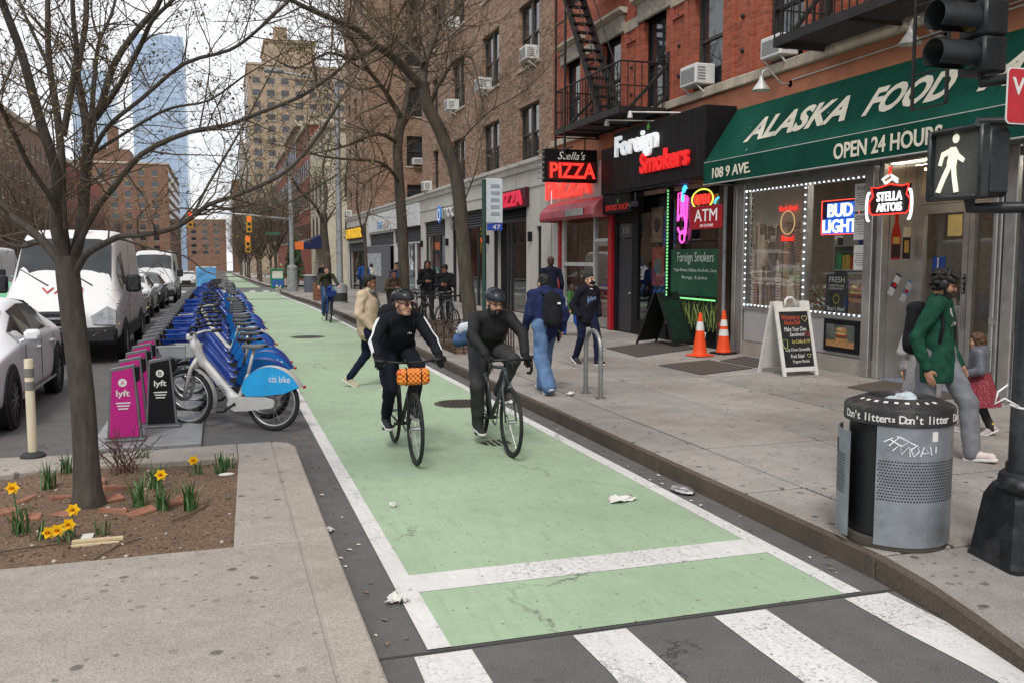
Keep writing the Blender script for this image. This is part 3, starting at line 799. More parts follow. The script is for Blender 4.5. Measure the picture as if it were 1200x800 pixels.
p_.bar((8.14, 21.75, 4.42), (9.28, 21.75, 4.42), .04); p_.bar((8.14, 20.6, 4.6), (8.14, 21.75, 4.6), .04)
p_.build('support_posts', BLKIRON, fe)
up = MB().bar((8.14, 17.9, 8.45), (8.14, 21.75, 8.45), .05, .14)
for i in range(18): up.box(8.2 + i * .06, 8.225 + i * .06, 19.6, 21.7, 8.44, 8.47)
up.build('upper_platform', BLKIRON, fe)
fire_escape('black iron fire escape platform with drop ladder over the green awning', 8.29, 5.6, 12.48, 5.27, ladder=(8.88, 9.44, 8.28, 3.78, 6.0), brace=True)
# ---------------------------------------------------------------- ground floor of the red building: three shops
def shop(par, name):
 e = bpy.data.objects.new(name, None); COL.objects.link(e); e.parent = par; return e
def room(sf, y0, y1, x1, z1, mat=DARKROOM, x0=FX + .3):
 m = MB(); z0 = .16
 m.add([(x1, y0, z0), (x1, y1, z0), (x1, y1, z1), (x1, y0, z1)], [(0, 1, 2, 3)])
 m.add([(x0, y0, z0), (x1, y0, z0), (x1, y0, z1), (x0, y0, z1)], [(0, 1, 2, 3)]).add([(x0, y1, z0), (x1, y1, z0), (x1, y1, z1), (x0, y1, z1)], [(3, 2, 1, 0)])
 m.add([(x0, y0, z0), (x0, y1, z0), (x1, y1, z0), (x1, y0, z0)], [(0, 1, 2, 3)]).add([(x0, y0, z1), (x0, y1, z1), (x1, y1, z1), (x1, y0, z1)], [(3, 2, 1, 0)])
 return m.build('interior', mat, sf)
# --- food market
sf = shop(rb, 'food_market_front')
PANEL = M('grey_panel', (.42, .42, .42), .55, .2, var=.08, scale=2, dirt=.25, dirtcol=(.22, .2, .18), world=True)
MB().box(FX + .02, FX + .3, 11.1, 15.2, .15, .42).box(FX - .03, FX + .02, 11.45, 14.78, .15, .40).build('plinth', CONC2, sf)
MB().box(FX + .0, FX + .06, 11.47, 14.76, .42, .99).build('stall_riser', PANEL, sf)
fr = MB()
fr.bbox(FX - .04, FX + .14, 14.78, 15.0, .15, 3.32).bbox(FX - .02, FX + .1, 15.06, 15.2, .15, 3.32)
fr.bbox(FX - .05, FX + .14, 11.27, 11.46, .15, 3.32).bbox(FX - .03, FX + .1, 11.08, 11.2, .15, 3.32)
fr.box(FX - .02, FX + .1, 11.46, 14.78, .985, 1.04).box(FX - .02, FX + .1, 11.46, 14.78, 3.2, 3.32).box(FX - .02, FX + .1, 12.9, 12.99, 1.04, 3.2)
fr.box(FX - .03, FX + .12, 8.0, 15.2, 3.325, 3.45)
fr.build('window_frame', ALUM, sf)
MB().box(FX + .03, FX + .04, 12.99, 14.78, 1.04, 3.2).build('shop_window', GLASS, sf)
MB().box(FX + .03, FX + .04, 11.46, 12.9, 1.04, 3.2).build('shop_window', GLASS, sf)
MB().box(FX + .1, FX + .16, 14.9, 15.2, .15, 3.32).build('roller_shutter_guide', ALUMW, sf)
room(sf, 2.0, 15.15, 14.0, 3.5, M('shop_interior', (.34, .3, .26), .9, world=True), x0=FX + .6)
# recessed entrance
MB().box(FX + .1, FX + .62, 11.06, 11.1, .16, 3.3).build('entrance_side_panel', M('brushed_panel', (.40, .385, .36), .4, .55, var=.1, scale=3, dirt=.3, dirtcol=(.2, .18, .16), world=True), sf)
XD0 = FX + .52
d = MB()
d.box(XD0, XD0 + .08, 10.95, 11.06, .16, 3.3).box(XD0, XD0 + .08, 8.95, 9.45, .16, 3.3).box(XD0, XD0 + .08, 9.45, 10.95, 2.72, 2.86).box(XD0, XD0 + .08, 9.45, 10.95, 3.2, 3.3)
d.build('door_surround', ALUM, sf)
BEIGE = M('transom_board', (.5, .42, .31), .7, world=True)
MB().box(XD0 + .02, XD0 + .06, 9.45, 10.95, 2.862, 3.198).build('transom', BEIGE, sf)
door = MB()
door.box(XD0 - .01, XD0 + .05, 10.84, 10.948, .2, 2.71).box(XD0 - .01, XD0 + .05, 10.0, 10.1, .2, 2.71).box(XD0 - .01, XD0 + .05, 10.1, 10.84, 2.58, 2.71).box(XD0 - .01, XD0 + .05, 10.1, 10.84, .2, .45).box(XD0 - .01, XD0 + .05, 10.1, 10.84, 1.2, 1.27)
dd = door.build('door', ALUM, sf)
MB().box(XD0 + .015, XD0 + .025, 10.1, 10.84, .45, 2.58).build('door_glass', GLASS, dd)
MB().tube([(XD0 - .05, 10.05, .95), (XD0 - .05, 10.05, 1.35)], .014, 6).build('door_handle', ALUM, dd)
door = MB()
door.box(XD0 - .01, XD0 + .05, 9.46, 9.54, .2, 2.71).box(XD0 - .01, XD0 + .05, 9.9, 9.99, .2, 2.71).box(XD0 - .01, XD0 + .05, 9.54, 9.9, 2.58, 2.71).box(XD0 - .01, XD0 + .05, 9.54, 9.9, .2, .45)
dd = door.build('door', ALUM, sf); MB().box(XD0 + .015, XD0 + .025, 9.54, 9.9, .45, 2.58).build('door_glass', GLASS, dd)
post = MB().bbox(FX - .04, FX + .14, 8.92, 9.06, .15, 3.32).bbox(FX - .03, FX + .5, 8.72, 8.9, .15, 3.32).build('entrance_post', ALUM, sf)
MB().tube([(FX - .06, 8.98, .2), (FX - .06, 8.98, 3.2)], .018, 6).box(FX - .08, FX - .04, 8.93, 9.02, 1.1, 1.2).build('shutter_lock_bar', ALUM, sf)
w2 = MB().box(FX, FX + .1, 4.5, 8.7, .98, 1.04).box(FX, FX + .1, 6.6, 6.68, 1.04, 3.2).box(FX, FX + .1, 4.5, 8.7, 3.2, 3.3).build('window_frame', ALUM, sf)
MB().box(FX + .03, FX + .04, 4.5, 8.7, 1.04, 3.2).build('shop_window', GLASS, sf)
MB().box(FX, FX + .05, 4.5, 8.7, .15, .98).build('stall_riser', PANEL, sf)
MB().box(FX - .01, FX + .3, 1.0, 4.5, .15, 3.32).build('end_pier', SALM, sf)
MB().box(FX, XD0 + .0, 8.92, 11.06, .152, .17).build('threshold', M('threshold_tile', (.2, .22, .28), .5, var=.4, scale=18, world=True), sf)
lampb = MB().box(XD0 - .35, XD0 - .1, 9.7, 10.5, 3.17, 3.2).build('entrance_light', WARM, sf)
# goods and shelves inside
GOODS = [M('goods_%d' % i, c, .45, var=.25, scale=12, world=True) for i, c in enumerate([(.5, .05, .04), (.05, .12, .45), (.55, .5, .42), (.5, .33, .05), (.06, .3, .12), (.08, .08, .09), (.35, .35, .38)])]
for si, (xs, ya, yb, zlist) in enumerate([(9.8, 11.6, 12.85, (1.35, 1.75, 2.15)), (11.3, 9.2, 11.0, (.5, .9, 1.3, 1.7, 2.1, 2.5)), (9.75, 4.6, 8.6, (.6, 1.1, 1.6, 2.1, 2.6))]):
 sh = thing('goods_shelf', ['stocked shelf behind the beer neon window', 'stocked shelf seen through the shop door glass', 'stocked shelf behind the window by the lamp post'][si], 'shelf', (xs, (ya + yb) / 2, .16))
 m = MB()
 for z in zlist: m.box(xs, xs + .35, ya, yb, z - .02, z)
 m.box(xs + .35, xs + .37, ya, yb, .16, zlist[-1] + .4).box(xs, xs + .35, ya - .02, ya, .16, zlist[-1] + .3).box(xs, xs + .35, yb, yb + .02, .16, zlist[-1] + .3)
 m.build('shelf_frame', ALUMW, sh)
 g_ = MB()
 for z in zlist:
  y = ya + .02
  while y < yb - .1:
   w = rnd.uniform(.06, .16); hh = rnd.uniform(.12, .3); c = rnd.randrange(7)
   for k in range(rnd.randint(1, 3)):
    if y + w > yb: break
    g_.box(xs + rnd.uniform(.0, .05), xs + .3, y, y + w * .94, z + .002, z + hh, c); y += w
 g_.build('packets', GOODS, sh)
# glowing ceiling panels added to brighten the dark shop interior
for k, yy in enumerate((12.2, 10.2, 7.5)):
 MB().box(10.6, 10.75, yy - .6, yy + .6, 3.38, 3.41).build('added_ceiling_lamp', glow('added_tube_light', (1, .95, .85), 22), sf)
# --- smoke shop
sf2 = shop(rb, 'smoke_shop_front')
BRN = M('brown_post', (.075, .042, .028), .6, var=.3, world=True)
MB().bbox(FX - .05, FX + .1, 15.42, 15.66, .15, 3.5).build('corner_post', BRN, sf2)
MB().tube([(FX - .1, 15.33, .15), (FX - .1, 15.33, 3.3)], .035, 8).build('drain_pipe', M('grey_pipe', (.3, .3, .3), .5, .4, dirt=.4, world=True), sf2)
MB().box(FX + .02, FX + .1, 15.66, 17.8, .15, .5).build('plinth', BLACKP, sf2)
f2 = MB().box(FX - .02, FX + .08, 17.74, 17.86, .5, 3.5).box(FX - .02, FX + .08, 15.66, 17.74, 3.2, 3.3).box(FX - .02, FX + .08, 15.66, 17.74, 1.08, 1.15).box(FX, FX + .08, 15.66, 17.74, 2.26, 2.3)
f2.build('window_frame', BLACKP, sf2)
MB().box(FX + .03, FX + .038, 15.66, 17.74, 1.15, 3.2).build('shop_window', GLASS, sf2)
GPAN = M('green_window_film', (.018, .085, .045), .35, var=.25, scale=3, world=True)
MB().box(FX + .015, FX + .022, 15.7, 17.72, 1.16, 2.12).build('window_film', GPAN, sf2)
lw = M('window_print_white', (.62, .68, .62), .5)
text('Foreign Smokers', .2, (FX + .010, 16.66, 1.93), XD, ZD, lw, sf2, fit=(1.5, .26), depth=.001, name='window_lettering')
text('Vape Flower, Edibles, Pre-Rolls, Carts', .1, (FX + .010, 16.68, 1.68), XD, ZD, lw, sf2, fit=(1.75, .085), depth=.001, name='window_lettering')
text('Bongs, E-Juice', .1, (FX + .010, 16.68, 1.53), XD, ZD, lw, sf2, fit=(1.05, .08), depth=.001, name='window_lettering')
YG = M('yellow_green_lettering', (.16, .22, .05), .5, var=.4, scale=20, world=True)
MB().box(FX + .0, FX + .05, 15.7, 17.72, .5, 1.07).build('stall_riser', M('dark_riser', (.02, .03, .02), .5, world=True), sf2)
rs = MB()
for i in range(34):
 y = 15.75 + i * .057; z = .56 + .1 * math.sin(i * 2.1)
 rs.tube([(FX - .004, y, z), (FX - .004, y + rnd.uniform(-.07, .07), z + .2), (FX - .004, y + rnd.uniform(-.1, .1), z + .42)], .013, 4)
rs.build('painted_scrawl', YG, sf2)
room(sf2, 15.7, 20.6, 12.5, 3.4, M('black_room', (.02, .02, .022), .9, world=True), x0=FX + .3)
POST = [M('poster_%d' % i, c, .5, var=.3, scale=8, world=True) for i, c in enumerate([(.04, .09, .3), (.3, .06, .05), (.05, .14, .16), (.28, .19, .14), (.02, .02, .03)])]
MB().box(FX + .3, FX + .34, 17.86, 19.3, .5, 3.3).build('display_backing', BLACKP, sf2)
dp = MB()
for (a, b, c, d_, k) in ((18.0, 18.6, 2.2, 3.0, 0), (18.65, 19.2, 2.3, 3.1, 3), (18.05, 18.5, 1.35, 2.1, 2), (18.55, 19.15, 1.3, 2.2, 1), (18.1, 19.1, .7, 1.2, 0)):
 dp.box(FX + .28, FX + .295, a, b, c, d_, k)
 dp.lathe([(0.001, -.004), (min(b - a, d_ - c) * .32, -.003)], 14, (FX + .279, (a + b) / 2, (c + d_) / 2), 'x', (k + 1) % 5)
dp.build('display_posters', POST, sf2)
MB().box(FX + .02, FX + .028, 17.86, 19.3, .5, 3.3).build('shop_window', GLASS, sf2)
MB().box(FX - .02, FX + .1, 19.3, 19.62, .15, 3.5).box(FX - .02, FX + .1, 20.45, 20.62, .15, 3.5).box(FX - .02, FX + .1, 17.86, 19.3, .15, .5).box(FX - .02, FX + .1, 19.62, 20.45, 2.78, 3.5).build('door_surround', BLACKP, sf2)
dm = MB().box(FX + .02, FX + .07, 19.62, 20.45, .17, 2.4).build('door', M('charcoal_door', (.03, .032, .036), .35, world=True), sf2)
MB().ell((FX - .01, 19.72, 1.1), (.04, .03, .03), 8, 6).build('door_knob', ALUM, dm)
MB().box(FX + .03, FX + .06, 19.62, 20.45, 2.42, 2.76).build('transom', M('transom_grey', (.06, .065, .07), .2, world=True), sf2)
text('110', .2, (FX + .02, 20.03, 2.6), XD, ZD, M('house_number', (.3, .3, .28), .5), sf2, fit=(.3, .17), depth=.004, name='house_number')
# --- pizza shop
sf3 = shop(rb, 'pizza_shop_front')
REDP = M('red_frame_paint', (.36, .012, .018), .4, var=.15, dirt=.25, world=True)
MB().bbox(FX - .1, FX + .1, 20.64, 20.84, .15, 3.3).build('red_post', REDP, sf3); MB().bbox(FX - .08, FX + .1, 24.25, 24.42, .15, 3.3).build('red_post', REDP, sf3)
f3 = MB().box(FX - .02, FX + .08, 21.85, 21.95, .15, 3.3).box(FX - .02, FX + .08, 24.1, 24.25, .15, 3.3).box(FX - .02, FX + .08, 21.95, 24.1, 1.72, 1.82).box(FX - .02, FX + .08, 21.95, 24.1, .75, .83).box(FX, FX + .06, 21.95, 24.1, .15, .75).box(FX - .02, FX + .08, 20.84, 21.85, 2.35, 2.43)
f3.build('window_frame', M('white_frame', (.55, .55, .54), .5, dirt=.25, world=True), sf3)
MB().box(FX + .02, FX + .028, 21.95, 24.1, 1.82, 3.3).build('shop_window', GLASS, sf3); MB().box(FX + .02, FX + .028, 21.95, 24.1, .83, 1.72).build('shop_window', GLASS, sf3)
dr = MB().box(FX, FX + .05, 20.86, 20.96, .17, 2.34).box(FX, FX + .05, 21.74, 21.84, .17, 2.34).box(FX, FX + .05, 20.96, 21.74, .17, .42).box(FX, FX + .05, 20.96, 21.74, 2.24, 2.34).box(FX, FX + .05, 20.96, 21.74, 1.15, 1.2).build('door', ALUM, sf3)
MB().box(FX + .02, FX + .028, 20.96, 21.74, .42, 2.24).build('door_glass', GLASS, dr); MB().box(FX + .02, FX + .028, 20.84, 21.85, 2.43, 3.3).build('transom_glass', GLASS, sf3)
room(sf3, 20.7, 24.4, 13, 3.3, M('pizzeria_interior', (.2, .14, .11), .9, world=True))
cnt = MB().box(10.2, 10.7, 21.9, 24.2, .16, 1.15).build('counter', M('red_counter', (.3, .04, .03), .5, world=True), sf3)
MB().box(11.4, 11.6, 21.5, 23.8, 3.22, 3.25).build('added_ceiling_lamp', glow('added_pizzeria_light', (1, .8, .55), 6), sf3)  # unseen glowing panel added to light the pizzeria interior
MB().bbox(FX - .04, FX + .12, 24.42, 25.05, .15, 4.6).build('stone_pier', LIME, sf3)
# ---------------------------------------------------------------- long brown brick apartment building
bb = thing('brown_brick_building', 'long brown brick apartment building with limestone shop fronts', 'building', (FX, 45, zg(45)))
BW = [(26.26, 28.24), (30.4, 32.5), (35.0, 37.1)]
BS = [(39.6, 40.7)]
rows = [(4.98, 6.72), (7.9, 9.85), (11.1, 13.0), (14.3, 16.2), (17.5, 19.4), (20.7, 22.6)]
hol = [(a, b, c, d_) for a, b in BW + BS for c, d_ in rows]
w_ = MB(); wall_face(w_, 'x', FX, 25.05, 42.9, 4.9, 27, hol, .2)
fw = [(10.2, 10.95), (12.2, 13.0)]
wall_face(w_, 'y', 59.2, FX, 15.5, 4.6, 27, [(a, b, c, d_) for a, b in [(11.8, 13.0)] for c, d_ in rows], .2)
BW2 = [(61.0, 62.0), (64.3, 65.5), (67.3, 68.5)]
wall_face(w_, 'x', FX, 59.2, 70.0, 4.6, 27, [(a, b, c, d_) for a, b in BW2 for c, d_ in rows], .2)
BW3 = [(45.5, 46.8), (49, 50.3), (53.5, 54.8)]
wall_face(w_, 'x', 15.5, 42.9, 59.2, 4.6, 27, [(a, b, c, d_) for a, b in BW3 for c, d_ in rows], .2)
w_.add([(FX, 42.9, 4.6), (15.5, 42.9, 4.6), (15.5, 42.9, 27), (FX, 42.9, 27)], [(0, 1, 2, 3)])
w_.add([(FX, 25.06, 0), (FX + 14, 25.06, 0), (FX + 14, 25.06, 27), (FX, 25.06, 27)], [(0, 1, 2, 3)])
w_.add([(FX, 70, -1), (FX + 14, 70, -1), (FX + 14, 70, 27), (FX, 70, 27)], [(0, 1, 2, 3)])
w_.add([(FX, 42.9, 4.6), (15.5, 42.9, 4.6), (15.5, 59.2, 4.6), (FX, 59.2, 4.6)], [(0, 1, 2, 3)])
w_.build('wall', BRNB, bb)
for (a, b) in BW + BS:
 for c, d_ in rows[:5]: sash_window(bb, a, b, c, d_, double=(b - a) > 1.5, sill=STONE)
for (a, b) in BW2:
 for c, d_ in rows[:5]: sash_window(bb, a, b, c, d_, sill=STONE)
for (a, b) in BW3:
 for c, d_ in rows[:5]: sash_window(bb, a, b, c, d_, x=15.5, sill=STONE)
for c, d_ in rows[:5]: sash_window(bb, 11.8, 13.0, c, d_, x=59.2, sill=STONE, ax='y')
# limestone ground floor
lm = MB()
LB = [(25.9, 26.35, 2.9), (27.3, 31.2, 3.95), (31.85, 37.2, 3.75), (38.2, 42.4, 3.6), (43.2, 50.2, 3.5), (50.4, 59.0, 3.4), (60.4, 69.2, 3.0)]
wall_face(lm, 'x', FX - .05, 25.05, 70.0, -.6, 4.62, [(a, b, -.6, z) for a, b, z in LB], .35)
lm.build('stone_front', LIME, bb)
y = 25.05
while y < 69.9:
 L = min(3.6, 70 - y)
 MB().prism([(FX - .05, 4.62), (FX - .12, 4.66), (FX - .14, 4.8), (FX - .2, 4.86), (FX - .2, 4.97), (FX + .1, 4.99), (FX + .1, 4.62)], 'y', y + .004, y + L - .004).build('cornice_stone', LIME, bb); y += L
MB().box(FX - .075, FX - .05, 25.06, 69.9, 4.12, 4.2).build('string_course', LIME, bb)
LOUV = M('dark_louvre', (.05, .05, .052), .5, .3, world=True); CHAR = M('charcoal_frame', (.03, .031, .033), .4, .2, world=True)
def louvre(a, b, z0, z1, par):
 m = MB(); n = int((z1 - z0) / .09)
 for i in range(n): z = z0 + (z1 - z0) * i / n; m.add([(FX + .02, a, z), (FX + .02, b, z), (FX + .1, b, z + .085), (FX + .1, a, z + .085)], [(0, 1, 2, 3)])
 m.box(FX + .12, FX + .13, a, b, z0, z1).build('louvre', LOUV, par)
def bay(label, a, b, ztop, splits, lv=None, fmat=None, doors=(), rm=None):
 s_ = shop(bb, label); z0 = zg((a + b) / 2) + .15; zt = ztop
 fmat = fmat or CHAR
 if lv: louvre(a, b, lv, ztop - .02, s_); zt = lv
 f = MB(); f.box(FX + .04, FX + .14, a, b, zt - .08, zt - .002)
 for k in [a] + list(splits) + [b]:
  kk = min(max(k, a + .04), b - .04); f.box(FX + .05, FX + .15, kk - .04, kk + .04, z0, zt - .081)
 f.build('window_frame', fmat, s_)
 ed = [a] + list(splits) + [b]
 for i in range(len(ed) - 1):
  if i in doors: MB().box(FX + .3, FX + .33, ed[i] + .041, ed[i + 1] - .041, z0, zt - .082).build('dark_doorway', BLACKP, s_)
  else: MB().box(FX + .09, FX + .1, ed[i] + .041, ed[i + 1] - .041, z0 + .02, zt - .082).build('shop_window', GLASS, s_)
 m = MB(); x1 = FX + 3.5; zb = z0 - .02
 m.add([(x1, a, zb), (x1, b, zb), (x1, b, zt), (x1, a, zt)], [(0, 1, 2, 3)]).add([(FX + .35, a, zb), (x1, a, zb), (x1, a, zt), (FX + .35, a, zt)], [(0, 1, 2, 3)]).add([(FX + .35, b, zb), (x1, b, zb), (x1, b, zt), (FX + .35, b, zt)], [(3, 2, 1, 0)]).add([(FX + .3, a, zb), (FX + .3, b, zb), (x1, b, zb), (x1, a, zb)], [(0, 1, 2, 3)]).add([(FX + .3, a, zt), (x1, a, zt), (x1, b, zt), (FX + .3, b, zt)], [(0, 1, 2, 3)])
 g_ = rnd
 m.build('interior', rm or M('grey_interior', (.2, .18, .16), .9, var=.5, scale=.8, world=True), s_)
 return s_
WHT = M('white_cladding', (.62, .63, .64), .5, dirt=.2, dirtcol=(.4, .39, .37), world=True)
MB().box(FX + .02, FX + .05, 25.9, 26.35, .15, 2.9).build('service_door', BLACKP, bb)
bay('pizzeria_bay', 27.3, 31.2, 3.95, (29.2, 29.6), lv=3.2, doors=(2,))
bay('restaurant_bay', 31.85, 37.2, 3.75, (33.4, 34.8, 35.9), lv=3.15, doors=(3,))
bay('cafe_bay', 38.2, 42.4, 3.6, (39.6, 41.0), lv=3.0, rm=M('blue_interior', (.25, .3, .38), .9, var=.5, scale=.8, world=True))
bay('white_shop_bay', 43.2, 50.2, 3.5, (45, 47, 48.6), lv=2.75, fmat=WHT, rm=M('pale_interior', (.5, .55, .62), .9, var=.4, scale=.8, world=True))
bay('corner_shop_bay', 60.4, 69.2, 3.0, (62.5, 64.5, 67), lv=2.45, doors=(0,), rm=M('grey_interior', (.2, .18, .16)))
MB().box(FX - .12, FX - .06, 43.3, 58.9, 3.52, 4.6).build('white_fascia', WHT, bb)
bay('hoarded_bay', 50.4, 59.0, 3.4, (53, 56), lv=2.7, fmat=WHT)
hb = MB().box(FX - .3, FX - .2, 50.6, 59.6, zg(55) + .15, 2.65).build('hoarding', M('grey_hoarding', (.105, .108, .115), .7, world=True), bb)
MB().box(FX - .32, FX - .301, 53.2, 58.6, .85, 2.2).build('hoarding_window', M('hoarding_pale', (.42, .45, .47), .3, var=.3, scale=2, world=True), hb)
for (yy) in (31.5, 37.65, 42.75, 26.8):
 l_ = thing('wall_lamp', {31.5: 'small black wall lamp right of the open dark doorway on the limestone front', 37.65: 'small black wall lamp on the stone pier between the café bays', 42.75: 'small black wall lamp beside the white shop front', 26.8: 'small black wall lamp on the pier nearest the pizza awning'}[yy], 'wall lamp', (FX - .08, yy, 2.45), group='black lamps on the limestone piers')
 MB().bbox(FX - .17, FX - .05, yy - .06, yy + .06, 2.45, 2.75).build('lamp_body', BLACKP, l_); MB().box(FX - .15, FX - .07, yy - .04, yy + .04, 2.44, 2.449).build('lamp_lens', M('lamp_lens', (.5, .48, .4), .4), l_)
acn = 0
for (y, z, lab, kw) in [(26.75, 7.9, 'white window air conditioner nearest the fire escape on the brown brick wall', {}), (31.95, 7.9, 'white window air conditioner in the second window column of brown brick', {}), (36.6, 7.9, 'white window air conditioner behind the street tree in the third window column', {}), (36.4, 11.1, 'white window air conditioner high behind the street tree branches', {}),
      (41.2, 4.98, 'white air conditioner low in the narrow window above the blue shop logo', {}), (67.9, 4.98, 'white air conditioner above the yellow shop sign', {}),
      (16.5, 5.34, 'large white air conditioner in the red brick window right of the fire escape', dict(w=.64, h=.4, out=.32)), (13.75, 5.34, 'white air conditioner half hidden behind the upper platform on red brick', dict(w=.6, h=.36, out=.25))]:
 aircon(y, z + .02, lab, **kw)
aircon(12.45, 8.0, 'white air conditioner in the courtyard wall facing the street', x=59.2, ax='y')
# ================================================================ SIGNS, AWNINGS, WINDOW DISPLAYS
def slope(ox, oy): pass
CREAM = M('cream_lettering', (.72, .67, .54), .6, var=.08, scale=5)
def canvas(name, col):
 m, t, b = newmat(name); v = _vec(t)
 c = _ramp(t, _noise(t, v, 1.2, 5, .6), [(.3, tuple(x * .8 for x in col)), (.7, tuple(x * 1.2 for x in col))])
 vo = t.nodes.new('ShaderNodeTexVoronoi'); vo.inputs['Scale'].default_value = 5; t.links.new(_vec(t, True, (1, 1, .45)), vo.inputs['Vector'])
 g = _ramp(t, _noise(t, v, .9, 2), [(.45, 0), (.6, 1)])
 c = _mix(t, _math(t, 'MULTIPLY', _ramp(t, vo.outputs['Distance'], [(.05, .75), (.09, 0)]), g), c, (.55, .58, .55))
 st = _ramp(t, _noise(t, _vec(t, True, (1, 6, .5)), 1.5, 4), [(.5, 0), (.8, .5)])
 c = _mix(t, st, c, tuple(x * .5 for x in col))
 t.links.new(c, b.inputs['Base Color']); b.inputs['Roughness'].default_value = .85; b.inputs['Specular IOR Level'].default_value = .08
 _bump(t, b, _noise(t, v, 3, 3), .15, .05)
 return m
GRN = canvas('green_canvas', (.007, .062, .042))
aw = thing('green_awning', 'dark green canvas awning with cream lettering over the food market', 'awning', (FX, 9, 3.3))
A0, A1, AX = 15.12, 2.2, 8.6
zt_, zm_, zb_ = 4.70, 3.69, 3.29
m = MB()
n = 24
for i in range(n):
 ya, yb = A0 + (A1 - A0) * i / n, A0 + (A1 - A0) * (i + 1) / n
 s0 = .003 * math.sin(i * 1.3); s1 = .003 * math.sin((i + 1) * 1.3)
 mid = lambda y, s: ((FX + AX) / 2 - .003 + s, y, (zt_ + zm_) / 2)
 m.add([(FX - .013, ya, zt_), (FX - .013, yb, zt_), mid(yb, s1), mid(ya, s0)], [(0, 3, 2, 1)]); m.add([mid(ya, s0), mid(yb, s1), (AX, yb, zm_), (AX, ya, zm_)], [(0, 3, 2, 1)])
m.add([(FX - .013, A0, zt_), (AX, A0, zm_), (AX, A0, zb_), (FX - .013, A0, zb_)], [(0, 1, 2, 3)]); m.add([(FX - .013, A1, zt_), (AX, A1, zm_), (AX, A1, zb_), (FX - .013, A1, zb_)], [(3, 2, 1, 0)])
m.build('canopy', GRN, aw)
MB().add([(AX, A0, zm_), (AX, A1, zm_), (AX, A1, zb_), (AX, A0, zb_)], [(0, 1, 2, 3)]).build('valance', GRN, aw)
MB().tube([(AX - .005, A0, zb_), (AX - .005, A1, zb_)], .014, 6).tube([(FX, A0, zb_ + .02), (AX, A0, zb_ + .02)], .014, 6).tube([(AX + .01, A0, zm_), (AX + .01, A1, zm_)], .012, 6).build('awning_frame', ALUM, aw)
sl = Vector((FX - AX, 0, zt_ - zm_)).normalized()
def on_slope(y, k, lift=.011):
 nrml = Vector((-sl.z, 0, sl.x)); p = Vector((AX, y, zm_)) + sl * (k * Vector((FX - AX, 0, zt_ - zm_)).length) + nrml * lift
 return tuple(p)
def awtext(s, ya, yb, k, h, par=aw):
 return text(s, .5, on_slope((ya + yb) / 2, k), XD, tuple(sl), CREAM, par, fit=(abs(ya - yb), h), depth=.001, offset=.018, shear=.0)
awtext('ALASKA', 14.08, 11.37, .46, .52); awtext('FOOD', 11.0, 9.42, .46, .52); awtext('MA', 8.92, 7.9, .46, .52)
text('OPEN 24 HOURS', .3, (AX - .012, 10.3, 3.485), XD, ZD, CREAM, aw, fit=(2.1, .23), depth=.004, offset=.006)
text('108 9 AVE.', .3, (AX - .012, 14.17, 3.475), XD, ZD, CREAM, aw, fit=(1.24, .19), depth=.004, offset=.006)
# gooseneck lamps over the awning
LAMPM = M('lamp_enamel', (.56, .55, .52), .4, .3, dirt=.3, world=True)
for i, (y, lab) in enumerate(((13.48, 'galvanised gooseneck lamp above the lettering start of the green awning'), (10.02, 'galvanised gooseneck lamp above the green awning beside the drop ladder'))):
 t = thing('gooseneck_lamp', lab, 'wall lamp', (FX, y, 4.9), group='gooseneck lamps over the green awning')
 MB().tube([(FX - .02, y, 4.88), (FX - .2, y, 4.88), (FX - .33, y, 5.0), (FX - .45, y, 5.1), (FX - .55, y, 5.06), (FX - .58, y, 4.93)], .016, 7).lathe([(.0, 0), (.06, 0), (.06, .03), (0, .03)], 10, (FX - .012, y, 4.88), 'x').build('arm', LAMPM, t, True)
 MB().lathe([(.03, .14), (.035, .09), (.06, .04), (.15, -.09), (.155, -.1), (.14, -.1), (.05, .03), (.001, .04)], 18, (FX - .58, y, 4.84)).build('lamp_shade', LAMPM, t, True)
 MB().ell((FX - .58, y, 4.79), (.04, .04, .055), 8, 6).build('bulb', M('frosted_bulb', (.75, .75, .72), .4), t)
tag(MB().tube([(FX - .03, 13.4, 4.93), (FX - .03, 10.0, 4.97), (FX - .03, 6, 4.97)], .012, 6).tube([(FX - .03, 10.3, 5.02), (FX - .03, 7, 5.05)], .009, 5).build('conduit', LAMPM), 'thin metal conduit running along the salmon wall above the awning', 'conduit')
# smoke shop box sign
sg = thing('smoke_shop_sign', 'black box sign with white and red channel letters', 'sign', (FX, 17.2, 3.45))
SGN = M('sign_black', (.009, .008, .009), .55, var=.35, scale=1.5, spec=.15, world=True, stretch=(1, 4, .6))
MB().bbox(8.62, FX - .014, 15.13, 19.26, 3.45, 4.77, .012).build('sign_box', SGN, sg)
SW = M('letter_white', (.84, .86, .88), .5, emit=.3); SR = M('letter_red', (.75, .015, .015), .5, emit=.35)
text('Foreign', .5, (8.585, 18.02, 4.36), XD, ZD, SW, sg, fit=(2.1, .58), depth=.03, offset=.014)
text('Smokers', .5, (8.585, 16.72, 3.93), XD, ZD, SR, sg, fit=(2.1, .43), depth=.03, offset=.016)
LEAF = M('leaf_green_print', (.12, .35, .06), .5)
def leafmark(par, x, y, z, s, mat=LEAF):
 m = MB()
 for a, l in ((90, 1), (58, .85), (122, .85), (28, .6), (152, .6), (5, .35), (175, .35)):
  c_, s_ = math.cos(R(a)), math.sin(R(a)); L = s * l; w = s * .12
  P = [(0, 0), (L * .5, w), (L, 0), (L * .5, -w)]
  m.add([(x, y - (u * c_ - v * s_), z + (u * s_ + v * c_)) for u, v in P], [(0, 1, 2, 3)])
 return m.build('leaf_emblem', mat, par)
leafmark(sg, 8.60, 17.45, 4.62, .17)
MB().tube([(8.66, 19.2, 3.42), (8.66, 15.2, 3.42)], .025, 6).build('light_rail', BLACKP, sg)
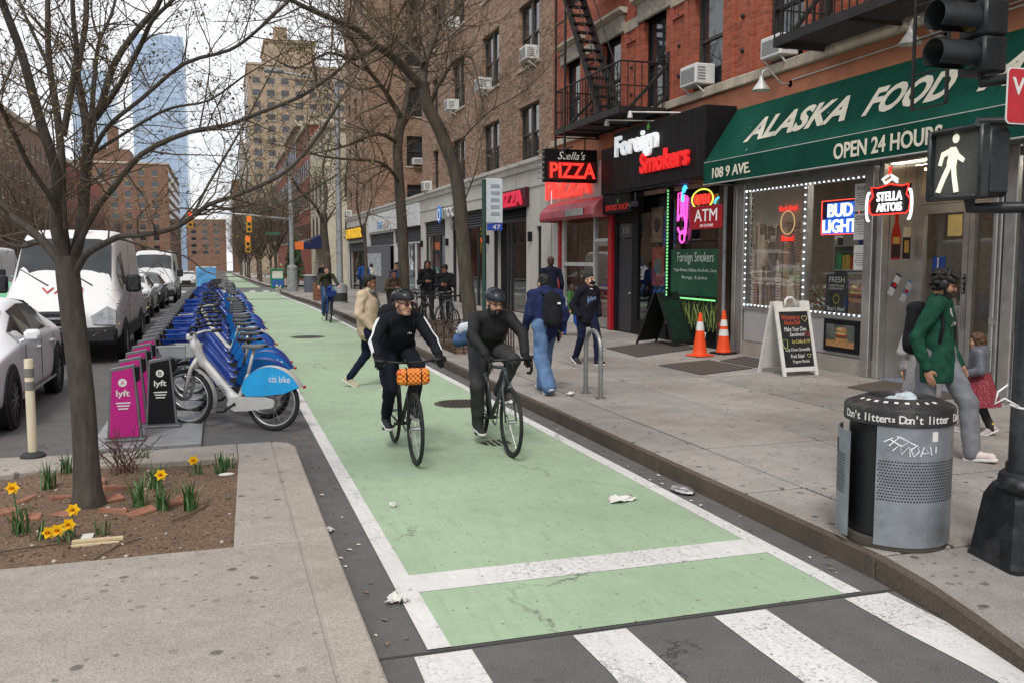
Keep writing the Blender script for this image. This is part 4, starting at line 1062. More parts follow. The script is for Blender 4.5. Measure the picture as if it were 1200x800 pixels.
for i, (y, x) in enumerate(((18.55, 8.25), (17.35, 8.25))):
 t = thing('sign_floodlight', ('small white floodlight on an arm over the word Foreign', 'small white floodlight on an arm right above the sign centre')[i], 'floodlight', (FX, y, 4.95), group='floodlights over the smoke shop sign')
 MB().tube([(FX, y - .5, 4.9), (8.5, y, 4.95), (x, y + .25, 4.98)], .016, 6).build('arm', LAMPM, t)
 MB().tube([(x, y + .25, 5.0), (x, y + .25, 4.86)], [.035, .06], 10).build('lamp_head', LAMPM, t)
sg2 = thing('small_shop_sign', 'small black sign reading SMOKE SHOP in dim red', 'sign', (FX, 19.9, 3.0))
MB().bbox(8.95, FX - .014, 19.0, 20.6, 3.0, 3.45, .01).build('sign_box', SGN, sg2)
MB().bbox(8.9, FX - .014, 19.27, 20.6, 3.46, 4.55, .01).build('side_board', SGN, sg2)
text('SMOKE SHOP', .2, (8.94, 19.75, 3.13), XD, ZD, M('dim_red', (.4, .02, .02), .5, emit=.15), sg2, fit=(1.3, .14), depth=.008, offset=.004)
leafmark(sg2, 8.94, 19.7, 3.25, .11)
tag(MB().bbox(8.92, 9.06, 18.82, 18.94, 3.1, 3.22, .02).tube([(8.92, 18.88, 3.15), (8.86, 18.88, 3.12)], .045, 10).tube([(9.0, 18.88, 3.22), (9.0, 18.88, 3.44)], .02, 6).build('security_camera', M('camera_shell', (.1, .1, .11), .4), smooth=40), 'small dome security camera under the black smoke shop sign', 'camera')
# neon and notices in the smoke shop window
def neon_obj(name, label, cat, loc, strokes, mat, r=.018, back=None, group=None):
 t = thing(name, label, cat, loc, group=group)
 for k, (mt, pl) in enumerate(strokes):
  m = MB()
  for p in pl: m.tube([(loc[0], loc[1] - a, loc[2] + b) for a, b in p], r, 6)
  m.build('neon_tube', mt, t, True)
 return t
YEL_ON = glow('yellow_neon', (.75, .8, .1), 1.0)
t = neon_obj('open_neon_sign', 'oval neon sign with red OPEN inside a yellow ring', 'neon sign', (FX - .02, 16.35, 3.12), [(YEL_ON, [arc(0, 0, .42, .2, 0, 360, 28)])], None, .016)
text('OPEN', .2, (FX - .03, 16.35, 3.12), XD, ZD, R_ON, t, fit=(.6, .2), depth=.012, offset=.008)
pk = [arc(0, .15, .17, .2, 200, 520, 18), arc(.03, -.12, .11, .12, 60, 420, 14), [(-.17, .22), (-.15, .8), (-.03, .82), (-.02, .3)], [(.1, .3), (.14, .75), (.24, .72), (.2, .1), (.16, -.1)], [(-.02, .3), (.02, .62), (.08, .6), (.1, .3)]]
neon_obj('hand_neon_sign', 'pink neon peace hand with blue tip in the smoke shop window', 'neon sign', (FX - .02, 17.2, 2.5), [(P_ON, pk), (B_ON, [[(.0, .62), (.05, .9), (.16, .98), (.1, .8), (.2, .9)], [(.06, .62), (.1, .76)]])], None, .02)
t = thing('atm_sign', 'red ATM sign with white letters in the smoke shop window', 'sign', (FX - .06, 16.1, 2.55))
MB().bbox(FX - .08, FX - .03, 15.5, 16.75, 2.52, 2.98, .015).build('sign_board', M('atm_red', (.42, .01, .02), .4, emit=.12), t)
text('ATM', .3, (FX - .086, 16.1, 2.79), XD, ZD, M('atm_white', (.8, .8, .8), .4, emit=.3), t, fit=(.88, .24), depth=.003)
text('IN STORE', .1, (FX - .086, 16.05, 2.585), XD, ZD, M('atm_white', ()), t, fit=(.5, .055), depth=.002)
neon_obj('blue_arc_neon', 'small blue neon arc beside the brown corner post', 'neon sign', (FX - .02, 15.72, 2.95), [(B_ON, [arc(0, 0, .16, .16, 40, 160, 8)]), (G_ON, [[(.12, .02), (.13, -.15)]])], None, .02)
t = thing('green_led_border', 'green light strip framing the smoke shop window', 'light strip', (FX - .03, 17.8, 1.1))
m = MB()
for z in np.arange(1.12, 3.4, .07): m.box(FX - .045, FX - .025, 17.78, 17.82, z, z + .045)
for y in np.arange(15.75, 17.75, .07): m.box(FX - .045, FX - .025, y, y + .045, 1.085, 1.115)
m.build('leds', G_ON, t)['kind'] = 'stuff'; MB().box(FX - .025, FX - .021, 17.77, 17.83, 1.09, 3.44).box(FX - .025, FX - .021, 15.7, 17.77, 1.08, 1.12).build('backing_tape', BLACKP, t)
# pizza shop: blade sign, red neon letters, awning
bs = thing('pizza_blade_sign', 'black projecting sign with script and red neon PIZZA', 'sign', (8.4, 21.6, 3.8))
MB().bbox(7.78, 9.2, 21.55, 21.75, 3.84, 4.66, .015).build('sign_box', SGN, bs)
text("Stella's", .2, (8.5, 21.54, 4.5), (1, 0, 0), ZD, M('script_pale', (.6, .58, .5), .4, emit=.25), bs, fit=(.74, .2), depth=.004, shear=.35)
text('PIZZA', .4, (8.53, 21.53, 4.13), (1, 0, 0), ZD, R_ON, bs, fit=(1.22, .38), depth=.012, offset=.006)
DKR = M('letter_shadow_red', (.09, .008, .008), .5)  # plain dark red of the panel behind the letters
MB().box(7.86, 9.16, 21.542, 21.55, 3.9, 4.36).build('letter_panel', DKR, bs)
m = MB()
for k in range(6): z = 3.93 + k * .13; m.tube([(7.78, 21.6, z), (7.6, 21.6, z)], [.022, .016], 6)
m.build('sign_fins', M('polished_metal', (.7, .72, .74), .2, .9), bs)
MB().tube([(8.1, 21.65, 4.66), (8.1, 21.65, 4.95), (9.3, 21.65, 4.95)], .018, 6).tube([(8.9, 21.65, 4.66), (8.9, 21.65, 4.95)], .018, 6).build('hanger', BLKIRON, bs)
wl = thing('pizza_wall_letters', 'large red neon PIZZA letters on the pale wall above the red awning', 'sign', (FX - .1, 23.4, 3.6))
MB().box(FX - .06, FX - .013, 20.9, 24.9, 3.5, 4.42).build('sign_panel', M('pale_sign_panel', (.42, .4, .36), .6, dirt=.3, world=True), wl)
text('PIZZA', .5, (FX - .16, 23.55, 3.9), XD, ZD, R_ON, wl, fit=(3.3, .56), depth=.02, offset=.012)
ra = thing('red_awning', 'short curved red awning over the pizza shop window', 'awning', (FX, 22.7, 3.0))
prof = [(FX - .013, 3.5), (FX - .22, 3.47), (FX - .42, 3.36), (FX - .55, 3.2), (FX - .58, 3.02), (FX - .55, 2.94)]
m = MB()
for i in range(5): a, b = prof[i], prof[i + 1]; m.add([(a[0], 24.6, a[1]), (a[0], 20.62, a[1]), (b[0], 20.62, b[1]), (b[0], 24.6, b[1])], [(0, 3, 2, 1)])
for yy in (24.6, 20.62): m.add([(x, yy, z) for x, z in prof] + [(FX - .013, yy, 2.94)], [tuple(range(7))])
m.build('canopy', M('faded_red_vinyl', (.30, .03, .045), .5, var=.25, scale=2, dirt=.3, dirtcol=(.4, .3, .3), world=True), ra)
MB().box(FX - .6, FX - .585, 21.3, 22.5, 3.02, 3.2).build('grey_patch', M('grey_patch', (.3, .28, .28), .6), ra)
# signs on the limestone front
ps = thing('red_pizza_sign', "red channel letter sign reading S PIZZA on limestone", 'sign', (FX - .1, 28.7, 3.5))
MB().bbox(FX - .2, FX - .06, 27.0, 31.6, 3.54, 4.14, .01).build('sign_box', M('dark_red_box', (.05, .01, .015), .5), ps)
text("'S PIZZA", .4, (FX - .24, 28.85, 3.84), XD, ZD, M('crimson_letters', (.62, .02, .06), .4, emit=.35), ps, fit=(3.4, .5), depth=.03, offset=.02)
ys = thing('yellow_shop_sign', 'yellow letters on a red sign at the far end of the limestone front', 'sign', (FX - .1, 65, 3.2))
MB().bbox(FX - .25, FX - .06, 60.6, 68.8, 3.2, 4.1, .01).build('sign_box', M('dark_red_box', ()), ys)
text('BURGER', .4, (FX - .29, 64.7, 3.65), XD, ZD, M('yellow_letters', (.75, .45, .03), .4, emit=.3), ys, fit=(7.6, .7), depth=.03, offset=.03)
bl = thing('round_blue_sign', 'round blue logo with pale script on the limestone front', 'sign', (FX - .1, 38.4, 3.4))
MB().lathe([(.001, -.05), (.36, -.05), (.38, -.03), (.38, .0)], 24, (FX - .16, 38.7, 3.8), 'x').build('logo_disc', M('logo_blue', (.05, .22, .55), .4), bl, 30)
MB().lathe([(.2, -.058), (.26, -.058)], 20, (FX - .16, 38.7, 3.8), 'x').build('logo_ring', SW, bl)
text('moc', .4, (FX - .18, 37.1, 3.82), XD, ZD, M('pale_script', (.55, .56, .56), .4), bl, fit=(2.0, .42), depth=.04, shear=.2)
bt = thing('white_fascia_sign', 'blue and brown lettering on the white fascia', 'sign', (FX - .13, 53.2, 3.9))
text('THE', .4, (FX - .13, 54.6, 3.85), XD, ZD, M('sky_lettering', (.08, .3, .6), .5), bt, fit=(1.9, .42), depth=.01)
text('HOP', .4, (FX - .13, 52.3, 3.85), XD, ZD, M('tan_lettering', (.4, .28, .18), .5), bt, fit=(2.0, .42), depth=.01)
# ---- food market window displays
def ledstrip(par):
 m = MB(); x = FX - .028
 def run(p, q):
  p = Vector(p); q = Vector(q); n = int((q - p).length / .115)
  for i in range(n + 1):
   c = p + (q - p) * (i / n); m.box(c.x - .008, c.x + .008, c.y - .013, c.y + .013, c.z - .013, c.z + .013)
 run((x, 14.72, 1.08), (x, 14.72, 3.16)); run((x, 14.72, 3.16), (x, 11.52, 3.16)); run((x, 12.95, 1.1), (x, 12.95, 3.1)); run((x, 14.72, 1.08), (x, 11.52, 1.06));
 o = m.build('leds', LED, par); o['kind'] = 'stuff'; return o
t = thing('white_led_border', 'white light string outlining the food market windows', 'light string', (FX - .03, 13.1, 1.05)); ledstrip(t)
MB().tube([(FX - .022, 14.72, 1.08), (FX - .022, 14.72, 3.16), (FX - .022, 11.52, 3.16)], .006, 4).tube([(FX - .022, 12.95, 1.1), (FX - .022, 12.95, 3.1)], .006, 4).build('cable', M('pale_cable', (.5, .5, .5), .5), t)
# city poster
cp = thing('city_poster', 'brown poster of city towers filling the tall window', 'poster', (FX + .1, 13.87, 1.05))
SK = [M('poster_sky', (.42, .35, .28), .6, var=.25, scale=1.2, world=True, stretch=(1, .6, 2))] + [M('poster_tower_%d' % i, c, .6, var=.3, scale=25, world=True, stretch=(1, 2, 1)) for i, c in enumerate([(.58, .42, .3), (.36, .23, .16), (.7, .55, .42), (.22, .155, .125), (.5, .29, .18)])]
MB().box(FX + .11, FX + .115, 13.02, 14.72, 1.06, 3.18).build('poster_sheet', SK[0], cp)
pr = random.Random(3); tm = MB()
for k in range(150):
 lvl = pr.random() ** 1.3; zb = 1.07; ht = 1.5 - 1.25 * lvl * pr.uniform(.75, 1); w = pr.uniform(.06, .16)
 if k < 3: ht = (1.42, 1.25, 1.3)[k]; w = .14; lvl = .2
 yc = pr.uniform(13.06 + w / 2, 14.68 - w / 2); x = FX + .108 - .0006 * k * 0 - .012 * lvl - .0002 * k
 if k < 3: yc = (14.15, 13.4, 13.75)[k]
 c = pr.randint(1, 5)
 tm.add([(x, yc - w / 2, zb), (x, yc + w / 2, zb), (x, yc + w / 2, zb + ht), (x, yc - w / 2, zb + ht)], [(0, 3, 2, 1)], c)
 if ht > .5 and pr.random() < .6:
  c2 = pr.choice([3, 4, 4]);
  for r_ in range(int(ht / .05) - 1):
   z = zb + .03 + r_ * .05
   tm.add([(x - .00008, yc - w / 2 + .008, z), (x - .00008, yc + w / 2 - .008, z), (x - .00008, yc + w / 2 - .008, z + .016), (x - .00008, yc - w / 2 + .008, z + .016)], [(0, 3, 2, 1)], c2)
tm.build('printed_towers', SK, cp)
t = neon_obj('deli_neon_ring', 'small red neon ring with lettering over the city poster', 'neon sign', (FX + .06, 13.55, 2.55), [(glow('soft_gold', (.8, .5, .25), .5), [arc(0, 0, .2, .2, 0, 360, 22)])], None, .011)
text("Boar's Head", .1, (FX + .06, 13.55, 2.8), XD, ZD, R_ON, t, fit=(.5, .09), depth=.004); text('Brand', .1, (FX + .06, 13.55, 2.28), XD, ZD, R_ON, t, fit=(.34, .09), depth=.004)
t = thing('beer_neon_sign', 'blue and white BUD LIGHT neon sign with red border', 'neon sign', (FX + .1, 12.2, 2.35))
MB().box(FX + .1, FX + .12, 11.72, 12.68, 2.3, 2.88).build('back_panel', M('navy_panel', (.01, .02, .06), .4), t)
BW_ON = glow('ice_white_neon', (.75, .88, 1), 1.6)
text('BUD', .25, (FX + .09, 12.2, 2.70), XD, ZD, BW_ON, t, fit=(.6, .21), depth=.01, offset=.004); text('LIGHT', .25, (FX + .09, 12.2, 2.45), XD, ZD, BW_ON, t, fit=(.84, .21), depth=.01, offset=.004)
neon_b = MB(); q = [(.45, .27), (-.46, .27), (-.46, -.27), (.45, -.27)]
neon_b.tube([(FX + .09, 12.2 - a, 2.59 + b) for a, b in q], .008, 5, closed=True).build('border_tube', glow('orange_red_neon', (1, .08, .05), 1.6), t)
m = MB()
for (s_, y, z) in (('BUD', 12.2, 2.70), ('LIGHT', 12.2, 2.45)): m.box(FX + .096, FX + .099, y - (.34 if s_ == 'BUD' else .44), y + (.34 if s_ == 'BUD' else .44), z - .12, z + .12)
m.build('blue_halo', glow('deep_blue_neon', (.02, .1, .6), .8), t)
PAPER = M('paper', (.62, .61, .57), .8, var=.06)
INK = M('print_ink', (.05, .05, .05), .7)
for i, (y, z, w, h, s_, lab) in enumerate([(11.62, 2.86, .3, .42, 'WAR', 'paper notice headed WAR at the window edge'), (11.62, 2.42, .3, .4, 'GOVE', 'paper notice headed GOVE under the upper notice'), (11.63, 1.95, .24, .38, '', 'small pale blue paper taped low beside the beer shelf')]):
 p = thing('window_notice', lab, 'notice', (FX + .02, y, z), group='paper notices at the window edge')
 MB().box(FX + .018, FX + .022, y - w / 2, y + w / 2, z - h / 2, z + h / 2).build('sheet', PAPER, p)
 if s_: text(s_, .1, (FX + .016, y, z + h * .33), XD, ZD, INK, p, fit=(w * .75, .07), depth=.001)
 l = MB()
 for k in range(6): l.box(FX + .0165, FX + .0175, y - w * .4, y + w * (.4 - .1 * (k % 3)), z + h * .15 - k * .035, z + h * .15 - k * .035 + .008)
 l.build('printed_lines', INK, p)
# deli posters low in the window
FOOD = [M('food_%d' % i, c, .6, var=.35, scale=22, world=True) for i, c in enumerate([(.03, .03, .033), (.38, .2, .08), (.3, .04, .03), (.14, .22, .04), (.55, .42, .2), (.12, .05, .03), (.6, .58, .52), (.16, .1, .06)])]
def burger(mb, x, y, z, s):
 """flat printed sandwich: bun, meat, cheese, leaf"""
 def el(cy, cz, ry, rz, mi, lift): mb.add([(x - lift, y - cy - ry * math.cos(2 * math.pi * i / 18), z + cz + rz * math.sin(2 * math.pi * i / 18)) for i in range(18)], [tuple(range(18))], mi)
 el(0, -.28 * s, .62 * s, .14 * s, 1, .001); el(0, -.12 * s, .6 * s, .1 * s, 5, .002); el(.02 * s, .0, .64 * s, .08 * s, 2, .003); el(-.05 * s, .1 * s, .58 * s, .07 * s, 4, .004); el(.03 * s, .17 * s, .62 * s, .06 * s, 3, .005); el(0, .33 * s, .56 * s, .2 * s, 1, .006); el(-.1 * s, .4 * s, .3 * s, .07 * s, 4, .007)
t = thing('fresh_poster', 'black deli poster headed FRESH between two food photos', 'poster', (FX + .05, 12.17, 1.06))
MB().box(FX + .05, FX + .055, 11.9, 12.44, 1.07, 1.72).build('sheet', FOOD[0], t)
text('FRESH', .1, (FX + .046, 12.17, 1.6), XD, ZD, PAPER, t, fit=(.38, .09), depth=.001); text("SANDWICHES\n& BREAKFAST", .05, (FX + .046, 12.17, 1.48), XD, ZD, PAPER, t, fit=(.36, .08), depth=.001)
text("Boar's Head", .05, (FX + .046, 12.17, 1.14), XD, ZD, PAPER, t, fit=(.42, .07), depth=.001)
MB().lathe([(.001, 0), (.085, 0)], 18, (FX + .046, 12.17, 1.29), 'x').build('emblem', M('emblem_gold', (.25, .22, .06), .5), t); MB().lathe([(.001, 0), (.055, 0)], 14, (FX + .045, 12.17, 1.29), 'x').build('emblem_centre', FOOD[0], t)
t = thing('salad_poster', 'food photo of purple salad left of the black deli poster', 'poster', (FX + .05, 12.7, 1.06))
MB().box(FX + .056, FX + .06, 12.45, 12.88, 1.07, 1.62).build('sheet', FOOD[7], t)
m = MB(); pr = random.Random(9)
for k in range(60): y = pr.uniform(12.47, 12.86); z = pr.uniform(1.1, 1.5); s_ = pr.uniform(.015, .04); m.add([(FX + .055 - k * .00005, y + s_ * math.cos(a + k) * 1.3, z + s_ * math.sin(a + k) * .6) for a in (0, 1.6, 3.1, 4.7)], [(0, 1, 2, 3)], pr.choice([0, 1, 2, 2, 3, 4, 6]))
m.build('printed_salad', [FOOD[0], M('beet', (.18, .02, .06), .6), FOOD[6], FOOD[3], FOOD[2], FOOD[5], M('cabbage', (.3, .25, .28), .6)], t)
t = thing('sandwich_poster', 'food photo of a stacked sandwich right of the black deli poster', 'poster', (FX + .05, 11.7, 1.06))
MB().box(FX + .056, FX + .06, 11.5, 11.89, 1.07, 1.7).build('sheet', FOOD[7], t); m = MB(); burger(m, FX + .054, 11.69, 1.38, .3); m.build('printed_sandwich', FOOD, t)
t = thing('burger_frame', 'black framed burger picture on the grey panel under the window', 'picture', (FX - .02, 11.92, .5))
MB().bbox(FX - .05, FX - .005, 11.5, 12.34, .47, .98, .012).build('frame', BLACKP, t)
MB().box(FX - .056, FX - .051, 11.58, 12.26, .55, .9).build('print', M('burger_backdrop', (.09, .1, .09), .5, var=.5, scale=5, world=True), t)
MB().box(FX - .0565, FX - .0562, 11.58, 12.26, .55, .65).build('printed_board', FOOD[1], t)
m = MB(); burger(m, FX - .057, 11.88, .74, .24); m.build('printed_burger', FOOD, t)
# STELLA sign hung before the entrance
t = thing('stella_neon_sign', 'white and red STELLA ARTOIS neon hung at the entrance', 'neon sign', (8.9, 10.5, 2.55))
body = []
def cart(s): return [(a * s, b * s) for a, b in [(-.34, -.2), (.34, -.2), (.4, -.16), (.42, -.02), (.34, .06), (.38, .2), (.24, .18), (0, .22), (-.24, .18), (-.38, .2), (-.34, .06), (-.42, -.02), (-.4, -.16)]]
MB().prism([(10.5 - a, 2.75 + b) for a, b in cart(1.0)], 'x', 8.9, 8.93).build('sign_plate', M('stella_black', (.015, .01, .012), .4), t)
MB().tube([(8.885, 10.5 - a, 2.75 + b) for a, b in cart(.98)], .01, 6, closed=True).build('red_tube', R_ON, t)
for s_ in (-1, 1):
 MB().tube([(8.875, 10.5 + s_ * (.4 + .05 * math.cos(a)), 2.72 + .2 * math.sin(a) - .05) for a in np.linspace(-1.7, 1.7, 9)], .02, 6).build('white_scroll', W_ON, t, True)
text('STELLA', .15, (8.885, 10.5, 2.8), XD, ZD, W_ON, t, fit=(.5, .13), depth=.006, offset=.003); text('ARTOIS', .15, (8.885, 10.5, 2.65), XD, ZD, W_ON, t, fit=(.5, .12), depth=.006, offset=.003)
MB().tube([(8.885, 10.5 - .15, 2.98), (8.885, 10.5 - .05, 3.04), (8.885, 10.5 + .08, 2.98), (8.885, 10.5 + .15, 3.04), (8.885, 10.5, 3.1), (8.885, 10.35, 3.02)], .016, 6).build('horn_tube', W_ON, t, True)
MB().tube([(8.885, 10.5, 3.08), (8.885, 10.5, 3.2)], .022, 6).build('red_tip', R_ON, t)
MB().tube([(8.92, 10.25, 2.98), (8.92, 10.2, 3.45)], .004, 4).tube([(8.92, 10.75, 2.98), (8.92, 10.75, 3.45)], .004, 4).build('hanging_wire', BLACKP, t)
# decals on the entrance side panel (plane y = 11.06, facing -y)
YP = 11.058
def decal(name, label, x, z, parts, loc=None):
 t = thing(name, label, 'sticker', (x, YP, z))
 for nm, mat, fn in parts: m = MB(); fn(m); m.build(nm, mat, t)
 return t
def bottle(x, z, s, y):
 pr_ = [(.0, 0), (.085, 0), (.09, .02), (.09, .36), (.075, .46), (.035, .56), (.032, .72), (.0, .72)]
 return [(x - a * s, z + b * s) for a, b in pr_[1:-1]] + [(x + a * s, z + b * s) for a, b in reversed(pr_[1:-1])]
def poly_y(m, pts, y): m.add([(a, y, b) for a, b in pts], [tuple(range(len(pts)))])
AMB = M('amber_print', (.35, .03, .015), .4, var=.2); GOLD = M('gold_print', (.45, .3, .08), .5); NAVY = M('navy_print', (.015, .02, .08), .4); DKB = M('dark_print', (.03, .02, .02), .4)
BX = FX + .27
decal('bottle_sticker', 'red beer bottle sticker on the entrance side panel', BX - .08, 1.9, [('bottle_print', AMB, lambda m: poly_y(m, bottle(BX - .06, 1.92, .95, 0), YP)), ('label_print', DKB, lambda m: m.box(BX - .14, BX + .02, YP - .003, YP - .001, 1.95, 2.14)), ('neck_print', GOLD, lambda m: m.box(BX - .12, BX + .0, YP - .003, YP - .001, 2.15, 2.25))])
decal('can_sticker', 'beer can sticker beside the red bottle sticker', BX + .12, 1.9, [('can_print', DKB, lambda m: m.box(BX + .06, BX + .2, YP - .002, YP, 1.93, 2.25)), ('can_top_print', M('can_pale', (.55, .5, .42), .4), lambda m: m.box(BX + .06, BX + .2, YP - .003, YP, 2.25, 2.4)), ('can_badge', GOLD, lambda m: m.box(BX + .09, BX + .17, YP - .004, YP - .002, 2.02, 2.2))])
def tilted(m, cx, cz, w, h, a, y):
 c_, s_ = math.cos(a), math.sin(a); poly_y(m, [(cx + u * c_ - v * s_, cz + u * s_ + v * c_) for u, v in ((-w, -h), (w, -h), (w, h), (-w, h))], y)
for i, (cx, cz, c1) in enumerate(((BX - .06, 1.55, NAVY), (BX + .16, 1.45, M('sky_print', (.1, .3, .55), .4)))):
 decal('energy_can_sticker', ('dark blue and silver slim can sticker, tilted', 'light blue and silver slim can sticker, lower and tilted')[i], cx, cz, [('can_print', c1, lambda m: tilted(m, cx, cz, .055, .17, -.5, YP)), ('silver_print', M('silver_print', (.55, .57, .6), .3), lambda m: (tilted(m, cx + .04, cz + .07, .055, .06, -.5, YP - .002), tilted(m, cx - .055, cz - .1, .055, .06, -.5, YP - .002))), ('red_badge', M('red_badge', (.5, .02, .02), .4), lambda m: tilted(m, cx, cz, .03, .03, -.5, YP - .003))])
# door stickers
t = thing('access_sticker', 'blue wheelchair access sticker on the glass door', 'sticker', (XD0 + .01, 10.55, 1.6))
MB().box(XD0 + .004, XD0 + .008, 10.42, 10.66, 1.56, 1.96).build('sheet', M('access_blue', (.02, .06, .28), .5), t)
MB().tube([(XD0, 10.55, 1.91), (XD0, 10.551, 1.78), (XD0, 10.48, 1.78), (XD0, 10.45, 1.7)], .011, 5).tube([(XD0, 10.55 - .06 * math.cos(a), 1.74 + .06 * math.sin(a)) for a in np.linspace(1.9, 5.6, 10)], .009, 5).ell((XD0, 10.55, 1.93), (.01, .018, .018), 8, 6).build('wheelchair_symbol', PAPER, t)
t = thing('door_paper', 'yellow paper taped inside the shop door top', 'notice', (XD0, 10.3, 2.2)); MB().box(XD0 + .004, XD0 + .008, 10.14, 10.4, 2.25, 2.55).build('sheet', M('yellow_paper', (.55, .45, .2), .8), t)
t = thing('pull_sticker', 'black PULL strip on the door edge', 'sticker', (XD0 - .012, 10.05, 1.5)); MB().box(XD0 - .016, XD0 - .011, 10.02, 10.08, 1.45, 1.72).build('strip', BLACKP, t)
for i, ch in enumerate('PULL'): text(ch, .06, (XD0 - .018, 10.05, 1.69 - i * .065), XD, ZD, PAPER, t, fit=(.03, .045), depth=.001)
# ================================================================ STREET FURNITURE
# ---- litter bin
bc = (4.1, 4.68); bz = .152
tb = thing('litter_bin', 'dented blue grey perforated litter bin with black lid and white tag', 'litter bin', (*bc, bz))
BINM = M('bin_blue_grey', (.26, .285, .315), .42, .45, var=.14, scale=7, dirt=.65, dirtcol=(.09, .075, .06), bump=.25, bscale=9, bdist=.01, world=True)
BINL = M('bin_lid_black', (.025, .024, .025), .5, .1, var=.3, scale=14, dirt=.35, dirtcol=(.22, .21, .2), bump=.4, bscale=50, world=True)
LINER = M('bin_liner_black', (.012, .012, .014), .5, var=.3)
c3 = (bc[0], bc[1], bz)
toCam = math.atan2(-bc[1], -bc[0])           # direction to the camera
d0 = toCam - R(48); d1 = toCam - R(22)        # open slot left of the front
def shell(r, z0, z1, a0, a1, t_=.006, n=40):
 m = MB(); m.lathe([(r, z0), (r, z1), (r - t_, z1), (r - t_, z0), (r, z0)], n, c3, a0=a0, a1=a1)
 for a in (a0, a1): m.add([(c3[0] + q * math.cos(a), c3[1] + q * math.sin(a), c3[2] + z) for q, z in ((r, z0), (r, z1), (r - t_, z1), (r - t_, z0))], [(0, 1, 2, 3)])
 return m
shell(.32, .03, .80, d1, d0 + 2 * math.pi - R(62)).build('shell', BINM, tb, 30)
# door panel left of the slot, standing ajar
dm_ = shell(.327, .05, .72, d0 - R(62), d0, n=14)
dm_.v = [(x - .045, y + .0, z) for x, y, z in dm_.v]
door_ = dm_.build('door_panel', BINM, tb, 30)
MB().lathe([(.0, .02), (.28, .02), (.29, .05), (.29, .80), (0, .80)], 36, c3).build('liner', LINER, tb, 40)
MB().lathe([(.0, 0.0), (.31, 0.0), (.315, .03), (.318, .06), (.305, .065), (.0, .065)], 36, c3).build('base_ring', M('bin_base', (.1, .085, .07), .6, .3, dirt=.5, world=True), tb, 40)
MB().lathe([(.326, .775), (.332, .78), (.332, .865), (.325, .88), (.31, .888), (.21, .925), (.19, .93), (.18, .915), (.175, .86), (.29, .77), (.326, .775)], 44, c3).build('lid', BINL, tb, 35)
pm = MB()
def dot(a, z, r, rr):
 ca, sa = math.cos(a), math.sin(a)
 pts = []
 for k in range(6):
  t_ = math.pi / 3 * k; aa = a + rr * math.cos(t_) / r; pts.append((c3[0] + r * math.cos(aa), c3[1] + r * math.sin(aa), c3[2] + z + rr * math.sin(t_)))
 pm.add(pts, [tuple(range(6))])
for row in range(14):
 for k in range(-10, 46):
  a = d1 + R(3) + (k + (row % 2) * .5) * .055
  if d1 + R(1.5) < a < d1 + R(105): dot(a, .32 + row * .0185, .3212, .0058)
po = pm.build('perforations', LINER, tb); po['kind'] = 'stuff'
pm = MB()
for row in range(14):
 for k in range(24):
  a = d0 - R(58) + (k + (row % 2) * .5) * .055
  if a < d0 - R(7):
   dot(a, .32 + row * .0185, .3285, .0058)
pm.v = [(x - .045, y, z) for x, y, z in pm.v]; po = pm.build('perforations', LINER, tb); po['kind'] = 'stuff'
MB().box(0, .004, -.006, .006, 0, .09).xf(Matrix.Translation((c3[0] - .045 + .3275 * math.cos(d0 - R(30)), c3[1] + .3275 * math.sin(d0 - R(30)), c3[2] + .56)) @ Matrix.Rotation(d0 - R(30), 4, 'Z')).build('latch_slot', LINER, tb)
LETW = M('lid_lettering', (.62, .62, .58), .6)
def wrap_text(s_, r, z, a0, step, size, par, mat, nm='lettering'):
 Vs = []; Fs = []; off = 0
 for i, ch in enumerate(s_):
  if ch == ' ': continue
  me = text_mesh(ch, size, depth=.0008, offset=.0012); a = a0 + i * step
  T = np.array([-math.sin(a), math.cos(a), 0]); N = np.array([math.cos(a), math.sin(a), 0])
  for v in me.vertices: Vs.append(tuple(T * v.co.x + np.array([0, 0, v.co.y]) + N * (r + v.co.z) + np.array([0, 0, z])))
  Fs += [tuple(j + off for j in p.vertices) for p in me.polygons]; off = len(Vs); bpy.data.meshes.remove(me)
 m = bpy.data.meshes.new(nm); m.from_pydata(Vs, [], Fs); m.materials.append(mat); m.update(); return meshobj(nm, m, par)
for i, (ph, n_) in enumerate(((-R(62), "Don't litter"), (R(4), "Don't litter"), (R(70), "Don't"))): wrap_text(n_, .333, .822, toCam + ph, .079, .068, tb, LETW)
wrap_text("ts", .333, .822, toCam - R(9), .07, .05, tb, LETW)
pmx = MB()
rr_ = random.Random(5)
for i in range(9):    # worn lettering of the lid plate
 a = toCam + R(-60 + i * 14); r0 = .25; z = c3[2] + .9135
 pmx.box(-.012, .012, -.016, .016, -.001, .002); k0 = len(pmx.v) - 8
 pmx.xf(Matrix.Translation((c3[0] + r0 * math.cos(a), c3[1] + r0 * math.sin(a), z)) @ Matrix.Rotation(a, 4, 'Z') @ Matrix.Rotation(R(18), 4, 'Y') @ Matrix.Diagonal((1, .35 + .5 * rr_.random(), 1, 1)), k0)
pmx.build('worn_lid_print', LETW, tb)
gr = MB()   # spray tag
for st in [[(-.02, .70), (.05, .66), (.09, .69), (.04, .72), (-.02, .66)], [(.0, .63), (.04, .67), (.05, .61), (.09, .66), (.1, .6)], [(.1, .65), (.12, .6), (.15, .63), (.14, .67), (.1, .64)], [(.16, .6), (.18, .66), (.21, .62), (.17, .62)], [(.22, .66), (.23, .61)], [(.26, .66), (.26, .62)], [(.02, .72), (.13, .67)], [(-.05, .68), (.0, .71)]]:
 gr.tube([(c3[0] + .322 * math.cos(d1 + R(17) + u / .32), c3[1] + .322 * math.sin(d1 + R(17) + u / .32), c3[2] + w) for u, w in st], .0042, 5)
gr.build('spray_tag', M('white_spray', (.72, .74, .76), .6), tb)
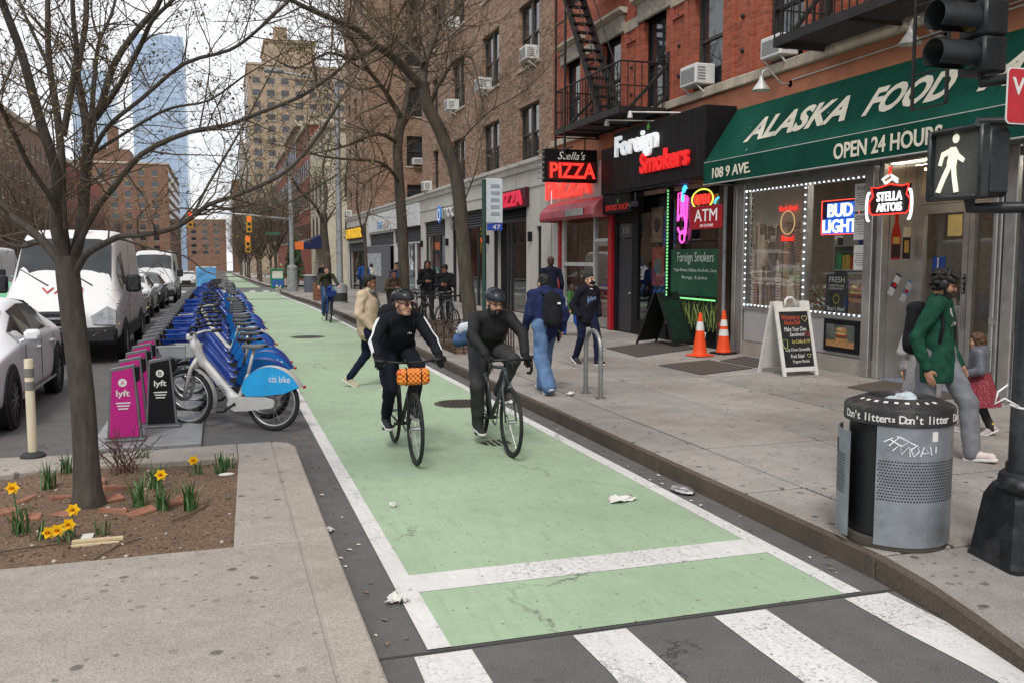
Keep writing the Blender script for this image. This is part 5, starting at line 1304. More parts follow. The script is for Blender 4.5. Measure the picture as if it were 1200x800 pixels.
a = d1 + R(62); MB().box(.321, .3225, -.02, .02, .69, .75).xf(Matrix.Translation(c3) @ Matrix.Rotation(a, 4, 'Z')).build('sticker', PAPER, tb)
bag = SDF(.03).ell((c3[0] - .02, c3[1] - .02, c3[2] + .88), (.12, .09, .05)).ell((c3[0] + .07, c3[1] + .03, c3[2] + .9), (.07, .06, .04)); bag.wr = (.008, 60, 1)
tag(sdf_obj('plastic_bag', bag, M('pale_plastic', (.42, .48, .52), .25, var=.3, scale=30), None, .01), 'crumpled pale plastic bag stuffed in the bin opening', 'plastic bag')
# ---- signal pole at the corner
pc = (4.52, 4.1)
BLKPOLE = M('chipped_black_paint', (.017, .018, .02), .38, .2, var=.35, scale=8, dirt=.5, dirtcol=(.11, .11, .115), bump=.35, bscale=26, bdist=.006, world=True)
pl = thing('signal_pole', 'chipped black signal pole on a tapered cast base', 'signal pole', (*pc, .15))
m = MB()
def octs(r, z, rot=0): return [(pc[0] + r * math.cos(R(22.5 + 45 * k) + rot), pc[1] + r * math.sin(R(22.5 + 45 * k) + rot), z) for k in range(8)]
def sq(hx, z, ch=.03, rot=R(-8)):
 P = [(hx - ch, -hx), (hx, -hx + ch), (hx, hx - ch), (hx - ch, hx), (-hx + ch, hx), (-hx, hx - ch), (-hx, -hx + ch), (-hx + ch, -hx)]
 return [(pc[0] + x * math.cos(rot) - y * math.sin(rot), pc[1] + x * math.sin(rot) + y * math.cos(rot), z) for x, y in P]
lv = [sq(.215, .08), sq(.215, .16), sq(.205, .19), sq(.165, .53, .03), sq(.15, .58, .04), sq(.145, .6, .05), sq(.125, .62, .05), sq(.12, .67, .05), sq(.1, .69, .04)]
V = [p for l in lv for p in l]; F = [(i * 8 + j, i * 8 + (j + 1) % 8, (i + 1) * 8 + (j + 1) % 8, (i + 1) * 8 + j) for i in range(len(lv) - 1) for j in range(8)] + [tuple(8 * (len(lv) - 1) + j for j in range(8))]
m.add(V, F).build('base', BLKPOLE, pl)
MB().lathe([(.105, .68), (.105, .73), (.092, .75), (.088, 5.6), (0, 5.62)], 20, (*pc, 0)).build('shaft', BLKPOLE, pl, 40)
MB().bbox(pc[0] - .2, pc[0] - .12, pc[1] - .17, pc[1] + .02, .58, .68, .03).build('base_bolt_cover', BLKPOLE, pl, 40)
tag(MB().tube([(pc[0] + .094 * math.cos(a), pc[1] + .094 * math.sin(a), 1.08 + .005 * math.sin(3 * a)) for a in np.linspace(0, 6.28, 22)], .008, 5).tube([(pc[0] - .09, pc[1] - .02, 1.085), (pc[0] - .16, pc[1] + .02, 1.13), (pc[0] - .22, pc[1] + .03, 1.1), (pc[0] - .2, pc[1] + .03, 1.17), (pc[0] - .14, pc[1] + .02, 1.21)], .006, 5).build('plastic_strap', M('white_plastic', (.7, .7, .7), .4), smooth=True), 'loose white plastic strap tied round the black pole', 'strap')
# pedestrian signal (faces across the avenue)
SIGB = M('signal_housing', (.022, .024, .026), .42, .1, var=.25, scale=6, dirt=.3, dirtcol=(.08, .08, .08), world=True)
pd = thing('pedestrian_signal', 'black pedestrian signal showing the white walking figure', 'pedestrian signal', (4.12, 4.315, 2.31))
m = MB().bbox(4.14, 4.33, 4.115, 4.515, 2.295, 2.695, .03).build('housing', SIGB, pd, 40)
v = MB();
for (a, b, c, d_) in ((4.105, 4.135, 2.285, 2.705), (4.495, 4.525, 2.285, 2.705)): v.bbox(4.085, 4.16, a, b, c, d_, .012)
v.bbox(4.085, 4.16, 4.135, 4.495, 2.675, 2.705, .012).bbox(4.085, 4.16, 4.135, 4.495, 2.285, 2.315, .012); v.build('bezel', SIGB, pd, 40)
MB().box(4.13, 4.139, 4.135, 4.495, 2.315, 2.675).build('lens', M('signal_lens', (.1, .102, .094), .3, var=.15, scale=60, world=True), pd)
WK = glow('walk_white', (.9, .85, .68), .4)
wk = MB(); cx, cz = 4.37, 2.5
def wpoly(P, x): wk.prism([(cx - a * .36, cz + b * .36) for a, b in P], 'x', x, x + .003)
wk.lathe([(.001, 0), (.027, 0)], 14, (4.126, cx - .10 * .36, cz + .40 * .36), 'x')
wpoly([(-.02, .27), (.10, .27), (.16, .18), (.12, -.05), (.0, -.07), (-.08, .0)], 4.126)       # torso
wpoly([(-.0, .26), (-.20, .2), (-.26, .0), (-.19, -.02), (-.14, .12), (-.02, .16)], 4.124)         # rear arm
wpoly([(.10, .25), (.17, .16), (.30, .06), (.27, .0), (.12, .08), (.06, .14)], 4.125)          # front arm
wpoly([(-.06, .0), (.03, -.04), (-.1, -.26), (-.2, -.46), (-.3, -.44), (-.18, -.2)], 4.1255)    # rear leg
wpoly([(.02, -.03), (.12, -.03), (.14, -.2), (.2, -.46), (.1, -.47), (.05, -.24)], 4.1245)      # front leg
wk.build('walking_figure', WK, pd)
MB().tube([(4.24, 4.3, 2.69), (4.25, 4.3, 2.74), (4.47, 4.2, 2.74), (4.5, 4.1, 2.74)], .028, 10).build('bracket', SIGB, pd, 40); MB().tube([(4.22, 4.31, 2.3), (4.23, 4.31, 2.24), (4.3, 4.28, 2.24), (4.5, 4.1, 2.24)], .034, 10).build('bracket', SIGB, pd, 40)
# vehicle signal (faces the same way)
vs = thing('traffic_signal', 'black traffic signal head seen from its side above the awning', 'traffic signal', (4.4, 4.4, 3.03))
for k in range(3):
 z = 3.03 + k * .215
 h = MB().bbox(4.27, 4.45, 4.3, 4.51, z + .003, z + .212, .015).build('signal_section', SIGB, vs, 40)
 MB().lathe([(.085, 0), (.088, -.1), (.088, -.27), (.083, -.27), (.082, 0)], 18, (4.268, 4.405, z + .11), 'x', a0=R(-50), a1=R(230)).build('visor', SIGB, vs, 40)
 MB().lathe([(.001, -.02), (.05, -.015), (.078, 0)], 16, (4.268, 4.405, z + .11), 'x').build('lens', M(('green_lens', 'amber_lens', 'red_lens')[k], ((.01, .08, .05), (.12, .07, .01), (.25, .015, .01))[k], .25), vs, True)
MB().tube([(4.36, 4.4, 3.06), (4.36, 4.4, 2.99), (4.47, 4.1, 2.99)], .032, 10).build('bracket', SIGB, vs, 40); MB().tube([(4.36, 4.4, 3.67), (4.47, 4.1, 3.7)], .025, 8).build('bracket', SIGB, vs, 40)
# red regulatory sign
ws = thing('red_road_sign', 'red rectangular road sign with white W at the picture edge', 'road sign', (4.5, 3.97, 2.7))
RSX0, RSX1, RSZ0, RSZ1 = 4.115, 4.74, 2.68, 2.985
RSM = M('sign_red', (.42, .012, .02), .4, var=.08)
def rrect(x0, x1, z0, z1, r): return [(cx_ + r * math.cos(a), cz_ + r * math.sin(a)) for cx_, cz_, b in ((x1 - r, z1 - r, 0), (x0 + r, z1 - r, 90), (x0 + r, z0 + r, 180), (x1 - r, z0 + r, 270)) for a in [R(b + 22.5 * k) for k in range(5)]]
MB().prism(rrect(RSX0, RSX1, RSZ0, RSZ1, .03), 'y', 3.975, 3.98).build('plate', PAPER, ws)
MB().prism(rrect(RSX0 + .008, RSX1 - .008, RSZ0 + .008, RSZ1 - .008, .025), 'y', 3.9725, 3.9745).build('red_face', RSM, ws)
text('WRONG', .1, (4.428, 3.971, 2.885), (1, 0, 0), ZD, PAPER, ws, fit=(.56, .095), depth=.0008, offset=.002); text('WAY', .1, (4.428, 3.971, 2.76), (1, 0, 0), ZD, PAPER, ws, fit=(.3, .095), depth=.0008, offset=.002)
# ---- bicycle hoop
hp = thing('bike_hoop', 'bare steel bike hoop on the pavement near the kerb', 'bike rack', (4.62, 10.9, .15))
STEEL = M('galvanised_steel', (.3, .3, .295), .4, .7, var=.15, scale=10, dirt=.4, dirtcol=(.1, .09, .08), world=True)
ya, yb = 11.15, 10.65; rr_ = (ya - yb) / 2; yc = (ya + yb) / 2
MB().tube([(4.62, ya, .16), (4.62, ya, .7)] + [(4.62, yc + rr_ * math.cos(a), .75 + rr_ * math.sin(a)) for a in np.linspace(0, math.pi, 13)] + [(4.62, yb, .7), (4.62, yb, .16)], .03, 12).build('hoop', STEEL, hp, 60)
for yy in (ya, yb): MB().lathe([(0, .16), (.07, .16), (.07, .152), (.0, .152)], 16, (4.62, yy, .0)).build('foot_plate', STEEL, hp, 30)
# ---- cones
ORG = M('cone_orange', (.78, .075, .012), .5, var=.08, scale=8, dirt=.3, dirtcol=(.3, .05, .02)); REFL = M('reflective_white', (.66, .66, .64), .4, dirt=.25)
def cone(x, y, label, bands, basem, h=.72, lean=0):
 t = thing('traffic_cone', label, 'traffic cone', (x, y, .152), rz=.3, group='traffic cones by the smoke shop')
 MB().bbox(-.19, .19, -.19, .19, 0, .035, .015).build('base', basem, t, world=False)
 rad = lambda z: .135 - (.135 - .03) * (z - .035) / (h - .035)
 MB().lathe([(.15, .034), (.15, .05), (.135, .06)] + [(rad(z), z) for z in np.linspace(.07, h, 8)] + [(.02, h + .008), (0, h + .008)], 24, mi=0).build('cone_body', ORG, t, 40, world=False)
 for a, b in bands: MB().lathe([(rad(a) + .002, a), (rad(b) + .002, b)], 24).build('band', REFL, t, 40, world=False)
 return t
cone(8.36, 14.72, 'orange cone with one white collar near its tip', [(.47, .63)], ORG, .78)
cone(8.98, 14.93, 'orange cone with two white bands beside the drain pipe', [(.34, .46), (.52, .64)], BLACKP, .80)
t = thing('striped_post', 'short red and white striped post behind the traffic cones', 'post', (9.08, 15.2, .15))
m = MB().lathe([(.05, .152), (.05, .3), (.03, .32), (.03, .6), (0, .6)], 12, (9.1, 15.2, 0)).build('post', BLACKP, t, 30)
MB().lathe([(.033, .45), (.033, .55)], 12, (9.1, 15.2, 0)).build('red_stripe', ORG, t); MB().ell((9.1, 15.2, .66), (.07, .07, .07), 10, 8).build('knob', RSM, t, True)
tag(MB().bar((8.62, 15.25, .16), (8.72, 15.3, .55), .2, .012, up=(0, 1, 0)).build('leaning_board', PAPER), 'white board scrap leaning behind the first traffic cone', 'board')
# ---- A-frame boards
def aframe(label, origin, rz, w, h, spread, mat, face, faceinset, nm='sidewalk_board', legs=True):
 t = thing(nm, label, 'sandwich board', origin, rz)
 for s_ in (-1, 1):
  def T(u, v, d=0):      # u across, v up the panel, d outward
   k = v / h; y = s_ * (-spread / 2 + (spread / 2 - .03) * k); return (u, y - s_ * d, v)
  P = MB()
  def slab(u0, u1, v0, v1, d0, d1):
   A = [T(u0, v0, d0), T(u1, v0, d0), T(u1, v1, d0), T(u0, v1, d0), T(u0, v0, d1), T(u1, v0, d1), T(u1, v1, d1), T(u0, v1, d1)]
   P.add(A, [(0, 3, 2, 1), (4, 5, 6, 7), (0, 1, 5, 4), (1, 2, 6, 5), (2, 3, 7, 6), (3, 0, 4, 7)]); P.fixn = True
  fw_ = faceinset
  slab(-w / 2, -w / 2 + fw_, 0, h * .9, -.015, .015); slab(w / 2 - fw_, w / 2, 0, h * .9, -.015, .015)
  slab(-w / 2 + fw_, w / 2 - fw_, .06 * h, .11 * h, -.015, .015); slab(-w / 2 + fw_, w / 2 - fw_, h * .85, h * .9, -.015, .015)
  slab(-w / 2 + fw_, w / 2 - fw_, .11 * h, h * .85, -.008, .004)
  slab(-w / 2, -w / 2 + .14 * w / .6, h * .9, h * .985, -.015, .015); slab(w / 2 - .16 * w / .6, w / 2, h * .9, h * .985, -.015, .015)
  P.build('panel', mat, t, world=False)
  Q = MB(); A = [T(-w / 2 + fw_, .115 * h, .006), T(w / 2 - fw_, .115 * h, .006), T(w / 2 - fw_, h * .845, .006), T(-w / 2 + fw_, h * .845, .006)]
  Q.add(A, [(0, 1, 2, 3)] if s_ < 0 else [(3, 2, 1, 0)]); Q.build('board_face', face, t, world=False)
 hd = MB().tube([(-.09, 0, h * .9), (-.08, 0, h * 1.0), (-.04, 0, h * 1.03), (.04, 0, h * 1.03), (.08, 0, h * 1.0), (.09, 0, h * .9)], .022, 8).build('handle', mat, t, True, world=False)
 return t
WPL = M('white_moulded_plastic', (.66, .65, .62), .5, var=.06, dirt=.3, dirtcol=(.4, .38, .34)); CHK = M('chalkboard_black', (.018, .018, .02), .6, var=.3, scale=5)
wa = aframe('white sandwich board with handwritten menu on black', (8.42, 12.08, .152), R(4), .66, 1.14, .62, WPL, CHK, .055)
tilt = Vector((0, .28, 1.14)).normalized()
def menu(s_, v, w, hgt, mat, u=0, sh=.25):
 k = v / 1.14; y = -.31 + (.31 - .03) * k
 return text(s_, .1, (u, y - .012, v), (1, 0, 0), tuple(tilt), mat, wa, fit=(w, hgt), depth=.0006, shear=sh, world=False, name='chalk_writing')
CR, CWH, CYL = M('chalk_red', (.55, .09, .05), .8), M('chalk_white', (.72, .72, .7), .8), M('chalk_yellow', (.62, .5, .2), .8)
menu('Welcome to', .88, .34, .075, CR, -.06); menu('Alaska Deli', .80, .32, .07, CR, -.05); menu('Make Your Own', .70, .42, .07, CWH); menu('Sandwich', .62, .28, .06, CWH, .02); menu('Ice Coffee $1.99', .51, .34, .065, CYL, .08); menu('Cup Caves Quesadilla', .39, .46, .065, CWH); menu('Fruit Salad', .30, .26, .06, CWH, -.02); menu('Yogurt Parfait', .21, .32, .06, CWH, .04)
ht = MB()
def heart(cu, cv, s_, mat, nm):
 k = cv / 1.14; pts = [(cu + s_ * .055 * (math.sin(a) ** 3), cv + s_ * .05 * (.81 * math.cos(a) - .31 * math.cos(2 * a) - .12 * math.cos(3 * a))) for a in np.linspace(0, 6.28, 18)]
 m = MB().tube([(u, -.31 + .28 * v / 1.14 - .012, v) for u, v in pts], .004, 4); m.build(nm, mat, wa, world=False)
heart(.2, .86, 1, CYL, 'chalk_heart'); heart(.22, .62, .8, CR, 'chalk_heart'); heart(.2, .3, .7, CYL, 'chalk_heart')
cu_ = MB().tube([(-.26, -.31 + .28 * .46 / 1.14 - .012, .46), (-.245, -.31 + .28 * .40 / 1.14 - .012, .42), (-.19, -.31 + .28 * .4 / 1.14 - .012, .42), (-.175, -.31 + .28 * .54 / 1.14 - .012, .54), (-.275, -.31 + .28 * .54 / 1.14 - .012, .54), (-.26, -.31 + .28 * .46 / 1.14 - .012, .46)], .006, 4); cu_.build('chalk_cup', M('chalk_green', (.3, .5, .15), .8), wa, world=False)
aframe('black sandwich board seen edge on before the smoke shop', (8.78, 16.9, .152), R(28), .74, 1.1, .95, M('black_plastic_board', (.016, .018, .017), .45, var=.2), M('dark_green_board', (.012, .03, .022), .5, var=.3, scale=4), .05)
# ---- mats
MATM = M('rubber_mat', (.075, .06, .05), .85, var=.3, scale=30, dirt=.3, dirtcol=(.15, .12, .1), bump=.5, bscale=120, world=True)
for i, (q, lab) in enumerate([([(7.29, 16.56), (7.19, 14.9), (9.08, 15.98), (9.03, 17.56)], 'large brown door mat under the black sandwich board'), ([(6.97, 13.63), (7.02, 12.3), (8.25, 12.8), (8.16, 14.05)], 'dark rubber mat before the traffic cones'), ([(8.3, 13.9), (8.35, 12.9), (9.15, 13.4), (9.1, 14.4)], 'dark rubber mat tucked against the metal panel behind the white board'), ([(8.3, 10.5), (8.3, 9.2), (9.25, 9.2), (9.25, 10.9)], 'black rubber mat lying at the market entrance')]):
 m = MB(); m.prism([(x, y) for x, y in q], 'z', .152, .163); tag(m.build('door_mat', MATM), lab, 'mat', 'mats before the shops')
# ---- manholes, lane grates
IRON = M('manhole_iron', (.10, .085, .07), .6, .5, var=.25, scale=20, world=True)
def manhole(x, y, r, label, mt=IRON):
 t = thing('manhole_cover', label, 'manhole cover', (x, y, .006), group='manhole covers in the bike lane')
 MB().lathe([(0, .008), (r, .008), (r, .0)], 28, (x, y, zg(y) + .001)).build('disc', mt, t, 30)
 m = MB(); n = int(r * 2 / .062)
 for i in range(-n, n + 1):
  for j in range(-n, n + 1):
   px_, py_ = i * .062, j * .062
   if px_ * px_ + py_ * py_ < (r - .05) ** 2: m.box(x + px_ - .02, x + px_ + .02, y + py_ - .02, y + py_ + .02, zg(y) + .0092, zg(y) + .013)
 m.build('tread_studs', M('manhole_dark', (.05, .045, .038), .6, .5), t)['kind'] = 'stuff'
manhole(3.02, 11.65, .36, 'round iron manhole cover behind the cyclist in grey trousers'); manhole(2.72, 9.0, .22, 'small painted-over round cover under the grey trousered cyclist', GREEN); manhole(2.0, 22.7, .42, 'faint round manhole cover far up the green lane')
# ---- litter on the ground
def crumple(x, y, z, s_, label, mat, nm, seed):
 r_ = random.Random(seed); m = MB(); n = 5
 P = [[(x + (i / n - .5) * s_ * 1.6 + r_.uniform(-.02, .02), y + (j / n - .5) * s_ + r_.uniform(-.02, .02), z + abs(r_.gauss(0, .022)) + .004) for j in range(n + 1)] for i in range(n + 1)]
 for i in range(n):
  for j in range(n):
   if r_.random() < .12 and (i in (0, n - 1) or j in (0, n - 1)): continue
   m.add([P[i][j], P[i + 1][j], P[i + 1][j + 1], P[i][j + 1]], [(0, 1, 2), (0, 2, 3)])
 return tag(m.build(nm, mat), label, 'litter', 'paper litter in the lane')
crumple(3.02, 6.52, .008, .15, 'crumpled white paper lying on the green lane', PAPER, 'paper_litter', 1)
crumple(.9, 4.93, .01, .07, 'small white paper scrap by the lane line near the stop bar', PAPER, 'paper_litter', 3)
crumple(.66, 6.4, .003, .07, 'tiny white scrap beside the island kerb', PAPER, 'paper_litter', 4)
crumple(3.62, 11.5, .003, .14, 'white paper scraps in the gutter behind the grey trousered cyclist', PAPER, 'paper_litter', 6)
crumple(1.25, 6.9, .008, .035, 'tiny white flake on the lane near the line', PAPER, 'paper_litter', 7)
crumple(4.35, 11.0, .152, .07, 'white scrap on the pavement beside the bike hoop', PAPER, 'paper_litter', 8)
fo = SDF(.02).ell((3.63, 6.62, .025), (.09, .13, .022)).ell((3.63, 6.66, .035), (.05, .08, .02)); fo.wr = (.004, 80, 2)
tag(sdf_obj('foil_litter', fo, M('foil_silver', (.55, .55, .56), .25, .8, var=.3, scale=30), None, .008), 'silver crushed foil wrapper in the kerb gutter', 'litter')
# ---- delineator post on the island
dl = thing('delineator_post', 'weathered cream flexible post with grey bands on the island', 'delineator post', (-1.69, 9.15, .13))
CRM = M('weathered_cream', (.55, .49, .36), .6, var=.15, scale=4, dirt=.5, dirtcol=(.28, .2, .12), stretch=(6, 6, .6))
MB().lathe([(.11, 0), (.11, .015), (.085, .04), (.05, .05), (0, .05)], 18).build('base', M('black_rubber', (.03, .03, .032), .7), dl, 40, world=False)
MB().lathe([(.041, .045), (.04, .90), (.036, .905), (0, .905)], 18).build('tube', CRM, dl, 40, world=False)
for a, b in ((.74, .82), (.62, .70)): MB().lathe([(.0422, a), (.0422, b)], 18).build('grey_band', M('grey_reflective', (.17, .17, .155), .4), dl, 40, world=False)
# ---- bus stop pole
bp = thing('bus_stop_sign', 'green bus stop pole with tall pale sign panel', 'bus stop', (4.4, 15.3, .15))
MB().tube([(4.4, 15.3, .15), (4.4, 15.3, 3.3)], .035, 10).build('pole', M('dark_green_pole', (.02, .05, .04), .5), bp, 40)
bx_ = MB().bbox(4.44, 4.74, 15.28, 15.32, 2.55, 3.32, .01).build('sign_panel', M('pale_blue_panel', (.48, .52, .55), .5), bp)
MB().box(4.45, 4.73, 15.272, 15.2785, 2.42, 2.54).build('route_plate', M('route_blue', (.02, .05, .3), .5), bp)
text('47', .1, (4.62, 15.27, 2.48), (1, 0, 0), ZD, PAPER, bp, fit=(.14, .08), depth=.001)
for k in range(5): MB().box(4.52, 4.68, 15.274, 15.2785, 2.68 + k * .12, 2.74 + k * .12).build('sign_symbol', M('panel_ink', (.25, .28, .32), .6), bp)
# ---- tall grey street poles
GP = M('grey_pole_paint', (.3, .315, .325), .5, .3, dirt=.3, world=True)
p1 = thing('street_light_pole', 'pale grey street light pole beside the far cyclist', 'street light', (4.62, 37.3, zg(37.3) + .15))
MB().lathe([(.3, 0), (.3, .5), (.26, .75), (.14, .8), (.13, 1.2), (.1, 9), (0, 9)], 16).build('column', GP, p1, 30, world=False)
MB().lathe([(.302, .08), (.302, .42)], 16, a0=R(180), a1=R(330)).build('base_collar', M('dark_collar', (.03, .03, .03), .6), p1, world=False)
MB().tube([(0, 0, 8.4), (-.8, -.1, 8.9), (-2.2, -.2, 9.05)], .05, 8).build('arm', GP, p1, True, world=False)
MB().bbox(-2.8, -2.1, -.35, -.05, 9.0, 9.16, .05).build('lamp_head', GP, p1, world=False)
p2_ = thing('signal_mast', 'grey mast with a long arm and signals at the next crossing', 'signal mast', (4.4, 60, zg(60) + .15))
MB().lathe([(.35, 0), (.33, 1.6), (.16, 1.7), (.13, 8), (0, 8)], 16).build('column', GP, p2_, 30, world=False)
MB().tube([(0, 0, 4.6), (-2.5, 0, 4.85), (-6.3, 0, 5.1)], [.09, .07, .05], 8).build('arm', GP, p2_, True, world=False)
AMB_B = M('signal_amber_box', (.55, .27, .02), .5, var=.1)
RL = glow('red_lens_lit', (1, .05, .02), 2.0)
for k, (x, z) in enumerate(((-2.6, 3.75), (-2.7, 2.5), (-6.1, 4.0))):
 b = MB().bbox(x - .17, x + .17, -.2, .2, z, z + 1.05, .03).build('signal_box', AMB_B, p2_, world=False)
 for j in range(3): MB().lathe([(.001, 0), (.11, 0)], 12, (x, -.205, z + .2 + j * .33), 'y').build('lens', RL if j == 2 else M('dark_lens', (.03, .03, .03), .3), b, world=False)
MB().box(-1.6, -.7, -.03, .03, 3.6, 3.8).build('street_name_plate', M('street_sign_green', (.02, .12, .07), .5), p2_, world=False)
MB().box(.2, .75, -.03, .03, 2.7, 3.2).build('orange_sign', M('orange_board', (.7, .16, .03), .5), p2_, world=False)
fb = thing('far_litter_bin', 'dark grey wire bin under the signal mast', 'litter bin', (5.3, 57.5, zg(57.5) + .15)); MB().lathe([(.38, 0), (.42, 1.05), (.4, 1.05), (.36, .05)], 16).build('basket', M('dark_wire', (.1, .11, .13), .6), fb, 30, world=False); MB().lathe([(.0, 1.1), (.3, 1.1), (.45, 1.06), (.45, 1.0)], 16).build('lid', GP, fb, 30, world=False)
nb = thing('news_box', 'green and blue newspaper box at the far corner', 'newspaper box', (2.9 + .9, 66.0, zg(66) + .15)); MB().bbox(-.45, .45, -.3, .3, .1, 1.5, .05).build('case', M('news_green', (.02, .2, .1), .4), nb, world=False); MB().box(-.36, .36, -.31, -.301, .8, 1.3).build('window', PAPER, nb, world=False); MB().box(-.4, .4, -.31, -.301, .2, .7).build('front_panel', M('news_blue', (.03, .12, .35), .4), nb, world=False)
pls = thing('planter_box', 'brown wooden crate planter beside the light pole', 'planter', (4.25, 41, zg(41) + .15));
for s_ in range(4): MB().bbox(-.35, .35, -.36, -.33, .02 + s_ * .2, .2 + s_ * .2, .01).build('board', M('planter_wood', (.2, .085, .05), .7), pls, world=False)
MB().box(-.34, .34, -.32, .35, 0, .78).build('crate', M('planter_wood', ()), pls, world=False)
# ================================================================ BICYCLES
RUB = M('tyre_rubber', (.018, .018, .019), .75, var=.2); RIMS = M('alloy_rim', (.45, .46, .47), .35, .8); RIMB = M('black_rim', (.02, .02, .022), .4, .4)
SPK = M('spoke_steel', (.4, .4, .4), .35, .9); BLKC = M('black_component', (.02, .02, .022), .42, .3, var=.2); CHR = M('bright_steel', (.5, .5, .5), .28, .9)
def wheel(par, x, y, r, tr=.02, rim=RIMB, nsp=20, steer=0):
 mat = Matrix.Translation((x, y, r)) @ Matrix.Rotation(steer, 4, 'Z')
 c = lambda rr, n: [(0, rr * math.cos(2 * math.pi * i / n), rr * math.sin(2 * math.pi * i / n)) for i in range(n)]
 t = MB().tube(c(r - tr, 36), tr, 8, closed=True).xf(mat).build('wheel', RUB, par, True, world=False)
 MB().tube(c(r - 2.3 * tr, 36), tr * .62, 6, closed=True).xf(mat).build('rim', rim, t, True, world=False)
 s_ = MB()
 for i in range(nsp):
  a = 2 * math.pi * i / nsp; b = a + (.5 if i % 2 else -.5); o = .022 if i % 4 < 2 else -.022
  s_.tube([(o, .025 * math.cos(b), .025 * math.sin(b)), (0, (r - 2.4 * tr) * math.cos(a), (r - 2.4 * tr) * math.sin(a))], .0016, 3, caps=False)
 s_.xf(mat).build('spokes', SPK, t, world=False)
 MB().tube([(-.05, 0, 0), (.05, 0, 0)], .02, 8).xf(mat).build('hub', CHR, t, world=False)
 return t
def saddle(par, y, z, mat=None, s=1.0, w=.075):
 m = MB()
 def fn(u, v):
  yy = (u - .45) * .27 * s; ww = (w * (1 - u) ** .8 + .018 + .01 * (u > .9)) * s; a = (v * 2 - 1) * 1.9
  if u < .03: ww *= .6
  return (ww * math.sin(a) / .95 if abs(a) < 1.57 else ww * math.copysign(1, a) * .95, y + yy, z + .035 * math.cos(a) * (1 if u > .05 else .6) + .012 * (1 - u) ** 2)
 m.grid(fn, 10, 10); return m.build('saddle', mat or BLKC, par, True, world=False)
def crank(par, y, z, ang, l=.17, w=.075, ring=True):
 m = MB()
 ends = []
 for s_, a in ((1, ang), (-1, ang + math.pi)):
  e = (s_ * w, y + l * math.cos(a), z + l * math.sin(a)); m.bar((s_ * w * .8, y, z), e, .022, .012, up=(1, 0, 0)); ends.append(e)
 m.tube([(-w, y, z), (w, y, z)], .018, 8)
 o = m.build('crank', BLKC, par, world=False)
 for e in ends: MB().bbox(e[0] - .0 + (.0 if e[0] > 0 else -.095), e[0] + (.095 if e[0] > 0 else 0), e[1] - .04, e[1] + .04, e[2] - .012, e[2] + .012, .005).build('pedal', BLKC, par, world=False)
 if ring: MB().lathe([(.06, .0), (.085, .0), (.085, .004), (.06, .004)], 26, (-w * .55, y, z), 'x').build('chainring', CHR, par, world=False)
 return ends
def bike_root(name, label, loc, rz, group=None): return thing(name, label, 'bicycle', loc, rz, group)
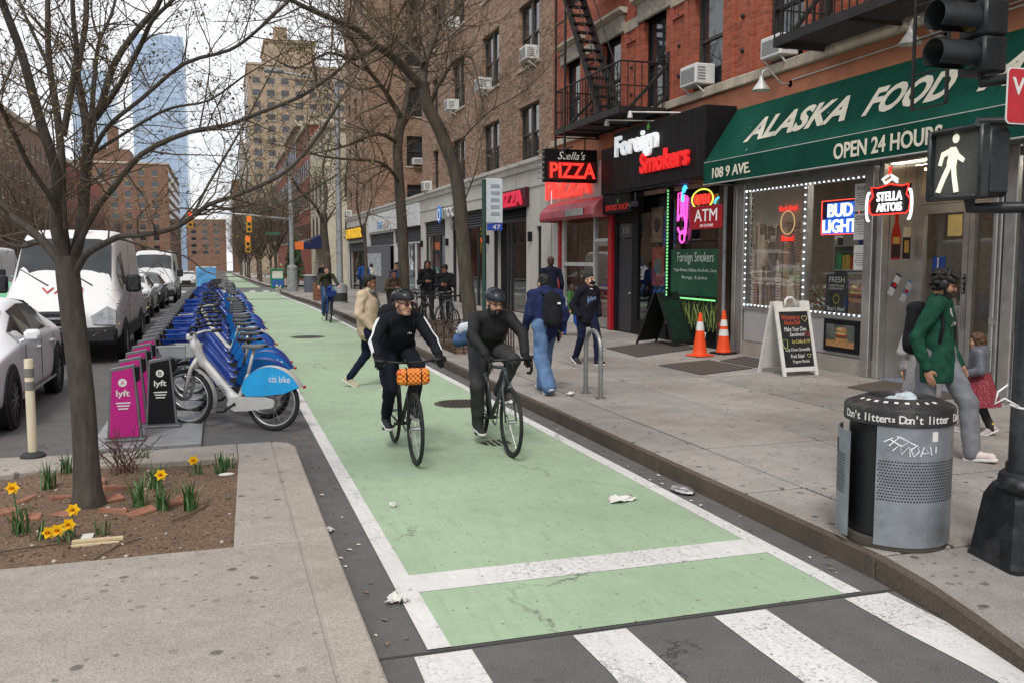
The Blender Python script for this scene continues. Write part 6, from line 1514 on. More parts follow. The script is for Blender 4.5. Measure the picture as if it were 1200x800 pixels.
def std_bike(label, loc, rz, fm, drop=False, wb=1.08, cang=0.6, group=None, steer=0, basket=None, r=.345, rim=RIMB, sad=.99, tr=.019, fender=False):
 t = bike_root('bicycle', label, loc, rz, group)
 wheel(t, 0, 0, r, tr, rim); wheel(t, 0, wb, r, tr, rim, steer=steer)
 bb = (0, .44, .28); sc = (0, .27, .80); ht = (0, wb - .2, .86); hb = (0, wb - .155, .74)
 m = MB().tube([bb, sc], .017, 8).tube([sc, ht], .018, 8).tube([bb, (0, wb - .165, .77)], .022, 8).tube([ht, hb], .023, 8)
 for s_ in (-1, 1): m.tube([(s_ * .025, bb[1], bb[2]), (s_ * .062, 0, r)], .01, 6).tube([(s_ * .015, sc[1], sc[2] - .03), (s_ * .062, 0, r)], .008, 6)
 m.build('frame', fm, t, True, world=False)
 f = MB()
 for s_ in (-1, 1): f.tube([(s_ * .02, wb - .15, .73), (s_ * .05, wb - .12, .66), (s_ * .055, wb, r)], [.014, .013, .009], 6)
 f.build('fork', fm, t, True, world=False)
 MB().tube([(0, .28, .79), (0, .245, sad - .03)], .014, 8).build('seatpost', BLKC, t, True, world=False)
 saddle(t, .24, sad)
 ends = crank(t, bb[1], bb[2], cang)
 MB().tube([(-.04, .44, .365), (-.04, 0, r + .035)], .006, 4).tube([(-.04, .44, .195), (-.04, .0, r - .035)], .006, 4).build('chain', BLKC, t, world=False)
 h = MB()
 if drop:
  hz = .945; hy = wb - .1; h.tube([(0, ht[1], ht[2]), (0, ht[1] + .005, hz), (0, hy, hz)], .015, 8)
  h.tube([(-.2, hy, hz), (0, hy, hz), (.2, hy, hz)], .014, 8)
  for s_ in (-1, 1):
   h.tube([(s_ * .2, hy, hz), (s_ * .205, hy + .06, hz), (s_ * .21, hy + .1, hz - .03), (s_ * .215, hy + .085, hz - .1), (s_ * .22, hy + .03, hz - .135), (s_ * .225, hy - .05, hz - .14)], .015, 8)
   h.tube([(s_ * .205, hy + .07, hz + .005), (s_ * .205, hy + .14, hz + .045)], [.018, .015], 8).tube([(s_ * .205, hy + .135, hz + .02), (s_ * .205, hy + .15, hz - .08)], .006, 5)
 else:
  hz = .95; hy = wb - .2; h.tube([(0, ht[1], ht[2]), (0, ht[1] - .02, hz - .02), (0, hy, hz)], .015, 8)
  h.tube([(-.33, hy - .03, hz + .02), (-.1, hy, hz), (.1, hy, hz), (.33, hy - .03, hz + .02)], .012, 8)
  for s_ in (-1, 1): h.tube([(s_ * .34, hy - .03, hz + .02), (s_ * .22, hy - .015, hz + .012)], .018, 8).tube([(s_ * .2, hy + .02, hz), (s_ * .28, hy + .045, hz - .02)], .006, 5)
  h.tube([(.05, hy + .01, hz + .03), (.05, hy + .01, hz)], .02, 8)
 h.build('handlebar', BLKC, t, True, world=False)
 MB().tube([(.03, hy, hz), (.03, hy + .08, hz - .08), (.02, wb - .14, .75)], .004, 4).tube([(-.03, hy, hz), (-.03, hy + .09, hz - .07), (-.02, wb - .14, .72)], .004, 4).build('cables', BLKC, t, world=False)
 for y in (0, wb): MB().lathe([(.055, 0), (.08, 0)], 20, (.045, y, r), 'x').build('brake_disc', CHR, t, world=False)
 if fender:
  for y, a0, a1 in ((0, 20, 170), (wb, 60, 190)):
   m = MB(); m.grid(lambda u, v: ((v - .5) * .06, y + (r + .012) * math.cos(R(a0 + (a1 - a0) * u)), r + (r + .012 + .008 * math.cos((v - .5) * 3)) * math.sin(R(a0 + (a1 - a0) * u))), 14, 3); m.build('mudguard', fm, t, True, world=False)
 return t
# ---- share-scheme bicycles and docks
CB = M('share_bike_navy', (.009, .04, .23), .35, var=.15, coat=.3); CBL = M('share_bike_blue', (.01, .13, .42), .4, var=.2, scale=3); CBS = M('share_bike_sky', (.02, .33, .68), .4); CG = M('share_bike_grey', (.5, .5, .485), .4, .1, var=.06, dirt=.2)
DGR = M('dark_plastic', (.03, .03, .033), .5); LG = M('basket_grey', (.26, .265, .27), .5); REDL = M('red_reflector', (.5, .01, .015), .3)
def share_bike(label, fm, group, logo=True):
 t = thing('share_bicycle', label, 'bicycle', (0, 0, 0), 0, group); wb = 1.1; r = .335
 wheel(t, 0, 0, r, .025, RIMS, 16); wheel(t, 0, wb, r, .025, RIMS, 16)
 m = SDF(.03); m.cap((0, .9, .80), (0, .50, .36), .05, .058, flat=.75, fdir=(1, 0, 0)); m.cap((0, .50, .36), (0, .42, .30), .06, .055); m.cap((0, .95, .92), (0, .88, .74), .04, .045); m.cap((0, .44, .3), (0, .3, .62), .034, .028); m.cap((0, .9, .8), (0, .95, .95), .04, .05)
 m.cap((0, .97, .93), (0, 1.0, 1.06), .055, .04)
 sdf_obj('frame', m, fm, t, .016)
 MB().tube([(0, .32, .58), (0, .215, .93)], .018, 8).build('seatpost', fm if fm is CG else CHR, t, True, world=False)
 saddle(t, .2, .94, DGR if fm is CB else M('saddle_grey', (.09, .09, .095), .5), 1.08, .09)
 m = MB(); yy = [(0.0, .265), (.05, .26), (.30, .225), (.44, .215), (.52, .25), (.54, .3), (.50, .37), (.42, .385), (.05, .39), (-.04, .37), (-.06, .33), (-.04, .28)]
 for s_ in (-1, 1): m.prism([(a, b) for a, b in yy], 'x', s_ * .05, s_ * .075)
 m.build('chain_case', fm if fm is CG else DGR, t, world=False)
 crank(t, .44, .3, 2.6, .15, .09, ring=False)
 for s_ in (-1, 1):     # rear skirt guard: fan over the wheel
  m = MB(); n = 14
  arc_ = [(.39 * math.cos(a), r + .39 * math.sin(a)) for a in np.linspace(R(15), R(150), n)]
  P = [(.33, .36), (.05, .40)] if False else []
  pts = [(s_ * .052, -.12, .46)] and [(s_ * .055, b, c) for b, c in [(.37, .45), (.30, .39), (.1, .40)] + [(-.18, .44), (-.36, .52)] + [(-.40 * math.cos(R(a)), r + .40 * math.sin(R(a))) for a in range(38, 150, 12)]]
  m.add(pts, [tuple(range(len(pts)))]); m.build('skirt_guard', CBL if fm is CB else CBS, t, world=False)
  if logo and s_ == -1 or fm is CG: text('citi bike', .1, (s_ * .058, -.12, .60), (0, -s_ * -1, 0), ZD, M('white_logo', (.75, .78, .8), .5), t, fit=(.26, .075), depth=.0006, world=False, name='logo')
 m = MB(); m.grid(lambda u, v: ((v - .5) * .115, -.40 * math.cos(R(25 + 130 * u)), r + (.40 + .012 * math.cos((v - .5) * 3)) * math.sin(R(25 + 130 * u))), 16, 4); m.build('rear_mudguard', fm, t, True, world=False)
 m = MB(); m.grid(lambda u, v: ((v - .5) * .08, wb + .37 * math.cos(R(75 + 120 * u)), r + (.37 + .01 * math.cos((v - .5) * 3)) * math.sin(R(75 + 120 * u))), 14, 4); m.build('front_mudguard', fm, t, True, world=False)
 MB().bbox(-.022, .022, -.41, -.385, .50, .53, .005).build('rear_light', REDL, t, world=False)
 f = MB()
 for s_ in (-1, 1): f.tube([(s_ * .03, .93, .80), (s_ * .06, .99, .70), (s_ * .065, wb, r)], [.028, .026, .018], 8)
 f.build('fork', fm, t, True, world=False)
 m = MB(); b0, b1 = (.155, .98, 1.26), (.175, .96, 1.3)
 for z0, z1, hw, y0, y1 in ((.80, .825, .14, 1.0, 1.30),): m.bbox(-hw, hw, y0, y1, z0, z1, .01)
 for s_ in (-1, 1): m.add([(s_ * .14, 1.0, .81), (s_ * .14, 1.30, .81), (s_ * .165, 1.34, .93), (s_ * .165, .98, .95), (s_ * .15, 1.0, .81), (s_ * .15, 1.3, .81), (s_ * .177, 1.34, .93), (s_ * .177, .98, .95)], [(0, 1, 2, 3), (4, 5, 6, 7), (3, 2, 6, 7)])
 m.add([(-.14, 1.30, .81), (.14, 1.30, .81), (.165, 1.34, .93), (-.165, 1.34, .93)], [(0, 1, 2, 3)]); m.tube([(-.172, .98, .95), (-.172, 1.35, .935), (.172, 1.35, .935), (.172, .98, .95)], .012, 6)
 m.build('basket', LG if fm is CG else CB, t, world=False)
 h = MB().tube([(0, .96, 1.0), (0, .95, 1.08), (-.12, .93, 1.1), (-.3, .82, 1.1)], .014, 8).tube([(0, .95, 1.08), (.12, .93, 1.1), (.3, .82, 1.1)], .014, 8).build('handlebar', fm if fm is CG else BLKC, t, True, world=False)
 for s_ in (-1, 1): MB().tube([(s_ * .2, .88, 1.1), (s_ * .31, .81, 1.1)], .021, 8).build('grip', DGR, t, True, world=False)
 MB().bbox(-.06, .06, .97, 1.06, 1.0, 1.08, .02).build('light_housing', fm, t, world=False)
 MB().tube([(.09, .3, .22), (.16, .2, .03)], .012, 6).build('kickstand', CHR, t, world=False)
 if fm is CG:
  for s_ in (-1, 1):
   d = Vector((0, .40, .44)).normalized()
   text('citi', .1, (s_ * .062, .60, .47 + .0), (0, s_ * .40 * 1, s_ * .44), (0, -s_ * .44 * s_, .40 ), M('logo_dark', (.06, .06, .07), .5), t, fit=(.11, .06), depth=.0006, world=False, name='logo')
 return t
GRP = 'share bicycles docked along the lane'
BANG = math.atan2(1.05, .61)             # bikes stand at a slant; front points to -x,+y
gb = share_bike('grey electric share bicycle with bright blue skirt guard, first in the dock row', CG, GRP)
gb.location = (.52, 10.47, .0); gb.rotation_euler.z = R(58)
nb0 = share_bike('navy share bicycle in the long dock row', CB, GRP)
bikesN = 37
nth = lambda k: '%d%s' % (k, 'th' if 10 < k < 14 else {1: 'st', 2: 'nd', 3: 'rd'}.get(k % 10, 'th'))
for k in range(1, bikesN):
 o = nb0 if k == 1 else copy_tree(nb0)
 o['label'] = 'navy share bicycle docked right behind the grey one' if k == 1 else 'navy share bicycle, %s in the dock row behind the grey one' % nth(k)
 jx = rnd.uniform(-.05, .05); y = 10.47 + .86 * k
 if k in (7, 16, 17, 25, 31): continue
 o.location = (.50 + jx, y + rnd.uniform(-.1, .1), zg(y) + .002); o.rotation_euler = (rnd.uniform(-.02, .02), 0, R(58 + rnd.uniform(-7, 7)))
# one whitish bicycle further up the row
o = copy_tree(gb); o.location = (.5, 10.47 + .86 * 7, .0); o['label'] = 'second pale grey share bicycle among the navy ones'
dk = thing('dock_platform', 'grey steel platform under the share bicycle docks', 'platform', (-.78, 28, 0))
for k in range(13): y = 9.78 + k * 2.7; MB().bbox(-1.32, -.24, y, y + 2.69, zg(y) + .001, zg(y) + .045, .006).build('plate', M('platform_grey', (.28, .285, .29), .55, .3, var=.12, dirt=.3, world=True), dk)
PNK = M('dock_magenta', (.42, .012, .18), .45, var=.08, dirt=.15); DKF = M('dock_frame', (.15, .15, .155), .5, .4, dirt=.3)
def dock(label, pan, letter, group, nm='bike_dock'):
 t = thing(nm, label, 'bike dock', (0, 0, 0), 0, group)
 poly = [(-.17, 0), (.17, 0), (.115, .80), (.0 - .115, .76)]
 MB().prism(poly, 'y', -.03, .09).build('post', DKF, t, world=False)
 k = .90
 MB().prism([(-.145, .05), (.145, .05), (.098, .77), (-.098, .735)], 'y', -.036, -.0305).build('panel', pan, t, world=False)
 MB().bbox(.115, .16, -.02, .1, .62, .78, .015).build('lock_head', BLACKP, t, world=False); MB().bbox(-.19, .2, -.06, .14, 0, .03, .008).build('foot', DKF, t, world=False)
 if letter:
  MB().lathe([(.001, 0), (.042, 0)], 18, (0.0, -.038, .62), 'y').build('letter_disc', PAPER, t, world=False)
  text(letter, .05, (0, -.0395, .62), (1, 0, 0), ZD, pan, t, fit=(.036, .045), depth=.0005, world=False)
  text('lyft', .1, (0, -.038, .5), (1, 0, 0), ZD, PAPER, t, fit=(.13, .085), depth=.0005, offset=.002, world=False, name='logo')
  m = MB()
  for j in range(3): m.box(-.07 + .01 * j, .07 - .012 * j, -.039, -.0375, .40 - j * .03, .413 - j * .03)
  m.build('small_print', PAPER, t, world=False)
 return t
dA = dock('magenta dock panel marked A at the row end', PNK, 'A', 'dock posts'); dA.location = (-1.0, 10.12, .045)
dB = dock('black dock panel marked B before the grey bicycle', BLACKP, 'B', 'dock posts'); dB.location = (-.68, 10.82, .045)
dC = dock('plain magenta dock post along the share bicycle row', PNK, None, 'dock posts')
for k in range(1, 36):
 o = dC if k == 1 else copy_tree(dC); y = 10.12 + .82 * k; o.location = (-1.0, y, .045 + zg(y)); o['label'] = 'plain %s dock post, %s behind the panel marked A' % ('magenta' if k < 5 else 'dark', nth(k))
 if k >= 5:
  for c in o.children:
   if c.name.startswith('panel'): c.material_slots[0].link = 'OBJECT'; c.material_slots[0].material = DKF
# end kiosk with blue ad panel
ks = thing('dock_kiosk', 'blue advertising kiosk at the far end of the dock row', 'kiosk', (-.75, 52, zg(52)))
MB().bbox(-.55, .55, -.1, .1, .1, 1.75, .04).build('case', ALUMW, ks, world=False); MB().box(-.5, .5, -.11, -.101, .4, 1.7).build('ad_panel', M('ad_blue', (.1, .32, .6), .4, var=.6, scale=2), ks, world=False)
# ---- ridden bicycles (origin at the rear tyre contact)
CY1 = std_bike('black flat-bar bicycle ridden by the man in the striped black jacket', (1.70, 9.53, .008), math.pi, M('black_frame', (.016, .016, .018), .35, .2), wb=1.12, cang=R(205))
bag1 = SDF(.02); bag1.cap((-.11, 1.05, .87), (.11, 1.05, .87), .05); bag1.cap((-.11, 1.05, .81), (.11, 1.05, .81), .05)
HB = newmat('patterned_bag'); v_ = _vec(HB[1], False); ck = HB[1].nodes.new('ShaderNodeTexChecker'); ck.inputs['Scale'].default_value = 44; HB[1].links.new(v_, ck.inputs['Vector']); ck.inputs[1].default_value = (.6, .02, .01, 1); ck.inputs[2].default_value = (.75, .38, .03, 1); HB[1].links.new(ck.outputs[0], HB[2].inputs['Base Color'])
hbag = thing('handlebar_bag', 'red and yellow patterned bag strapped to the handlebar', 'bag', (1.70, 9.53, 0), math.pi); sdf_obj('pouch', bag1, HB[0], hbag, .012)
for x in (-.07, .07): MB().tube([(x, 1.05 + .053 * math.cos(a), .84 + .085 * math.sin(a)) for a in np.linspace(0, 6.28, 14)], .007, 4).build('strap', BLACKP, hbag, world=False)
CY2 = std_bike('dark grey drop-bar road bicycle under the bearded rider', (2.66, 9.58, .008), math.pi, M('graphite_frame', (.08, .09, .1), .35, .3), drop=True, wb=1.12, cang=R(262), sad=1.0)
CY3 = share_bike('blue share bicycle ridden up the lane by the far cyclist', CB, 'ridden share bicycle', False); CY3.location = (3.1, 28.6, .008); CY3.rotation_euler.z = math.pi
# ---- parked bicycles at the tree guard
for i, (x, y, rz, c, lab) in enumerate([(4.35, 20.4, R(172), (.03, .03, .032), 'black bicycle parked nearest the iron tree guard'), (4.75, 20.2, R(185), (.08, .085, .09), 'grey bicycle locked in the middle of the parked group'), (5.1, 20.6, R(168), (.05, .05, .055), 'dark bicycle with raised bars, pavement side of the parked group'), (4.15, 21.6, R(176), (.2, .2, .2), 'silver bicycle at the back of the parked group'), (4.55, 22.3, R(190), (.04, .02, .02), 'dark red bicycle behind the parked group')]):
 std_bike(lab, (x, y, .152), rz, M('parked_frame_%d' % i, c, .4, .3), wb=1.06, cang=1.0 + i, group='bicycles parked by the tree guard', fender=i % 2 == 0, rim=RIMS if i % 2 else RIMB)
# ================================================================ PEOPLE
SK = {k: M('skin_' + k, c, .55, var=.1, scale=18, spec=.4) for k, c in dict(light=(.50, .29, .20), tan=(.36, .19, .115), brown=(.2, .095, .055), pale=(.55, .35, .26)).items()}
for m_ in SK.values(): m_.node_tree.nodes['Principled BSDF'].inputs['Subsurface Weight'].default_value = .0
EYE = M('eye_dark', (.02, .015, .012), .2); LIP = M('lips', (.28, .1, .08), .5); HAIRB = M('hair_black', (.012, .01, .009), .6, var=.4, scale=40, bump=.6, bscale=160); HAIRN = M('hair_brown', (.055, .03, .018), .6, var=.4, scale=40, bump=.6, bscale=160)
v3 = lambda *a: np.array(a, float)
def hand(s, W, d, n, curl, sc=1.0):
 """palm and five fingers: wrist W, direction d, palm normal n (fingers curl towards n)"""
 d = nrm(d); n = nrm(n - d * (n @ d)); x = np.cross(d, n)      # x: thumb side
 s.cap(W, W + d * .04 * sc, .024 * sc, .03 * sc, flat=.6, fdir=n)
 pc_ = W + d * .055 * sc; s.ell(pc_, (.036 * sc, .016 * sc, .045 * sc), np.stack([x, n, d], 1))
 for i, (o, l, r_) in enumerate(((.026, .075, .0088), (.009, .085, .0092), (-.009, .078, .0088), (-.026, .06, .0078))):
  p = pc_ + d * .03 * sc + x * o * sc; a = curl * (.9 + .07 * i); seg = l * sc / 2.6; dd = d
  pts = [p]
  for k in range(3):
   ang = a * (.55 + .35 * k); dd = nrm(d * math.cos(ang) + n * math.sin(ang)); pts.append(pts[-1] + dd * seg * (1, .9, .75)[k])
  s.chain(pts, [r_ * sc, r_ * sc, r_ * .93 * sc, r_ * .8 * sc], k=.006)
 b = W + d * .03 * sc + x * .026 * sc; t1 = b + nrm(d * .6 + x * .75 + n * .25) * .035 * sc; t2 = t1 + nrm(d * .85 + x * .1 + n * (.2 + .4 * curl)) * .03 * sc
 s.chain([b, t1, t2], [.013 * sc, .0105 * sc, .0085 * sc], k=.008)
def person(label, loc, rz, J, skin='tan', top=None, legs=None, shoes=None, hair=HAIRB, hairstyle='short', hem=.02, loose=1.0, lloose=1.0, sleeve=True, glove=None, hcurl=(.5, .5), look=(0, 1, 0), lean=(0, 1, 0), beard=None, group=None, sc=1.0, vox=.013, coat=0, soles=None, bulk=1.0, name='person', flare=0, wr=.004, hood=False, hands=(1, 1), neck_skin=True):
 t = thing(name, label, 'person', loc, rz, group)
 J = {k: v3(*v) for k, v in J.items()}
 hf = nrm(v3(*look)); hx = nrm(np.cross(hf, v3(0, 0, 1))); hu = np.cross(hx, hf); Rm = np.stack([hx, hf, hu], 1); cf = nrm(v3(*lean))
 H = J['head']; q = lambda a, b, c: H + (hx * a + hf * b + hu * c) * sc
 hd = SDF(.022); fine = .0075 * max(sc, .8) * (1 if vox < .016 else 1.6)
 hd.ell(q(0, -.012, .035), (.074 * sc, .094 * sc, .082 * sc), Rm); hd.ell(q(0, .022, -.04), (.056 * sc, .066 * sc, .07 * sc), Rm); hd.cap(q(-.022, .062, -.088), q(.022, .062, -.088), .02 * sc)
 hd.cap(q(0, .088, .008), q(0, .104, -.022), .009 * sc, .0135 * sc, k=.012); hd.cap(q(-.034, .076, .026), q(.034, .076, .026), .011 * sc, k=.012)
 for s_ in (-1, 1):
  hd.ell(q(s_ * .075, -.008, -.012), (.011 * sc, .02 * sc, .031 * sc), Rm, k=.006); hd.ell(q(s_ * .04, .056, -.03), (.022 * sc, .02 * sc, .02 * sc), Rm)
 hd.cap(J['neck'] + (H - J['neck']) * -.1, H - hu * .05 * sc - hf * .015 * sc, .056 * sc * min(bulk, 1.15), .05 * sc)
 parts = [(hd, fine)]
 core = SDF(.04); core.chain([J['pelvis'], J['chest'], J['neck']], [.07 * sc, .075 * sc, .045 * sc])
 for s_ in 'LR':
  core.chain([J['neck'], J['sh' + s_], J['el' + s_], J['wr' + s_]], [.035 * sc, .032 * sc, .03 * sc, .026 * sc]); core.chain([J['pelvis'], J['hip' + s_], J['kn' + s_], J['an' + s_]], [.06 * sc, .055 * sc, .04 * sc, .034 * sc])
 parts.append((core, .022))
 gl = []
 for i, s_ in enumerate('LR'):
  if not hands[i]: continue
  W = J['wr' + s_]; d = nrm(W - J['el' + s_]) if 'hd' + s_ not in J else nrm(J['hd' + s_]); n = J.get('pn' + s_, v3(1 if s_ == 'L' else -1, 0, 0))
  hs = SDF(.012); hand(hs, W, d, n, hcurl[i], sc * (.97 if not glove else 1.07)); (gl if glove else parts).append((hs, .0055 if vox < .016 else .01))
 sdf_obj('body', parts, SK[skin], t)
 for g_ in gl: sdf_obj('glove', [g_], glove, t)
 # face details
 m = MB()
 for s_ in (-1, 1): c = q(s_ * .031, .081, .008); m.ell(c, (.0125 * sc, .007 * sc, .0065 * sc), 8, 6, rot=Matrix(Rm.tolist()))
 m.build('eyes', EYE, t, True, world=False)
 m = MB()
 for s_ in (-1, 1): m.tube([q(s_ * .015, .09, .03), q(s_ * .034, .087, .036), q(s_ * .05, .074, .03)], .0042 * sc, 5)
 m.build('eyebrows', hair, t, True, world=False)
 MB().ell(q(0, .083, -.062), (.022 * sc, .009 * sc, .007 * sc), 10, 6, rot=Matrix(Rm.tolist())).build('mouth', LIP, t, True, world=False)
 if hairstyle:
  hs = SDF(.02)
  if hairstyle in ('short', 'long', 'bun'): hs.ell(q(0, -.022, .05), (.082 * sc, .098 * sc, .082 * sc), Rm); hs.ell(q(0, -.06, -.005), (.07 * sc, .055 * sc, .075 * sc), Rm); hs.ell(q(0, .045, .085), (.06 * sc, .04 * sc, .03 * sc), Rm)
  if hairstyle == 'curly': hs.ell(q(0, -.025, .05), (.09 * sc, .105 * sc, .085 * sc), Rm); hs.ell(q(0, -.06, -.0), (.085 * sc, .065 * sc, .085 * sc), Rm); hs.ell(q(0, .06, .075), (.075 * sc, .05 * sc, .045 * sc), Rm)
  if hairstyle in ('long', 'bun'): hs.cap(q(0, -.06, .0), q(0, -.075, -.17 if hairstyle == 'long' else -.06), .075 * sc, .06 * sc, flat=.75, fdir=hf)
  if hairstyle == 'long':
   for s_ in (-1, 1): hs.cap(q(s_ * .062, .0, .04), q(s_ * .066, -.02, -.15), .032 * sc, .026 * sc)
  if hairstyle == 'cap': hs.ell(q(0, -.01, .055), (.088 * sc, .108 * sc, .085 * sc), Rm); hs.ell(q(0, -.05, .01), (.082 * sc, .07 * sc, .07 * sc), Rm)
  hs.wr = (.0045 * sc, 110, 1.3) if hairstyle != 'curly' else (.011, 85, 1.3); hs.sub = [(nrm(hf * .9 - hu * .35), q(0, .066, .03))] if hairstyle not in ('curly', 'cap') else [(nrm(hf), q(0, .092, .0))]
  sdf_obj('hair', hs, hair, t, fine * 1.1)
 if beard is not None:
  b = SDF(.015); b.cap(q(-.028, .048, -.095), q(.028, .048, -.095), .034 * sc); b.cap(q(-.04, .05, -.06), q(-.02, .078, -.075), .014 * sc); b.cap(q(.04, .05, -.06), q(.02, .078, -.075), .014 * sc); b.cap(q(-.026, .084, -.05), q(.026, .084, -.05), .0075 * sc)
  for s_ in (-1, 1): b.cap(q(s_ * .055, .03, -.07), q(s_ * .07, .0, -.01), .017 * sc, .008 * sc)
  b.wr = (.003, 140, 2); sdf_obj('beard', b, beard, t, fine)
 # garments
 tp = SDF(.045); fl = .70; lo = J['pelvis'] + nrm(J['pelvis'] - J['chest']) * hem
 tp.cap(lo, J['chest'], .158 * sc * loose * bulk + flare, .16 * sc * loose * bulk, flat=fl, fdir=cf); tp.cap(J['chest'], J['neck'] - hu * .02, .145 * sc * bulk, .066 * sc, flat=.74, fdir=cf); tp.cap(J['shL'], J['shR'], .06 * sc * loose * bulk ** .5); [tp.cap(J['sh' + s_] + (J['neck'] - J['sh' + s_]) * .15, J['neck'] - hu * .015 * sc, .058 * sc * loose, .062 * sc) for s_ in 'LR']; tp.cap(J['neck'] - hu * .03 * sc, J['neck'] + hu * .018 * sc, .07 * sc, .062 * sc)
 for s_ in 'LR': tp.chain([J['sh' + s_], J['el' + s_], J['wr' + s_] - nrm(J['wr' + s_] - J['el' + s_]) * .012], [.066 * sc * loose, .054 * sc * loose, .041 * sc * loose ** 1.5], k=.018)
 if hood: tp.cap(J['neck'] - cf * .07 * sc + hu * .0, J['neck'] - cf * .09 * sc - hu * .06 * sc, .085 * sc, .1 * sc, flat=.6, fdir=cf)
 if hem > .1: tp.cut((0, 0, -1), (0, 0, lo[2] - .06))
 tp.wr = (wr * sc * 1.15, 36, rnd.uniform(0, 6))
 sdf_obj('jacket' if coat else 'top', tp, top, t, vox)
 if legs is not None:
  lg = SDF(.035); lg.cap(J['hipL'] + v3(0, 0, .06 * sc), J['hipR'] + v3(0, 0, .06 * sc), .105 * sc * lloose ** .5, flat=.85, fdir=cf); lg.cap(J['pelvis'], J['pelvis'] + nrm(J['chest'] - J['pelvis']) * .08 * sc, .13 * sc * bulk, flat=.72, fdir=cf)
  for s_ in 'LR':
   d = nrm(J['an' + s_] - J['kn' + s_]); lg.chain([J['hip' + s_], J['kn' + s_], J['an' + s_] + d * .02], [.095 * sc * bulk ** .7, .068 * sc * lloose, .053 * sc * lloose ** 1.6], k=.02)
  lg.wr = (wr * sc * .75, 40, rnd.uniform(0, 6)); sdf_obj('trousers', lg, legs, t, vox)
 if shoes is not None:
  sh = []; so = []
  for s_ in 'LR':
   A = J['an' + s_]; td = nrm(J['toe' + s_]); up = J.get('fu' + s_); up = nrm(up) if up is not None else nrm(v3(0, 0, 1) - td * td[2]); B = A - up * .075 * sc
   s1 = SDF(.02); s1.cap(B - td * .035 * sc + up * .032 * sc, B + td * .15 * sc + up * .02 * sc, .042 * sc, .037 * sc); s1.cap(A - td * .01, B + td * .05 * sc + up * .035 * sc, .043 * sc, .04 * sc); s1.ell(B + td * .165 * sc + up * .015 * sc, (.035 * sc,) * 3); s1.cut(-up, B - up * .005); sh.append((s1, .009 if vox < .016 else .014))
   s2 = SDF(.02); s2.cap(B - td * .04 * sc, B + td * .17 * sc, .047 * sc, .044 * sc); s2.cut(-up, B - up * .02 * sc); s2.cut(up, B + up * .008 * sc); so.append((s2, .009 if vox < .016 else .014))
  for a_, b_ in zip(sh, so): sdf_obj('sole', [b_], soles or M('white_sole', (.62, .6, .57), .6), sdf_obj('shoe', [a_], shoes, t))
 return t, J, tp, q
def surf(s, p, d, n=24):
 p = v3(*p) if not isinstance(p, np.ndarray) else p.copy(); d = nrm(d)
 for _ in range(n):
  x = s.ev(p[None])[0]
  if x < .001: break
  p = p + d * x * .8
 return p
def ribbon(par, s, pts, outs, r, mat, nm, lift=.002):
 P = [surf(s, v3(*p) + nrm(v3(*o)) * .16, -nrm(v3(*o))) + nrm(v3(*o)) * lift for p, o in zip(pts, outs)]
 return MB().tube(P, r, 5).build(nm, mat, par, True, world=False)
def seg(a, b, n): return [a + (b - a) * (i / n) for i in range(n + 1)]
def walk(h=1.72, stride=.3, swing=.18, turn=0, front='L', w=.1):
 """walking skeleton, facing +y"""
 k = h / 1.75; z = lambda a: a * k
 f = 1 if front == 'L' else -1
 J = dict(pelvis=(0, 0, z(.98)), chest=(0, .02, z(1.27)), neck=(0, .03, z(1.47)), head=(0, .055, z(1.61)))
 for s_, sx in (('L', -1), ('R', 1)):
  a = f if s_ == 'L' else -f
  J['sh' + s_] = (sx * .185 * k, .02 - a * .03, z(1.42)); J['el' + s_] = (sx * .25 * k, -a * swing * .5 - .02, z(1.15)); J['wr' + s_] = (sx * .25 * k, -a * swing + .07, z(.92))
  J['hip' + s_] = (sx * w * k, a * .03, z(.92))
  if a > 0: J['kn' + s_] = (sx * w * k, stride * .55 + .06, z(.52)); J['an' + s_] = (sx * w * k, stride * .85, z(.09)); J['toe' + s_] = (0, 1, .12)
  else: J['kn' + s_] = (sx * w * k, -stride * .15, z(.51)); J['an' + s_] = (sx * w * k, -stride * .95, z(.14)); J['toe' + s_] = (0, .85, -.45)
 return J
def add_helmet(t, q, Jh, look, mat, sc=1.0):
 hf = nrm(v3(*look)); hx = nrm(np.cross(hf, v3(0, 0, 1))); hu = np.cross(hx, hf); Rm = np.stack([hx, hf, hu], 1)
 hm = SDF(.02); hm.ell(q(0, -.012, .062), (.098, .132, .088), Rm); hm.ell(q(0, -.07, .045), (.085, .07, .07), Rm); hm.sub = [(nrm(-hu + hf * .12), q(0, 0, .036))]
 o = sdf_obj('helmet', hm, mat, t, .008)
 m = MB()      # vents: dark slots on the shell
 for i, a in enumerate((-.62, -.3, 0, .3, .62)):
  P = []
  for b in np.linspace(-.75, .75, 7):
   d = nrm(hx * math.sin(a) + hu * math.cos(a)); dd = nrm(d * math.cos(b) + hf * math.sin(b)); P.append(surf(hm, q(0, -.012, .05) + dd * .2, -dd) + dd * .0005)
  m.tube(P[:3], [.004, .009, .003], 5).tube(P[3:], [.003, .01, .009, .003], 5)
 m.build('helmet_vents', M('vent_black', (.005, .005, .005), .8), t, True, world=False)
 m = MB().tube([q(-.082, -.01, .03), q(-.07, .02, -.05), q(0, .045, -.112), q(.07, .02, -.05), q(.082, -.01, .03)], .005, 4).build('chin_strap', BLACKP, t, world=False)
TRK = fabric('track_jacket_black', (.012, .013, .018)); DJEAN = fabric('dark_leggings', (.012, .014, .022)); GLV = fabric('glove_black', (.014, .014, .015)); GREYT = fabric('charcoal_trousers', (.05, .05, .052)); RAINJ = fabric('dark_rain_jacket', (.02, .02, .021), rough=.6)
SHB = M('shoe_black', (.02, .02, .022), .6); SHW = M('shoe_white', (.6, .57, .52), .6, var=.1, dirt=.2); DSOLE = M('dark_sole', (.04, .04, .04), .7)
